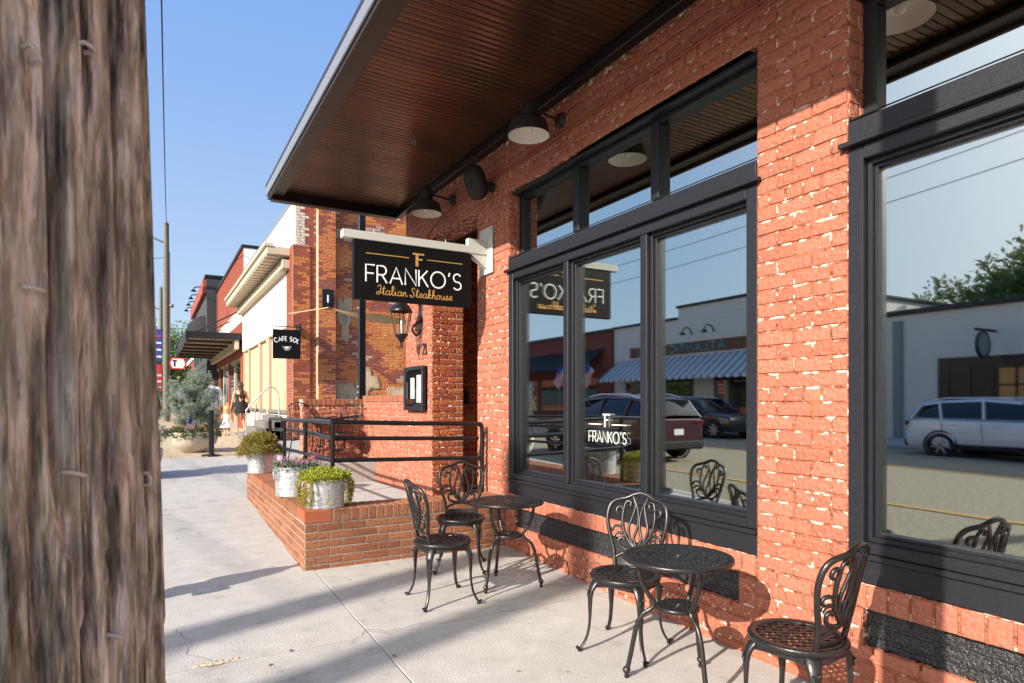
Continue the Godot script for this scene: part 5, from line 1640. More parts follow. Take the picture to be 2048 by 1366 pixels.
	for x in [1.78, 2.5]:
		part("eye_bolt", acc().tube([Vector3(x, 3.015, z), Vector3(x, 3.05, z)], [0.007], 6), M.zinc_edge, g)
	part("panel", bb(Vector3(1.58, 2.395, z - 0.03), Vector3(2.765, 2.935, z + 0.03), 0.003), M.sign_black, g)
	for sd in [1.0, -1.0]:
		var fr := Transform3D(Basis.IDENTITY, Vector3(1.58, 2.395, z + 0.032)) if sd > 0 else Transform3D(Basis(UP, PI), Vector3(2.765, 2.395, z - 0.032))
		var at := func(x, y): return fr * Transform3D(Basis.IDENTITY, Vector3(x, y, 0))
		write_text("FRANKO'S", 0.155, 0.017, 0.2, at.call(0.115, 0.165), M.sign_white, g, false, 0.96)
		write_text("Jtalian Zteakhouse", 0.088, 0.0078, 0.02, at.call(0.22, 0.055), M.sign_gold, g, true, 0.76)
		for q in [[0.115, 0.53], [0.715, 1.085]]:
			part("rule", bx(Vector3((q[0] + q[1]) / 2, 0.425, 0), Vector3(q[1] - q[0], 0.008, 0.004)), M.sign_gold, g, fr)
		var mono := acc()
		mono.box(Vector3(0.61, 0.415, 0), Vector3(0.026, 0.125, 0.004))
		mono.box(Vector3(0.625, 0.47, 0.0005), Vector3(0.115, 0.016, 0.004))
		mono.box(Vector3(0.64, 0.42, 0.0005), Vector3(0.05, 0.015, 0.004))
		part("monogram", mono, M.sign_gold, g, fr)
	# the same name in white on the middle pane
	var wl := thing("window_lettering", "white name and monogram lettering on the middle window pane", "lettering")
	var wf := Transform3D(Basis(Vector3.BACK, UP, Vector3.LEFT), Vector3(FX + 0.068, 1.14, -4.1))
	write_text("FRANKO'S", 0.085, 0.0085, 0.2, wf, M.awning_white, wl, false, 0.46)
	var mg := acc()
	mg.box(Vector3(0.205, 0.17, 0), Vector3(0.014, 0.1, 0.003))
	mg.box(Vector3(0.225, 0.217, 0.0004), Vector3(0.09, 0.012, 0.003))
	mg.box(Vector3(0.226, 0.175, 0.0004), Vector3(0.04, 0.011, 0.003))
	part("monogram", mg, M.awning_white, wl, wf)
	for q in [[0.0, 0.16], [0.29, 0.46]]:
		part("rule", bx(Vector3((q[0] + q[1]) / 2, 0.14, 0), Vector3(q[1] - q[0], 0.006, 0.003)), M.sign_white, wl, wf)
	# lantern beside the entrance
	var l := thing("wall_lantern", "black hexagonal glass lantern on a scrolled bracket beside the entrance", "lantern", Vector3(FX - 0.27, 2.28, -7.55))
	var prof := [[0.075, 0.02], [0.085, 0.03], [0.13, 0.3], [0.14, 0.31]]
	part("cage_base", acc().lathe([Vector2(0, -0.14), Vector2(0.012, -0.13), Vector2(0.018, -0.11), Vector2(0.01, -0.09), Vector2(0.035, -0.06), Vector2(0.05, -0.03), Vector2(0.075, -0.005), Vector2(0.085, 0.015), Vector2(0.08, 0.025), Vector2(0, 0.025)], 12), M.cast_iron, l)
	part("roof", acc().lathe([Vector2(0.145, 0.3), Vector2(0.15, 0.315), Vector2(0.14, 0.33), Vector2(0.12, 0.37), Vector2(0.07, 0.41), Vector2(0.035, 0.43), Vector2(0.025, 0.45), Vector2(0.03, 0.47), Vector2(0.012, 0.49), Vector2(0.018, 0.51), Vector2(0, 0.53)], 6), M.cast_iron, l)
	for k in 6:
		var an := TAU * k / 6
		var a2 := TAU * (k + 1) / 6
		var p0 := Vector3(cos(an), 0, sin(an))
		var p1 := Vector3(cos(a2), 0, sin(a2))
		part("bar", acc().tube([p0 * 0.08 + UP * 0.02, p0 * 0.135 + UP * 0.305], [0.007], 6), M.cast_iron, l)
		var pane := acc()
		pane.quad(p0 * 0.076 + UP * 0.025, p1 * 0.076 + UP * 0.025, p1 * 0.13 + UP * 0.3, p0 * 0.13 + UP * 0.3, (p0 + p1).normalized())
		part("pane", pane, M.glass, l)
	part("candle", acc().tube([Vector3(0, 0.025, 0), Vector3(0, 0.13, 0)], [0.014], 8), M.paper, l)
	part("bulb", acc().lathe([Vector2(0.01, 0.13), Vector2(0.02, 0.15), Vector2(0.015, 0.18), Vector2(0, 0.21)], 10), M.lamp_white, l)
	part("bracket", acc().tube(smooth([Vector3(0.26, 0.1, 0), Vector3(0.2, 0.02, 0), Vector3(0.14, 0.1, 0), Vector3(0.19, 0.16, 0), Vector3(0.25, 0.22, 0), Vector3(0.24, 0.4, 0), Vector3(0.12, 0.5, 0), Vector3(0, 0.5, 0)], 5), [0.016], 8), M.cast_iron, l)
	part("back_plate", bx(Vector3(0.262, 0.3, 0), Vector3(0.018, 0.42, 0.1), 0.006), M.cast_iron, l)
	# menu case
	var m := thing("menu_case", "black framed glass menu case with two pale menus on the salmon wall", "menu case")
	var z0 := -7.34
	var z1 := -8.02
	part("back", bb(Vector3(FX - 0.03, 1.36, z0), Vector3(FX - 0.012, 1.9, z1)), M.sign_black, m)
	part("frame", bb(Vector3(FX - 0.075, 1.35, z0), Vector3(FX - 0.012, 1.395, z1), 0.005), M.dark_frame, m)
	part("frame", bb(Vector3(FX - 0.075, 1.865, z0), Vector3(FX - 0.012, 1.91, z1), 0.005), M.dark_frame, m)
	part("frame", bb(Vector3(FX - 0.075, 1.396, z0), Vector3(FX - 0.012, 1.864, z0 - 0.05), 0.005), M.dark_frame, m)
	part("frame", bb(Vector3(FX - 0.075, 1.396, z1 + 0.05), Vector3(FX - 0.012, 1.864, z1), 0.005), M.dark_frame, m)
	part("menu", bb(Vector3(FX - 0.036, 1.45, -7.44), Vector3(FX - 0.031, 1.8, -7.64)), M.paper, m)
	part("menu", bb(Vector3(FX - 0.036, 1.5, -7.72), Vector3(FX - 0.031, 1.77, -7.86)), M.paper, m)
	part("pane", bb(Vector3(FX - 0.062, 1.397, z0 - 0.052), Vector3(FX - 0.059, 1.863, z1 + 0.052)), M.glass, m)

# ------------------------------------------------------------------ cast bistro sets
func back_point(p: Vector2) -> Vector3:
	# the chair back leans and wraps a little round the sitter
	return Vector3(p.x, p.y, -0.165 - (p.y - 0.45) * 0.24 + p.x * p.x * 1.3)

func back_tube(pts: Array, r0: float, r1: float) -> Acc:
	var out := []
	for p in smooth(pts, 5):
		out.append(back_point(p))
	var rad := []
	for k in out.size():
		rad.append(1.18 * lerpf(r0, r1, float(k) / (out.size() - 1)))
	return acc().tube(out, rad, 8)

func make_chair(label: String) -> Node3D:
	var c := thing("bistro_chair", label, "chair", Vector3.ZERO, 0.0, "cast metal bistro chairs")
	var m: Material = M.cast_iron
	# seat ring and woven lattice
	var seat := part("seat", acc().lathe([Vector2(0.172, 0.428), Vector2(0.176, 0.436), Vector2(0.2, 0.437), Vector2(0.207, 0.428), Vector2(0.205, 0.41), Vector2(0.195, 0.402), Vector2(0.176, 0.406), Vector2(0.172, 0.428)], 40), m, c)
	var lat := acc()
	for d in 2:
		for k in range(-4, 5):
			var off := k * 0.037
			var hl := sqrt(maxf(0.174 * 0.174 - off * off, 0.0))
			if hl < 0.03:
				continue
			# each strap dips under and over its neighbours
			var rows := []
			var n := int(hl * 2 / 0.012) + 2
			for q in n:
				var t := lerpf(-hl, hl, float(q) / (n - 1))
				var y := 0.427 + 0.0035 * cos((t / 0.037 + k + d) * PI)
				var a := Vector3(off - 0.0095, y, t)
				var b := Vector3(off + 0.0095, y, t)
				rows.append([a - UP * 0.004, a, b, b - UP * 0.004])
			for q in rows.size():
				for w in 4:
					rows[q][w] = Basis(UP, (PI / 4 if d == 0 else -PI / 4)) * rows[q][w]
			lat.grid(rows, UP)
	part("lattice", lat, m, seat)
	# cabriole legs
	for k in 4:
		var an := PI / 4 + k * PI / 2
		var dir := Vector3(cos(an), 0, sin(an))
		var pts := []
		for p in smooth([Vector2(0.15, 0.405), Vector2(0.185, 0.39), Vector2(0.213, 0.34), Vector2(0.218, 0.26), Vector2(0.22, 0.17), Vector2(0.236, 0.085), Vector2(0.268, 0.026), Vector2(0.288, 0.015), Vector2(0.296, 0.026)], 4):
			pts.append(dir * p.x + UP * p.y)
		var rad := []
		for q in pts.size():
			var t := float(q) / (pts.size() - 1)
			rad.append(lerpf(0.05, 0.0125, pow(minf(t / 0.5, 1.0), 0.7)) if t < 0.8 else lerpf(0.0125, 0.017, (t - 0.8) / 0.2))
		var leg := part("leg", acc().tube(pts, rad, 12, 0.55, UP.cross(dir)), m, c)
		# scroll relief on the knee
		var rl := acc()
		for q in [-1.0, 1.0]:
			var sc := []
			for w in 9:
				var t := w / 8.0
				var sp := 0.014 * (1.0 - t)
				sc.append(dir * (0.2315 - 0.002 * t) + UP * (0.355 - 0.012 + sin(t * 8.0) * sp - 0.03 * t) + UP.cross(dir) * q * (0.012 + cos(t * 8.0) * sp * 0.7))
			rl.tube(sc, [0.0035], 5)
		rl.tube([dir * 0.229 + UP * 0.335, dir * 0.2265 + UP * 0.25], [0.004, 0.002], 5)
		part("leaf_relief", rl, m, leg)
		part("foot", acc().lathe([Vector2(0, 0.0), Vector2(0.013, 0.0), Vector2(0.013, 0.012), Vector2(0.0, 0.018)], 10, dir * 0.28), M.tyre, leg)
		# apron between the legs
	var ap := []
	for j in 2:
		var row := []
		for k in 41:
			var an := TAU * k / 40
			var drop := 0.016 + 0.02 * pow(absf(cos(2.0 * (an - PI / 4))), 3.0)
			row.append(Vector3(cos(an) * 0.192, 0.405 - drop * j, sin(an) * 0.192))
		ap.append(row)
	part("apron", acc().grid(ap, Vector3.ZERO, Vector3(0, 0.4, 0)), m, c)
	# back: hoop and scrollwork
	var back := part("backrest", back_tube([Vector2(-0.125, 0.425), Vector2(-0.13, 0.47), Vector2(-0.142, 0.54), Vector2(-0.172, 0.63), Vector2(-0.19, 0.72), Vector2(-0.182, 0.79), Vector2(-0.15, 0.825), Vector2(-0.085, 0.842), Vector2(-0.045, 0.862), Vector2(0, 0.872), Vector2(0.045, 0.862), Vector2(0.085, 0.842), Vector2(0.15, 0.825), Vector2(0.182, 0.79), Vector2(0.19, 0.72), Vector2(0.172, 0.63), Vector2(0.142, 0.54), Vector2(0.13, 0.47), Vector2(0.125, 0.425)], 0.0115, 0.0115), m, c)
	var band := []
	for j in 2:
		var row := []
		for k in 13:
			var x := -0.128 + 0.256 * k / 12.0
			row.append(back_point(Vector2(x, 0.438 + 0.032 * j)) - Vector3(0, 0, 0.012 * cos(x * 12.0)))
		band.append(row)
	part("band", acc().grid(band, Vector3(0, 0.3, 1)), m, back)
	for sg in [-1.0, 1.0]:
		var S := func(l):
			var o := []
			for q in range(0, l.size(), 2):
				o.append(Vector2(l[q] * -sg, l[q + 1]))
			return o
		var sw := acc()
		sw.add(back_tube(S.call([0.05, 0.852, 0.03, 0.79, 0.046, 0.72, 0.062, 0.655, 0.045, 0.59, 0.004, 0.535]), 0.0065, 0.009), Transform3D.IDENTITY)
		sw.add(back_tube(S.call([0.05, 0.852, 0.018, 0.785, 0.004, 0.715, 0.012, 0.645, 0.024, 0.6, 0.004, 0.545]), 0.0065, 0.008), Transform3D.IDENTITY)
		sw.add(back_tube(S.call([0.0, 0.53, 0.05, 0.575, 0.088, 0.64, 0.104, 0.715, 0.102, 0.765, 0.118, 0.785, 0.138, 0.778, 0.142, 0.755, 0.13, 0.745]), 0.0095, 0.008), Transform3D.IDENTITY)
		sw.add(back_tube(S.call([0.1, 0.73, 0.098, 0.79, 0.082, 0.82, 0.06, 0.812, 0.062, 0.79]), 0.0075, 0.0085), Transform3D.IDENTITY)
		sw.add(back_tube(S.call([0.075, 0.615, 0.105, 0.66, 0.14, 0.67, 0.158, 0.652, 0.15, 0.638]), 0.007, 0.008), Transform3D.IDENTITY)
		sw.add(back_tube(S.call([0.06, 0.59, 0.1, 0.625, 0.132, 0.625, 0.145, 0.605]), 0.007, 0.008), Transform3D.IDENTITY)
		sw.add(back_tube(S.call([0.0, 0.526, 0.06, 0.53, 0.105, 0.552, 0.115, 0.585, 0.096, 0.6, 0.08, 0.585]), 0.009, 0.008), Transform3D.IDENTITY)
		sw.add(back_tube(S.call([0.0, 0.524, 0.07, 0.512, 0.11, 0.495, 0.128, 0.48]), 0.0085, 0.008), Transform3D.IDENTITY)
		part("scrollwork", sw, m, back)
	return c

func make_table(label: String) -> Node3D:
	var t := thing("bistro_table", label, "table", Vector3.ZERO, 0.0, "round cast metal bistro tables")
	var m: Material = M.cast_iron
	t.set_meta("top", 0.655)
	pierced_disc("tabletop", 0.281, 0.655, 9, t)
	pierced_disc("lower_shelf", 0.112, 0.4, 4, t)
	for k in 3:
		var an := TAU * k / 3
		var dir := Vector3(cos(an), 0, sin(an))
		var pts := []
		for p in smooth([Vector2(0.205, 0.645), Vector2(0.2, 0.59), Vector2(0.182, 0.51), Vector2(0.14, 0.435), Vector2(0.118, 0.405), Vector2(0.132, 0.375), Vector2(0.178, 0.34), Vector2(0.21, 0.27), Vector2(0.234, 0.15), Vector2(0.257, 0.04)], 4):
			pts.append(dir * p.x + UP * p.y)
		var leg := part("leg", acc().tube(pts, [0.0125], 10), m, t)
		part("foot", acc().lathe([Vector2(0.0, 0.0), Vector2(0.011, 0.0), Vector2(0.013, 0.015), Vector2(0.009, 0.022), Vector2(0.019, 0.035), Vector2(0.021, 0.046), Vector2(0.012, 0.06), Vector2(0.0, 0.065)], 12, dir * 0.26), m, leg)
	return t

# cast disc pierced by rings of oval holes
func pierced_disc(called: String, r: float, y: float, rings: int, parent: Node) -> void:
	var a := acc()
	var th := 0.009
	var r0 := 0.022
	for k in rings:
		var ra := lerpf(r0, r - 0.012, float(k) / rings)
		var rb := lerpf(r0, r - 0.012, float(k + 1) / rings)
		var rm := (ra + rb) / 2
		var n := maxi(8, int(TAU * rm / ((rb - ra) * (1.1 if k % 2 else 0.8))))
		for q in n:
			var a0 := TAU * (q + 0.5 * (k % 2)) / n
			var a1 := TAU * (q + 1 + 0.5 * (k % 2)) / n
			var outer := []
			var inner := []
			var am := (a0 + a1) / 2
			var lean := 0.35 if k % 3 == 1 else (-0.35 if k % 3 == 2 else 0.0)
			for w in 8:
				var fx: float = [0.0, 0.5, 1.0, 1.0, 1.0, 0.5, 0.0, 0.0][w]
				var fr: float = [0.0, 0.0, 0.0, 0.5, 1.0, 1.0, 1.0, 0.5][w]
				var an := lerpf(a0, a1, fx)
				var rr := lerpf(ra, rb, fr)
				outer.append(Vector3(cos(an) * rr, 0, sin(an) * rr))
				var ux := cos(TAU * w / 8 - PI * 0.75) * 0.37
				var ur := sin(TAU * w / 8 - PI * 0.75) * 0.4
				an = am + (ux + ur * lean) * (a1 - a0)
				rr = rm + ur * (rb - ra)
				inner.append(Vector3(cos(an) * rr, 0, sin(an) * rr))
			var base := a.v.size()
			for lay_ in 2:
				var yy := y if lay_ == 0 else y - th
				for w in 8:
					a.v.append(outer[w] + UP * yy); a.n.append(UP if lay_ == 0 else Vector3.DOWN)
					a.v.append(inner[w] + UP * yy + (UP * -0.0015 if lay_ == 0 else Vector3.ZERO)); a.n.append(UP if lay_ == 0 else Vector3.DOWN)
			for lay_ in 2:
				for w in 8:
					var w2 := (w + 1) % 8
					var o := base + lay_ * 16
					a.tri(o + w * 2, o + w2 * 2, o + w2 * 2 + 1)
					a.tri(o + w * 2, o + w2 * 2 + 1, o + w * 2 + 1)
			var cc := Vector3.ZERO
			for w in 8:
				cc += inner[w] / 8.0
			for w in 8:
				var w2 := (w + 1) % 8
				var nn: Vector3 = (cc - (inner[w] + inner[w2]) / 2).normalized()
				a.quad(inner[w] + UP * y, inner[w2] + UP * y, inner[w2] + UP * (y - th), inner[w] + UP * (y - th), nn)
	part(called, a, M.cast_iron, parent)
	part("rim", acc().lathe([Vector2(r - 0.014, y - 0.002), Vector2(r - 0.01, y + 0.003), Vector2(r - 0.003, y + 0.002), Vector2(r, y - 0.005), Vector2(r - 0.001, y - 0.016), Vector2(r - 0.006, y - 0.02), Vector2(r - 0.014, y - 0.012)], 64), M.cast_iron, parent)
	part("hub", acc().lathe([Vector2(0.012, y - 0.01), Vector2(0.012, y + 0.003), Vector2(0.02, y + 0.004), Vector2(0.024, y - 0.001), Vector2(0.024, y - 0.01)], 24), M.cast_iron, parent)

func bistro_sets() -> void:
	var face := func(dx, dz): return atan2(dx, dz)
	var c := make_chair("cast metal chair beside the planter wall, its back to the street")
	c.position = Vector3(1.814, gy(4.2) + 0.001, -4.206)
	c.rotation.y = face.call(1.0, 0.05)
	copy_of(c, "bistro_chair", Vector3(2.265, gy(4.87) + 0.001, -4.87), face.call(-0.46, 0.89), "cast metal chair before the brick ramp wall, facing the small table")
	copy_of(c, "bistro_chair", Vector3(2.42, gy(2.91) + 0.001, -2.91), face.call(-0.88, 0.47), "cast metal chair with its back to the three pane window")
	copy_of(c, "bistro_chair", Vector3(2.456, 0.001, -1.79), face.call(-0.15, -0.99), "cast metal chair beside the brick pier, sunlit seat")
	var t := make_table("round cast metal table beside the ramp wall, its shadow on the wall")
	t.position = Vector3(2.389, gy(4.27) + 0.001, -4.274)
	t.rotation.y = -atan2(4.274 - 4.175, 2.146 - 2.389)
	copy_of(t, "bistro_table", Vector3(2.36, 0.001, -2.42), -atan2(-0.18, -0.198), "round cast metal table standing before the brick pier")
	# wire furniture on the upper landing
	var w := thing("wire_chair", "black wire patio chair with curved arms on the upper landing", "chair", Vector3(2.05, 0.551, -9.72), 0.4, "black wire patio chairs")
	var m: Material = M.rail_black
	part("seat", acc().lathe([Vector2(0.0, 0.44), Vector2(0.18, 0.44), Vector2(0.22, 0.43), Vector2(0.22, 0.42)], 20), m, w)
	for sg in [-1.0, 1.0]:
		part("arm", acc().tube(smooth([Vector3(sg * 0.2, 0.0, 0.22), Vector3(sg * 0.24, 0.4, 0.2), Vector3(sg * 0.27, 0.62, 0.18), Vector3(sg * 0.27, 0.66, 0.0), Vector3(sg * 0.22, 0.68, -0.2)], 4), [0.009], 6), m, w)
		part("leg", acc().tube(smooth([Vector3(sg * 0.2, 0.0, -0.28), Vector3(sg * 0.18, 0.42, -0.2), Vector3(sg * 0.17, 0.85, -0.3)], 4), [0.009], 6), m, w)
	part("back_hoop", acc().tube(smooth([Vector3(-0.17, 0.85, -0.3), Vector3(0, 0.9, -0.33), Vector3(0.17, 0.85, -0.3)], 4), [0.009], 6), m, w)
	for k in 5:
		part("back_wire", acc().tube([Vector3(-0.12 + k * 0.06, 0.43, -0.2), Vector3(-0.12 + k * 0.06, 0.88, -0.32)], [0.004], 5), m, w)
	copy_of(w, "wire_chair", Vector3(2.55, 0.551, -9.78), -0.7, "black wire patio chair with curved arms beside the jutting wall")
	var wt := thing("wire_table", "small black wire patio table between the wire chairs", "table", Vector3(2.28, 0.551, -9.95))
	part("top", acc().lathe([Vector2(0.0, 0.66), Vector2(0.28, 0.66), Vector2(0.29, 0.65), Vector2(0.28, 0.64)], 24), m, wt)
	for k in 3:
		var an := TAU * k / 3
		part("leg", acc().tube(smooth([Vector3(cos(an) * 0.24, 0, sin(an) * 0.24), Vector3(cos(an) * 0.08, 0.35, sin(an) * 0.08), Vector3(cos(an) * 0.2, 0.65, sin(an) * 0.2)], 4), [0.009], 6), m, wt)

# ------------------------------------------------------------------ planters
func pail(label: String, at: Vector3, r: float, h: float, turn: float, band: float) -> void:
	var p := thing("metal_pail", label, "pail", at, turn, "galvanised pails on the ramp wall")
	p.scale = Vector3.ONE
	part("body", acc().lathe([Vector2(0.0, 0.004), Vector2(r - 0.012, 0.004), Vector2(r - 0.006, 0.0), Vector2(r, 0.006), Vector2(r - 0.001, 0.018), Vector2(r - 0.004, 0.022), Vector2(r - 0.002, h * 0.45), Vector2(r - 0.002, h * band - 0.01), Vector2(r + 0.003, h * band), Vector2(r - 0.002, h * band + 0.01), Vector2(r, h - 0.012), Vector2(r + 0.006, h - 0.006), Vector2(r + 0.004, h), Vector2(r - 0.004, h - 0.004), Vector2(r - 0.008, h * 0.6)], 48), M.galvanised, p)
	for sg in [-1.0, 1.0]:
		part("handle", acc().tube(smooth([Vector3(sg * (r - 0.004), h * 0.86, -0.012), Vector3(sg * (r + 0.03), h * 0.86, -0.01), Vector3(sg * (r + 0.038), h * 0.75, 0), Vector3(sg * (r + 0.032), h * 0.62, 0.0), Vector3(sg * (r - 0.002), h * 0.58, 0)], 4), [0.008], 8), M.galvanised, p)
		part("handle_plate", bx(Vector3(sg * (r + 0.002), h * 0.72, 0), Vector3(0.006, h * 0.4, 0.05), 0.002), M.galvanised, p)
	part("soil", acc().lathe([Vector2(0.0, h * 0.82), Vector2(r - 0.006, h * 0.8)], 24), M.soil, p)

func planters() -> void:
	var r2 := RandomNumberGenerator.new()
	r2.seed = 77
	var top := 0.556
	var A := Vector3(1.19, top, -8.6)
	var B := Vector3(1.2, top, -6.36)
	var C := Vector3(1.285, top, -5.51)
	pail("tall galvanised pail holding the bronze green heather", A, 0.152, 0.33, 0.5, 0.7)
	pail("plain galvanised pail holding pink flowers", B, 0.186, 0.28, 0.35, 0.75)
	pail("squat galvanised pail with trailing yellow green stonecrop", C, 0.162, 0.245, -0.6, 0.66)
	# heather: many upright sprigs leaning out
	var h := thing("heather_plant", "bushy bronze green heather spilling over the tall pail", "plant", A + UP * 0.29)
	for s in 3:
		var xs := []
		for k in 500:
			var an := r2.randf() * TAU
			var rr := sqrt(r2.randf()) * 0.27
			var tipy := 0.17 * (1.0 - pow(rr / 0.3, 2.0)) + r2.randf_range(-0.05, 0.05) + (-0.06 if rr > 0.2 else 0.0)
			xs.append(turned(Vector3(cos(an) * rr, tipy, sin(an) * rr), r2.randf_range(0.7, 1.3), r2))
		scatter("foliage", leaf_shape(0.045, 0.006, 7, 0.02, 90 + s), [M.leaf_heather, M.leaf_rust, M.leaf_lime_b][s], xs, h)
	var st := acc()
	for k in 90:
		var an := r2.randf() * TAU
		var rr := sqrt(r2.randf()) * 0.26
		st.tube([Vector3(cos(an) * rr * 0.4, -0.04, sin(an) * rr * 0.4), Vector3(cos(an) * rr * 0.8, 0.08, sin(an) * rr * 0.8), Vector3(cos(an) * rr, 0.2 * (1.0 - pow(rr / 0.32, 2.0)) + 0.03, sin(an) * rr)], [0.003, 0.0025, 0.0015], 4)
	part("stem", st, M.leaf_rust, h)
	# pinks
	var f := thing("pink_flowers", "low silvery plant with small pink flowers in the plain pail", "plant", B + UP * 0.25)
	for s in 2:
		var xs := []
		for k in 420:
			var an := r2.randf() * TAU
			var rr := sqrt(r2.randf()) * 0.19
			var side := Vector3(0.1, -0.04, 0.1) if r2.randf() < 0.25 else Vector3.ZERO
			xs.append(turned(Vector3(cos(an) * rr, r2.randf_range(-0.02, 0.07), sin(an) * rr) + side, r2.randf_range(0.7, 1.2), r2))
		scatter("foliage", leaf_shape(0.035, 0.008, 6, 0.02, 95 + s), [M.leaf_green, M.leaf_silver_b][s], xs, f)
	var fl := []
	for k in 34:
		var an := r2.randf() * TAU
		var rr := sqrt(r2.randf()) * 0.21
		fl.append(turned(Vector3(cos(an) * rr + (0.05 if k % 4 == 0 else 0.0), r2.randf_range(0.06, 0.11), sin(an) * rr), r2.randf_range(0.9, 1.3), r2))
	scatter("blossom", leaf_shape(0.016, 0.013, 9, 0.006, 98), M.petal_pink, fl, f)
	# stonecrop
	var s3 := thing("stonecrop_plant", "yellow green stonecrop trailing over the squat pail", "plant", C + UP * 0.22)
	var stem := acc()
	for s in 2:
		var xs := []
		for k in 330:
			var an := r2.randf() * TAU
			var rr := sqrt(r2.randf()) * 0.2
			xs.append(turned(Vector3(cos(an) * rr, 0.03 + 0.05 * (1.0 - rr / 0.2) + r2.randf_range(-0.015, 0.04), sin(an) * rr), r2.randf_range(0.8, 1.3), r2))
		for k in 26:
			# trailing stems over the rim
			var an := r2.randf() * TAU
			if r2.randf() < 0.6:
				an = [0.2, -0.3, 3.0, 2.6][k % 4] + r2.randf_range(-0.5, 0.5)
			var dir := Vector3(cos(an), 0, sin(an))
			var l := r2.randf_range(0.05, 0.2)
			var pts := smooth([dir * 0.12 + UP * 0.03, dir * 0.19 + UP * 0.035, dir * (0.205 + r2.randf() * 0.04) - UP * l * 0.5, dir * (0.19 + r2.randf() * 0.03) - UP * l], 3)
			stem.tube(pts, [0.0025], 4)
			for q in pts.size():
				if q > 2 and r2.randf() < (0.4 if q < pts.size() - 2 else 1.0):
					xs.append(turned(pts[q], r2.randf_range(0.6, 1.0), r2))
		scatter("foliage", leaf_shape(0.02, 0.011, 14, 0.014, 101 + s), [M.leaf_lime, M.leaf_lime_b][s], xs, s3)
	part("stem", stem, M.leaf_rust, s3)
	# concrete bowl with a silver juniper, flowers and a little flag
	bowl("wide pale concrete bowl planter standing by the black bollard", Vector3(0.78, gy(15.5), -15.5), true)
	bowl("guessed concrete bowl planter added unseen by the kerb for its shadow", Vector3(-0.35, gy(11.6), -11.4), false)  # guessed second planter, added out of view to cast a blob of shadow

func bowl(label: String, at: Vector3, main: bool) -> void:
	var r2 := RandomNumberGenerator.new()
	r2.seed = 5 + int(main)
	var b := thing("bowl_planter", label, "planter", at, 0.0, "concrete bowl planters")
	part("bowl", acc().lathe([Vector2(0.0, 0.0), Vector2(0.22, 0.0), Vector2(0.25, 0.03), Vector2(0.36, 0.1), Vector2(0.45, 0.2), Vector2(0.485, 0.32), Vector2(0.49, 0.42), Vector2(0.48, 0.445), Vector2(0.45, 0.44), Vector2(0.44, 0.36)], 48), M.planter_concrete, b)
	part("soil", acc().lathe([Vector2(0.0, 0.4), Vector2(0.445, 0.385)], 24), M.soil, b)
	var j := thing("juniper_bush", "loose silver green juniper bush in the bowl planter" if main else "juniper bush in the added unseen bowl by the kerb, for its shadow", "bush", at + UP * 0.38)
	var tr := acc()
	var tips := []
	for k in 22:
		var an := k * 2.399
		var y := 0.15 + 1.05 * k / 22.0
		var reach := 0.5 * (1.0 - pow(absf(y - 0.45) / 1.1, 1.5)) * r2.randf_range(0.75, 1.15)
		var tip := Vector3(cos(an) * reach, y + 0.15, sin(an) * reach)
		tr.tube(smooth([Vector3(0, y * 0.5, 0), Vector3(cos(an) * reach * 0.4, y * 0.85, sin(an) * reach * 0.4), tip], 3), [0.018, 0.015, 0.012, 0.01, 0.008, 0.006, 0.004], 5)
		for q in 4:
			tips.append(Vector3(0, y * 0.6, 0).lerp(tip, 0.45 + q * 0.19) + Vector3(r2.randfn(), r2.randfn(), r2.randfn()) * 0.05)
	tr.tube([Vector3(0, 0, 0), Vector3(0.02, 0.6, 0), Vector3(0, 1.3, 0)], [0.035, 0.02, 0.006], 8)
	tips.append(Vector3(0, 1.32, 0))
	tips.append(Vector3(0.02, 1.2, 0.02))
	part("trunk", tr, M.bark, j)
	for s in 2:
		var xs := []
		for k in 2400:
			var c: Vector3 = tips[r2.randi() % tips.size()]
			xs.append(turned(c + Vector3(r2.randfn(), r2.randfn(), r2.randfn()) * 0.06, r2.randf_range(0.7, 1.3), r2))
		scatter("foliage", leaf_shape(0.05, 0.007, 9, 0.02, 111 + s), [M.leaf_silver, M.leaf_silver_b][s], xs, j)
	if not main:
		return
	var f := thing("bedding_flowers", "green bedding plants with orange and lilac flowers round the juniper", "flowers", at + UP * 0.4)
	var lf := []
	var po := []
	var li := []
	for k in 420:
		var an := r2.randf() * TAU
		var rr := 0.3 + 0.28 * r2.randf()
		var p := Vector3(cos(an) * rr, r2.randf_range(0.0, 0.13) - (0.06 if rr > 0.48 else 0.0), sin(an) * rr)
		lf.append(turned(p, r2.randf_range(0.8, 1.3), r2))
		if k % 7 == 0:
			po.append(turned(p + UP * 0.05, 1.0, r2))
		elif k % 11 == 0:
			li.append(turned(p + UP * 0.05, 1.0, r2))
	scatter("foliage", leaf_shape(0.05, 0.028, 6, 0.03, 121), M.leaf_green, lf, f)
	scatter("blossom", leaf_shape(0.025, 0.02, 8, 0.01, 122), M.petal_orange, po, f)
	scatter("blossom", leaf_shape(0.022, 0.018, 8, 0.01, 123), M.petal_lilac, li, f)
	var fg := thing("small_flag", "small striped flag stuck among the bowl flowers", "flag", at + Vector3(-0.18, 0.42, 0.4))
	part("staff", acc().tube([Vector3(0, -0.05, 0), Vector3(0.06, 0.36, 0.02)], [0.006], 6), M.tan_trim, fg)
	flag_cloth(fg, Transform3D(Basis(Vector3.RIGHT, -1.2).rotated(UP, 1.9), Vector3(0.06, 0.35, 0.02)), 0.3, 0.2)
	# shrub at the far end of the row
	tree("kerb_shrub", "small green street tree near the far utility pole", Vector3(0.2, gy(40), -40.5), 3.4, 1.3, 700, 33)

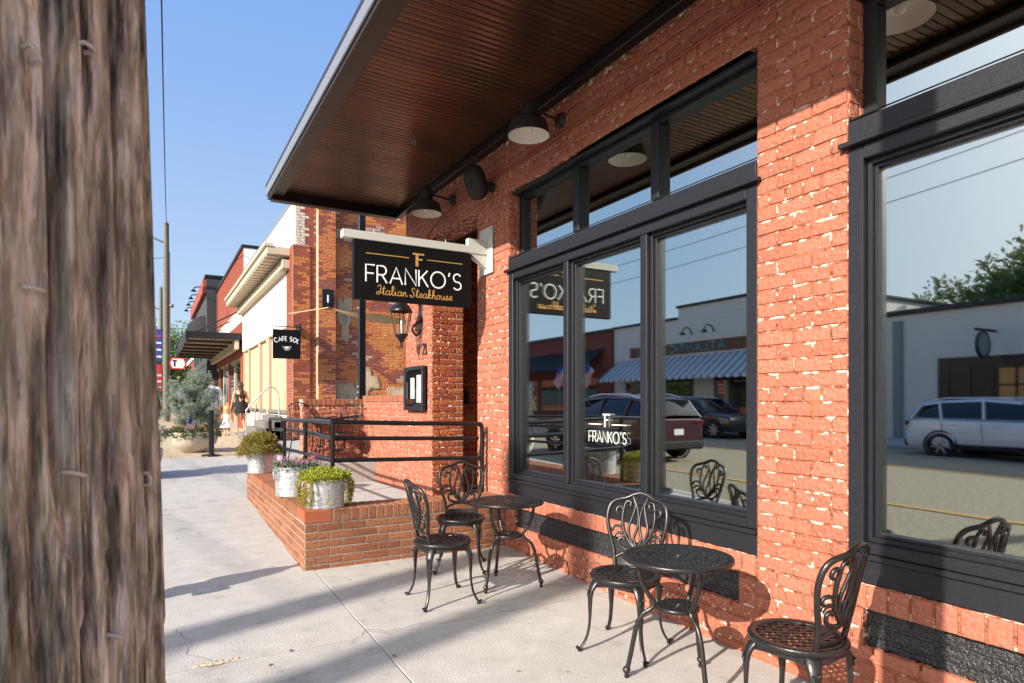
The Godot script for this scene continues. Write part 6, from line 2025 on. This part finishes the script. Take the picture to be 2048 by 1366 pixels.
# ------------------------------------------------------------------ poles, wires, bollard, hydrant, far trees
func street_things() -> void:
	# the close utility pole, weathered and split
	var p := thing("weathered_pole", "big weathered wooden utility pole with old staples close by", "utility pole", Vector3(-0.132, 0, -0.525))
	var nz := FastNoiseLite.new()
	nz.seed = 4
	nz.frequency = 1.0
	var rows := []
	var ys := []
	var y := -0.1
	while y < 0.95:
		ys.append(y)
		y += 0.15
	while y < 2.1:
		ys.append(y)
		y += 0.005
	while y < 9.0:
		ys.append(y)
		y += 0.35
	var n := 400
	# drying splits that follow the grain: column, from, to, depth
	var splits := [[54, 1.36, 2.1, 0.018], [47, 0.9, 1.5, 0.014], [38, 1.2, 1.62, 0.012], [30, 1.45, 2.1, 0.014], [22, 0.9, 1.34, 0.012], [14, 1.25, 1.8, 0.012], [60, 1.1, 1.45, 0.012], [42, 1.58, 2.1, 0.01], [34, 0.9, 1.27, 0.012], [70, 0.9, 1.9, 0.015], [90, 1.2, 2.0, 0.015]]
	for yy in ys:
		var row := []
		for k in n:
			var an := TAU * k / n
			var r: float = 0.131 - (yy - 1.45) * 0.006
			var cx := cos(an)
			var cz := sin(an)
			# long grain ridges, drying splits, torn shreds
			r += 0.0016 * nz.get_noise_3d(cx * 44.0, yy * 1.1, cz * 44.0) + 0.0008 * nz.get_noise_3d(cx * 110.0, yy * 2.5, cz * 110.0)
			for sp in splits:
				var off: float = absf(k - sp[0])
				if off < 2.5 and yy > sp[1] and yy < sp[2]:
					r -= sp[3] * (1.0 - off / 2.5) * minf(1.0, minf(yy - sp[1], sp[2] - yy) / 0.06)
			var sh := nz.get_noise_3d(cx * 14.0 - 20.0, yy * 2.2, cz * 14.0)
			r += 0.004 * smoothstep(0.12, 0.18, sh)
			row.append(Vector3(cx * r - (yy - 1.45) * 0.02, yy, cz * r))
		rows.append(row)
	part("pole", acc().grid(rows, Vector3.ZERO, Vector3.ZERO, true, true), M.pole_wood, p)
	# axis-wise outward normals come from the surface; staples and nails
	for st in [[0.93, 1.635, 0.9], [0.7, 1.655, 0.1], [0.95, 1.51, 0.05], [0.62, 1.31, 0.5], [0.9, 1.245, 0.5], [0.35, 1.4, 1.3], [0.8, 1.41, 0.3], [0.5, 1.74, 0.2]]:
		var an: float = st[0]
		var q := Vector3(cos(an), 0, sin(an))
		var tg := Vector3(-sin(an), 0, cos(an))
		var d: Vector3 = tg * cos(st[2]) + UP * sin(st[2])
		var c: Vector3 = q * 0.135 + UP * st[1] - Vector3((st[1] - 1.45) * 0.02, 0, 0)
		part("staple", acc().tube([c - q * 0.006 - d * 0.004, c + q * 0.002 - d * 0.004, c + q * 0.003, c + q * 0.002 + d * 0.004, c - q * 0.006 + d * 0.004], [0.0013], 6), M.staple, p)
	# pole down the street with lamp arm, banner
	var u := utility_pole("tall greenish utility pole with a lamp arm and hanging banners", Vector3(0.58, 0, -36.0), 9.9, 0.17, 0.12)
	part("lamp_arm", acc().tube(smooth([Vector3(0, 8.9, 0), Vector3(-1.2, 9.3, 0), Vector3(-2.6, 9.4, 0)], 4), [0.05], 8), M.zinc_edge, u)
	part("lamp_head", bx(Vector3(-2.9, 9.38, 0), Vector3(0.7, 0.12, 0.25), 0.04), M.zinc_edge, u)
	part("conduit", acc().tube([Vector3(0.16, 0.2, 0.05), Vector3(0.14, 8.5, 0.04)], [0.03], 6), M.zinc_edge, u)
	part("meter_box", acc().lathe([Vector2(0, 0.1), Vector2(0.1, 0.08), Vector2(0.12, 0.0), Vector2(0.1, -0.08), Vector2(0, -0.1)], 12, Vector3(0.22, 5.8, 0)), M.zinc_edge, u)
	var op: Node3D = get_node("utility_pole")
	part("transformer", acc().lathe([Vector2(0, 0.0), Vector2(0.24, 0.02), Vector2(0.26, 0.06), Vector2(0.26, 0.8), Vector2(0.2, 0.88), Vector2(0, 0.9)], 20, Vector3(0.42, 7.2, 0)), M.zinc_edge, op)  # can added to the unseen pole opposite, to broaden its cast shadow
	var u2 := utility_pole("slimmer utility pole further down the street", Vector3(0.5, 0, -52.0), 9.2, 0.15, 0.11)
	part("lamp_arm", acc().tube([Vector3(0, 7.6, 0), Vector3(-2.4, 8.5, 0)], [0.05], 6), M.zinc_edge, u2)
	part("lamp_arm", acc().tube([Vector3(0, 5.2, 0), Vector3(-2.4, 6.0, 0)], [0.05], 6), M.zinc_edge, u2)
	for bn in [[3.0, 4.55, M.flag_blue, "blue starred banner with white lettering hanging on the pole"], [1.5, 2.85, M.flag_red, "red and white striped banner hanging low on the pole"]]:
		var b := thing("street_banner", bn[3], "banner", Vector3(0.58, gy(36), -36.0))
		part("cloth", bb(Vector3(-0.2, bn[0], -0.01), Vector3(-0.88, bn[1], 0.01), 0.003), bn[2], b)
		part("bracket", acc().tube([Vector3(-0.1, bn[1] + 0.02, 0), Vector3(-0.92, bn[1] + 0.02, 0)], [0.02], 6), M.black_steel, b)
		for k in 4:
			part("stripe", bb(Vector3(-0.22, lerpf(bn[0], bn[1], 0.12 + k * 0.22), 0.012), Vector3(-0.86, lerpf(bn[0], bn[1], 0.18 + k * 0.22), 0.014)), M.flag_white if k != 3 else M.flag_red, b)
	# red hexagonal shop sign
	var s := thing("hexagon_sign", "red and white six sided shop sign hanging over the pavement", "sign", Vector3(0.97, 3.2, -32.0))
	s.scale = Vector3.ONE * 0.72
	var hx := acc()
	var hw := acc()
	for q in 6:
		var pts := [Vector2(-0.5, 0.0), Vector2(-0.36, 0.36), Vector2(0.36, 0.36), Vector2(0.5, 0.0), Vector2(0.36, -0.36), Vector2(-0.36, -0.36)]
		var a0: Vector2 = pts[q]
		var a1: Vector2 = pts[(q + 1) % 6]
		hx.flat(Vector3.ZERO, Vector3(a0.x, a0.y, 0), Vector3(a1.x, a1.y, 0), Vector3(0, 0, -1))
		hw.flat(Vector3(0, 0, 0.01), Vector3(a0.x * 0.82, a0.y * 0.8, 0.01), Vector3(a1.x * 0.82, a1.y * 0.8, 0.01), Vector3(0, 0, -1))
	part("plate", hx, M.sign_red, s)
	part("panel", hw, M.sign_white, s)
	write_text("T", 0.34, 0.09, 0.2, Transform3D(Basis.IDENTITY, Vector3(-0.3, -0.17, 0.02)), M.sign_black, s)
	part("arm", acc().tube([Vector3(0, 0.42, 0), Vector3(2.0, 0.42, 0)], [0.03], 6), M.black_steel, s)
	# wires
	var cable := func(label: String, a: Vector3, b: Vector3, sag: float):
		var t := thing("overhead_wire", label, "wire")
		var pts := []
		for k in 25:
			var f := k / 24.0
			pts.append(a.lerp(b, f) - UP * sag * 4.0 * f * (1.0 - f))
		part("cable", acc().tube(pts, [0.014], 6), M.cable, t)
	cable.call("twisted black cable running from the close pole to the next pole", Vector3(-0.1, 8.6, -0.55), Vector3(0.6, 9.9, -36.0), 1.2)
	cable.call("thin wire crossing the street to the far pole", Vector3(0.55, 8.7, -36.0), Vector3(-15, 8.5, -44.0), 0.5)
	cable.call("thin wire strung along the opposite roofs", Vector3(-14.9, 9.6, 0.85), Vector3(-14.9, 9.4, -48.0), 1.0)
	cable.call("second thin wire strung along the opposite roofs", Vector3(-14.9, 8.9, 0.85), Vector3(-14.9, 8.6, -48.0), 1.1)
	# bollard
	var bo := thing("rope_bollard", "slim black post on a round base beside the bowl planter", "bollard", Vector3(1.05, gy(14.4), -14.4))
	part("shaft", acc().lathe([Vector2(0.0, 0.95), Vector2(0.045, 0.95), Vector2(0.052, 0.94), Vector2(0.052, 0.04), Vector2(0.06, 0.03)], 20), M.rail_black, bo)
	part("base", acc().lathe([Vector2(0.05, 0.045), Vector2(0.1, 0.04), Vector2(0.17, 0.03), Vector2(0.19, 0.015), Vector2(0.19, 0.0)], 32), M.rail_black, bo)
	# guessed hydrant, added unseen behind the close pole to cast a pavement shadow
	var h := thing("added_hydrant", "guessed red hydrant added unseen beyond the weathered pole for its shadow", "hydrant", Vector3(-0.42, gy(5.05), -5.05))
	part("barrel", acc().lathe([Vector2(0.0, 0.0), Vector2(0.17, 0.0), Vector2(0.17, 0.04), Vector2(0.11, 0.06), Vector2(0.1, 0.5), Vector2(0.14, 0.52), Vector2(0.14, 0.57), Vector2(0.12, 0.6), Vector2(0.1, 0.72), Vector2(0.05, 0.79), Vector2(0.03, 0.8), Vector2(0.03, 0.86), Vector2(0, 0.86)], 24), M.hydrant, h)
	for q in 3:
		var an := q * PI / 2
		part("nozzle", acc().tube([Vector3(0, 0.45, 0), Vector3(cos(an) * 0.2, 0.45, sin(an) * 0.2)], [0.06, 0.065], 12), M.hydrant, h)
	# trees closing the street
	for q in [["far_tree", "tall green tree closing the view down the street", Vector3(-3.0, 0.3, -92), 11.0, 6.0], ["far_tree", "rounded green tree behind the low far building", Vector3(4.5, 0.3, -98), 12.0, 7.0], ["far_tree", "green tree across the far end of the road", Vector3(-12.0, 0.3, -100), 13.0, 7.0]]:
		tree(q[0], q[1], q[2], q[3], q[4], 1600, int(q[2].x) + 60)

# ------------------------------------------------------------------ people
# one skin over tapered bones: [a, b, ra, rb]; surface nets on a grid
func skin_over(bones: Array, cell: float, k: float) -> Acc:
	var lo := Vector3.ONE * 1e6
	var hi := -lo
	for b in bones:
		for e in 2:
			var r: float = b[2 + e] + cell * 3
			lo = lo.min(b[e] - Vector3.ONE * r)
			hi = hi.max(b[e] + Vector3.ONE * r)
	var nx := int((hi.x - lo.x) / cell) + 2
	var ny := int((hi.y - lo.y) / cell) + 2
	var nz := int((hi.z - lo.z) / cell) + 2
	var f := PackedFloat32Array()
	f.resize(nx * ny * nz)
	f.fill(10.0)
	for b in bones:
		var a: Vector3 = b[0]
		var c: Vector3 = b[1]
		var ra: float = b[2]
		var rb: float = b[3]
		var m := maxf(ra, rb) + cell * 2.5 + k
		var p0 := (a.min(c) - Vector3.ONE * m - lo) / cell
		var p1 := (a.max(c) + Vector3.ONE * m - lo) / cell
		var ac := c - a
		var l2 := maxf(ac.length_squared(), 1e-9)
		for z in range(maxi(0, int(p0.z)), mini(nz, int(p1.z) + 1)):
			for y in range(maxi(0, int(p0.y)), mini(ny, int(p1.y) + 1)):
				for x in range(maxi(0, int(p0.x)), mini(nx, int(p1.x) + 1)):
					var p := lo + Vector3(x, y, z) * cell
					var t := clampf((p - a).dot(ac) / l2, 0.0, 1.0)
					var d := (p - a - ac * t).length() - lerpf(ra, rb, t)
					var at := x + nx * (y + ny * z)
					var o := f[at]
					var h := clampf(0.5 + 0.5 * (o - d) / k, 0.0, 1.0)
					f[at] = lerpf(o, d, h) - k * h * (1.0 - h)
	var out := acc()
	var idx := {}
	for z in nz - 1:
		for y in ny - 1:
			for x in nx - 1:
				var base := x + nx * (y + ny * z)
				var s := PackedFloat32Array()
				var mask := 0
				for q in 8:
					var w := f[base + (q & 1) + nx * ((q >> 1 & 1) + ny * (q >> 2))]
					s.append(w)
					if w < 0.0:
						mask |= 1 << q
				if mask == 0 or mask == 255:
					continue
				var c := Vector3.ZERO
				var n := 0
				for e in [[0, 1], [2, 3], [4, 5], [6, 7], [0, 2], [1, 3], [4, 6], [5, 7], [0, 4], [1, 5], [2, 6], [3, 7]]:
					if (s[e[0]] < 0.0) != (s[e[1]] < 0.0):
						var t: float = s[e[0]] / (s[e[0]] - s[e[1]])
						var pa := Vector3(e[0] & 1, e[0] >> 1 & 1, e[0] >> 2)
						var pb := Vector3(e[1] & 1, e[1] >> 1 & 1, e[1] >> 2)
						c += pa.lerp(pb, t)
						n += 1
				var g := Vector3(s[1] + s[3] + s[5] + s[7] - s[0] - s[2] - s[4] - s[6], s[2] + s[3] + s[6] + s[7] - s[0] - s[1] - s[4] - s[5], s[4] + s[5] + s[6] + s[7] - s[0] - s[1] - s[2] - s[3])
				idx[base] = out.v.size()
				out.v.append(lo + (Vector3(x, y, z) + c / n) * cell)
				out.n.append(g.normalized() if g.length_squared() > 1e-12 else UP)
	for base in idx:
		var x: int = base % nx
		var y: int = (base / nx) % ny
		var z: int = base / (nx * ny)
		var st := [1, nx, nx * ny]
		for ax in 3:
			var u: int = st[(ax + 1) % 3]
			var w: int = st[(ax + 2) % 3]
			if (f[base] < 0.0) == (f[base + st[ax]] < 0.0):
				continue
			if idx.has(base - u) and idx.has(base - w) and idx.has(base - u - w):
				out.tri(idx[base], idx[base - u], idx[base - u - w])
				out.tri(idx[base], idx[base - u - w], idx[base - w])
	return out

# a hand with five bent fingers: root at the wrist, d along the hand, s towards the thumb
func hand(a: Acc, root: Vector3, d: Vector3, s: Vector3, size: float) -> void:
	var n := d.cross(s).normalized()
	a.tube([root, root + d * 0.05 * size, root + d * 0.095 * size], [0.024 * size, 0.036 * size, 0.034 * size], 8, 0.5, s)
	for k in 4:
		var o := root + d * 0.085 * size + s * (0.027 - k * 0.018) * size
		var l: float = [0.07, 0.08, 0.074, 0.058][k] * size
		a.tube([o, o + d * l * 0.5 + n * 0.006 * size, o + d * l * 0.85 + n * 0.022 * size], [0.009 * size, 0.008 * size, 0.006 * size], 6)
	a.tube([root + d * 0.025 * size + s * 0.022 * size, root + d * 0.06 * size + s * 0.05 * size, root + d * 0.09 * size + s * 0.052 * size + n * 0.01 * size], [0.012 * size, 0.01 * size, 0.007 * size], 6)

func people() -> void:
	# woman walking away in a black dress, holding the child's hand
	var w := thing("person", "person with long brown hair in a short strapless black dress walking away", "person", Vector3(2.4, gy(21.6), -21.6))
	var V := func(x, y, z): return Vector3(x, y, z)
	var bones := [[V.call(0, 1.5, 0.0), V.call(0, 1.54, -0.01), 0.085, 0.08], [V.call(0, 1.33, 0.01), V.call(0, 1.46, 0), 0.05, 0.05],
		[V.call(-0.14, 1.31, 0), V.call(0.14, 1.31, 0), 0.055, 0.055], [V.call(0, 1.28, 0), V.call(0, 1.05, 0.01), 0.12, 0.105], [V.call(0, 1.05, 0.01), V.call(0, 0.9, 0), 0.11, 0.15],
		[V.call(-0.16, 1.31, 0), V.call(-0.23, 1.03, 0.02), 0.045, 0.036], [V.call(-0.23, 1.03, 0.02), V.call(-0.27, 0.8, -0.02), 0.035, 0.026],
		[V.call(0.16, 1.31, 0), V.call(0.22, 1.05, 0.05), 0.045, 0.036], [V.call(0.22, 1.05, 0.05), V.call(0.2, 0.86, -0.1), 0.035, 0.026],
		[V.call(-0.085, 0.86, 0), V.call(-0.09, 0.47, -0.02), 0.085, 0.056], [V.call(-0.09, 0.47, -0.02), V.call(-0.09, 0.09, 0.02), 0.056, 0.034], [V.call(-0.09, 0.06, 0.04), V.call(-0.09, 0.04, -0.13), 0.032, 0.026],
		[V.call(0.085, 0.86, 0), V.call(0.1, 0.48, -0.08), 0.085, 0.056], [V.call(0.1, 0.48, -0.08), V.call(0.11, 0.14, 0.14), 0.056, 0.034], [V.call(0.11, 0.13, 0.16), V.call(0.11, 0.05, 0.04), 0.032, 0.026]]
	var body := skin_over(bones, 0.018, 0.03)
	hand(body, Vector3(-0.27, 0.8, -0.02), Vector3(-0.15, -1, -0.1).normalized(), Vector3(0, 0, -1), 0.95)
	hand(body, Vector3(0.2, 0.86, -0.1), Vector3(-0.1, -0.9, -0.4).normalized(), Vector3(-1, 0, 0), 0.95)
	face(body, Vector3(0, 1.535, -0.01), 1.0)
	part("body", body, M.skin, w)
	part("dress", acc().lathe([Vector2(0.125, 1.26), Vector2(0.13, 1.22), Vector2(0.122, 1.12), Vector2(0.118, 1.05), Vector2(0.16, 0.98), Vector2(0.205, 0.86), Vector2(0.24, 0.74), Vector2(0.255, 0.66), Vector2(0.24, 0.66)], 48, Vector3.ZERO, Basis.from_scale(Vector3(1.15, 1, 0.95)), 0.05, 9), M.dress_black, w)
	part("waistband", acc().lathe([Vector2(0.123, 1.09), Vector2(0.126, 1.06), Vector2(0.13, 1.03)], 32, Vector3.ZERO, Basis.from_scale(Vector3(1.16, 1, 0.97))), M.dress_black, w)
	part("hair", skin_over([[V.call(0, 1.56, 0.02), V.call(0, 1.53, 0.05), 0.095, 0.09], [V.call(0, 1.5, 0.07), V.call(0.03, 1.33, 0.1), 0.075, 0.065], [V.call(0.03, 1.33, 0.1), V.call(0.07, 1.18, 0.1), 0.06, 0.03]], 0.016, 0.03), M.hair_brown, w)
	for sx in [[-0.09, 0.0, -0.03], [0.11, 0.03, 0.1]]:
		part("shoe", acc().tube([Vector3(sx[0], 0.045 + sx[1], sx[2] + 0.07), Vector3(sx[0], 0.03 + sx[1], sx[2]), Vector3(sx[0], 0.02, sx[2] - 0.12)], [0.034, 0.036, 0.03], 10, 0.7, Vector3.RIGHT), M.shoe, w)
	# little child in a white dress
	var c := thing("person", "small child with blond curls in a white dress", "person", Vector3(1.95, gy(20.9), -20.9))
	var cb := [[V.call(0, 0.79, 0), V.call(0, 0.82, 0), 0.085, 0.085], [V.call(0, 0.66, 0), V.call(0, 0.74, 0), 0.035, 0.035], [V.call(-0.08, 0.64, 0), V.call(0.08, 0.64, 0), 0.04, 0.04], [V.call(0, 0.62, 0), V.call(0, 0.4, 0), 0.085, 0.1],
		[V.call(-0.1, 0.64, 0), V.call(-0.15, 0.5, 0.01), 0.03, 0.026], [V.call(-0.15, 0.5, 0.01), V.call(-0.17, 0.37, -0.02), 0.025, 0.02],
		[V.call(0.1, 0.64, 0), V.call(0.15, 0.68, -0.03), 0.03, 0.026], [V.call(0.15, 0.68, -0.03), V.call(0.19, 0.78, -0.06), 0.025, 0.02],
		[V.call(-0.05, 0.4, 0), V.call(-0.05, 0.2, -0.01), 0.05, 0.038], [V.call(-0.05, 0.2, -0.01), V.call(-0.05, 0.06, 0.02), 0.036, 0.026], [V.call(-0.05, 0.04, 0.03), V.call(-0.05, 0.03, -0.07), 0.024, 0.022],
		[V.call(0.05, 0.4, 0), V.call(0.06, 0.21, -0.05), 0.05, 0.038], [V.call(0.06, 0.21, -0.05), V.call(0.06, 0.08, 0.05), 0.036, 0.026], [V.call(0.06, 0.07, 0.06), V.call(0.06, 0.03, -0.03), 0.024, 0.022]]
	var cbod := skin_over(cb, 0.014, 0.022)
	hand(cbod, Vector3(-0.17, 0.37, -0.02), Vector3(-0.1, -1, 0).normalized(), Vector3(0, 0, -1), 0.55)
	hand(cbod, Vector3(0.19, 0.78, -0.06), Vector3(0.3, 1, -0.1).normalized(), Vector3(0, 0, 1), 0.55)
	face(cbod, Vector3(0, 0.8, 0), 0.85)
	part("body", cbod, M.skin_pale, c)
	part("dress", acc().lathe([Vector2(0.06, 0.68), Vector2(0.1, 0.65), Vector2(0.098, 0.55), Vector2(0.105, 0.5), Vector2(0.15, 0.38), Vector2(0.185, 0.24), Vector2(0.175, 0.24)], 40, Vector3.ZERO, Basis.from_scale(Vector3(1.05, 1, 0.95)), 0.05, 8), M.dress_white, c)
	var curls := [[V.call(0, 0.83, 0.02), V.call(0, 0.8, 0.04), 0.095, 0.09]]
	for k in 9:
		var an := PI * k / 8.0
		curls.append([V.call(cos(an) * 0.075, 0.79, 0.03 + sin(an) * 0.06), V.call(cos(an) * 0.085, 0.7, 0.03 + sin(an) * 0.06), 0.035, 0.025])
	part("hair", skin_over(curls, 0.014, 0.012), M.hair_blond, c)
	for sx in [-0.05, 0.06]:
		part("shoe", acc().tube([Vector3(sx, 0.03, 0.04), Vector3(sx, 0.026, 0.0), Vector3(sx, 0.02, -0.07)], [0.026, 0.028, 0.024], 8, 0.75, Vector3.RIGHT), M.shoe, c)
	# man in a pale blue shirt and dark cap, beyond the juniper
	var m := thing("person", "person in a pale blue shirt, tan shorts and dark cap walking away", "person", Vector3(1.62, gy(22.3), -22.3))
	var mb := [[V.call(0, 1.62, -0.01), V.call(0, 1.67, -0.02), 0.09, 0.088], [V.call(0, 1.45, 0.01), V.call(0, 1.58, 0), 0.06, 0.058], [V.call(-0.17, 1.42, 0), V.call(0.17, 1.42, 0), 0.07, 0.07], [V.call(0, 1.38, 0), V.call(0, 1.02, 0), 0.15, 0.15],
		[V.call(-0.21, 1.41, 0), V.call(-0.27, 1.12, 0.03), 0.055, 0.045], [V.call(-0.27, 1.12, 0.03), V.call(-0.29, 0.86, -0.05), 0.042, 0.03], [V.call(0.21, 1.41, 0), V.call(0.27, 1.12, 0.03), 0.055, 0.045], [V.call(0.27, 1.12, 0.03), V.call(0.29, 0.86, -0.05), 0.042, 0.03],
		[V.call(-0.1, 0.95, 0), V.call(-0.11, 0.5, -0.06), 0.1, 0.062], [V.call(-0.11, 0.5, -0.06), V.call(-0.11, 0.1, 0.06), 0.06, 0.04], [V.call(-0.11, 0.06, 0.08), V.call(-0.11, 0.04, -0.12), 0.04, 0.034],
		[V.call(0.1, 0.95, 0), V.call(0.11, 0.5, 0.02), 0.1, 0.062], [V.call(0.11, 0.5, 0.02), V.call(0.11, 0.1, 0.03), 0.06, 0.04], [V.call(0.11, 0.06, 0.05), V.call(0.11, 0.04, -0.15), 0.04, 0.034]]
	var mbod := skin_over(mb, 0.02, 0.03)
	for sg in [-1.0, 1.0]:
		hand(mbod, Vector3(sg * 0.29, 0.86, -0.05), Vector3(sg * 0.05, -1, -0.15).normalized(), Vector3(0, 0, -1), 1.05)
	face(mbod, Vector3(0, 1.66, -0.02), 1.05)
	part("body", mbod, M.skin, m)
	var sh := [[V.call(-0.16, 1.42, 0), V.call(0.16, 1.42, 0), 0.085, 0.085], [V.call(0, 1.38, 0), V.call(0, 0.95, 0.005), 0.17, 0.185], [V.call(-0.21, 1.41, 0), V.call(-0.28, 1.1, 0.03), 0.075, 0.068], [V.call(0.21, 1.41, 0), V.call(0.28, 1.1, 0.03), 0.075, 0.068], [V.call(-0.28, 1.1, 0.03), V.call(-0.29, 0.92, -0.03), 0.062, 0.052], [V.call(0.28, 1.1, 0.03), V.call(0.29, 0.92, -0.03), 0.062, 0.052]]
	part("shirt", skin_over(sh, 0.02, 0.03), M.shirt_blue, m)
	part("shorts", skin_over([[V.call(0, 0.95, 0), V.call(0, 0.86, 0), 0.175, 0.17], [V.call(-0.1, 0.85, 0), V.call(-0.115, 0.52, -0.05), 0.125, 0.1], [V.call(0.1, 0.85, 0), V.call(0.115, 0.52, 0.02), 0.125, 0.1]], 0.022, 0.03), M.shorts_tan, m)
	part("cap", acc().lathe([Vector2(0.0, 0.1), Vector2(0.05, 0.092), Vector2(0.085, 0.06), Vector2(0.1, 0.01), Vector2(0.1, -0.01)], 24, Vector3(0, 1.68, -0.01)), M.cap_dark, m)
	part("cap_peak", acc().tube([Vector3(0, 1.68, -0.09), Vector3(0, 1.665, -0.19)], [0.07, 0.06], 12, 0.15, Vector3.RIGHT), M.cap_dark, m)
	for q in [[-0.11, -0.02], [0.11, -0.05]]:
		part("shoe", acc().tube([Vector3(q[0], 0.05, q[1] + 0.11), Vector3(q[0], 0.04, q[1]), Vector3(q[0], 0.03, q[1] - 0.13)], [0.045, 0.048, 0.038], 10, 0.8, Vector3.RIGHT), M.shoe, m)

# nose, lips, ears and eyes, facing -z
func face(a: Acc, c: Vector3, s: float) -> void:
	a.tube([c + Vector3(0, 0.02, -0.08) * s, c + Vector3(0, -0.015, -0.105) * s], [0.008 * s, 0.014 * s], 6)
	a.tube([c + Vector3(-0.022, -0.045, -0.082) * s, c + Vector3(0.022, -0.045, -0.082) * s], [0.008 * s], 6)
	for sg in [-1.0, 1.0]:
		a.tube([c + Vector3(sg * 0.03 - 0.01, 0.015, -0.078) * s, c + Vector3(sg * 0.03 + 0.01, 0.015, -0.078) * s], [0.008 * s], 6)
		a.tube([c + Vector3(sg * 0.084, 0.02, 0.0) * s, c + Vector3(sg * 0.09, -0.02, 0.005) * s], [0.013 * s, 0.01 * s], 6)
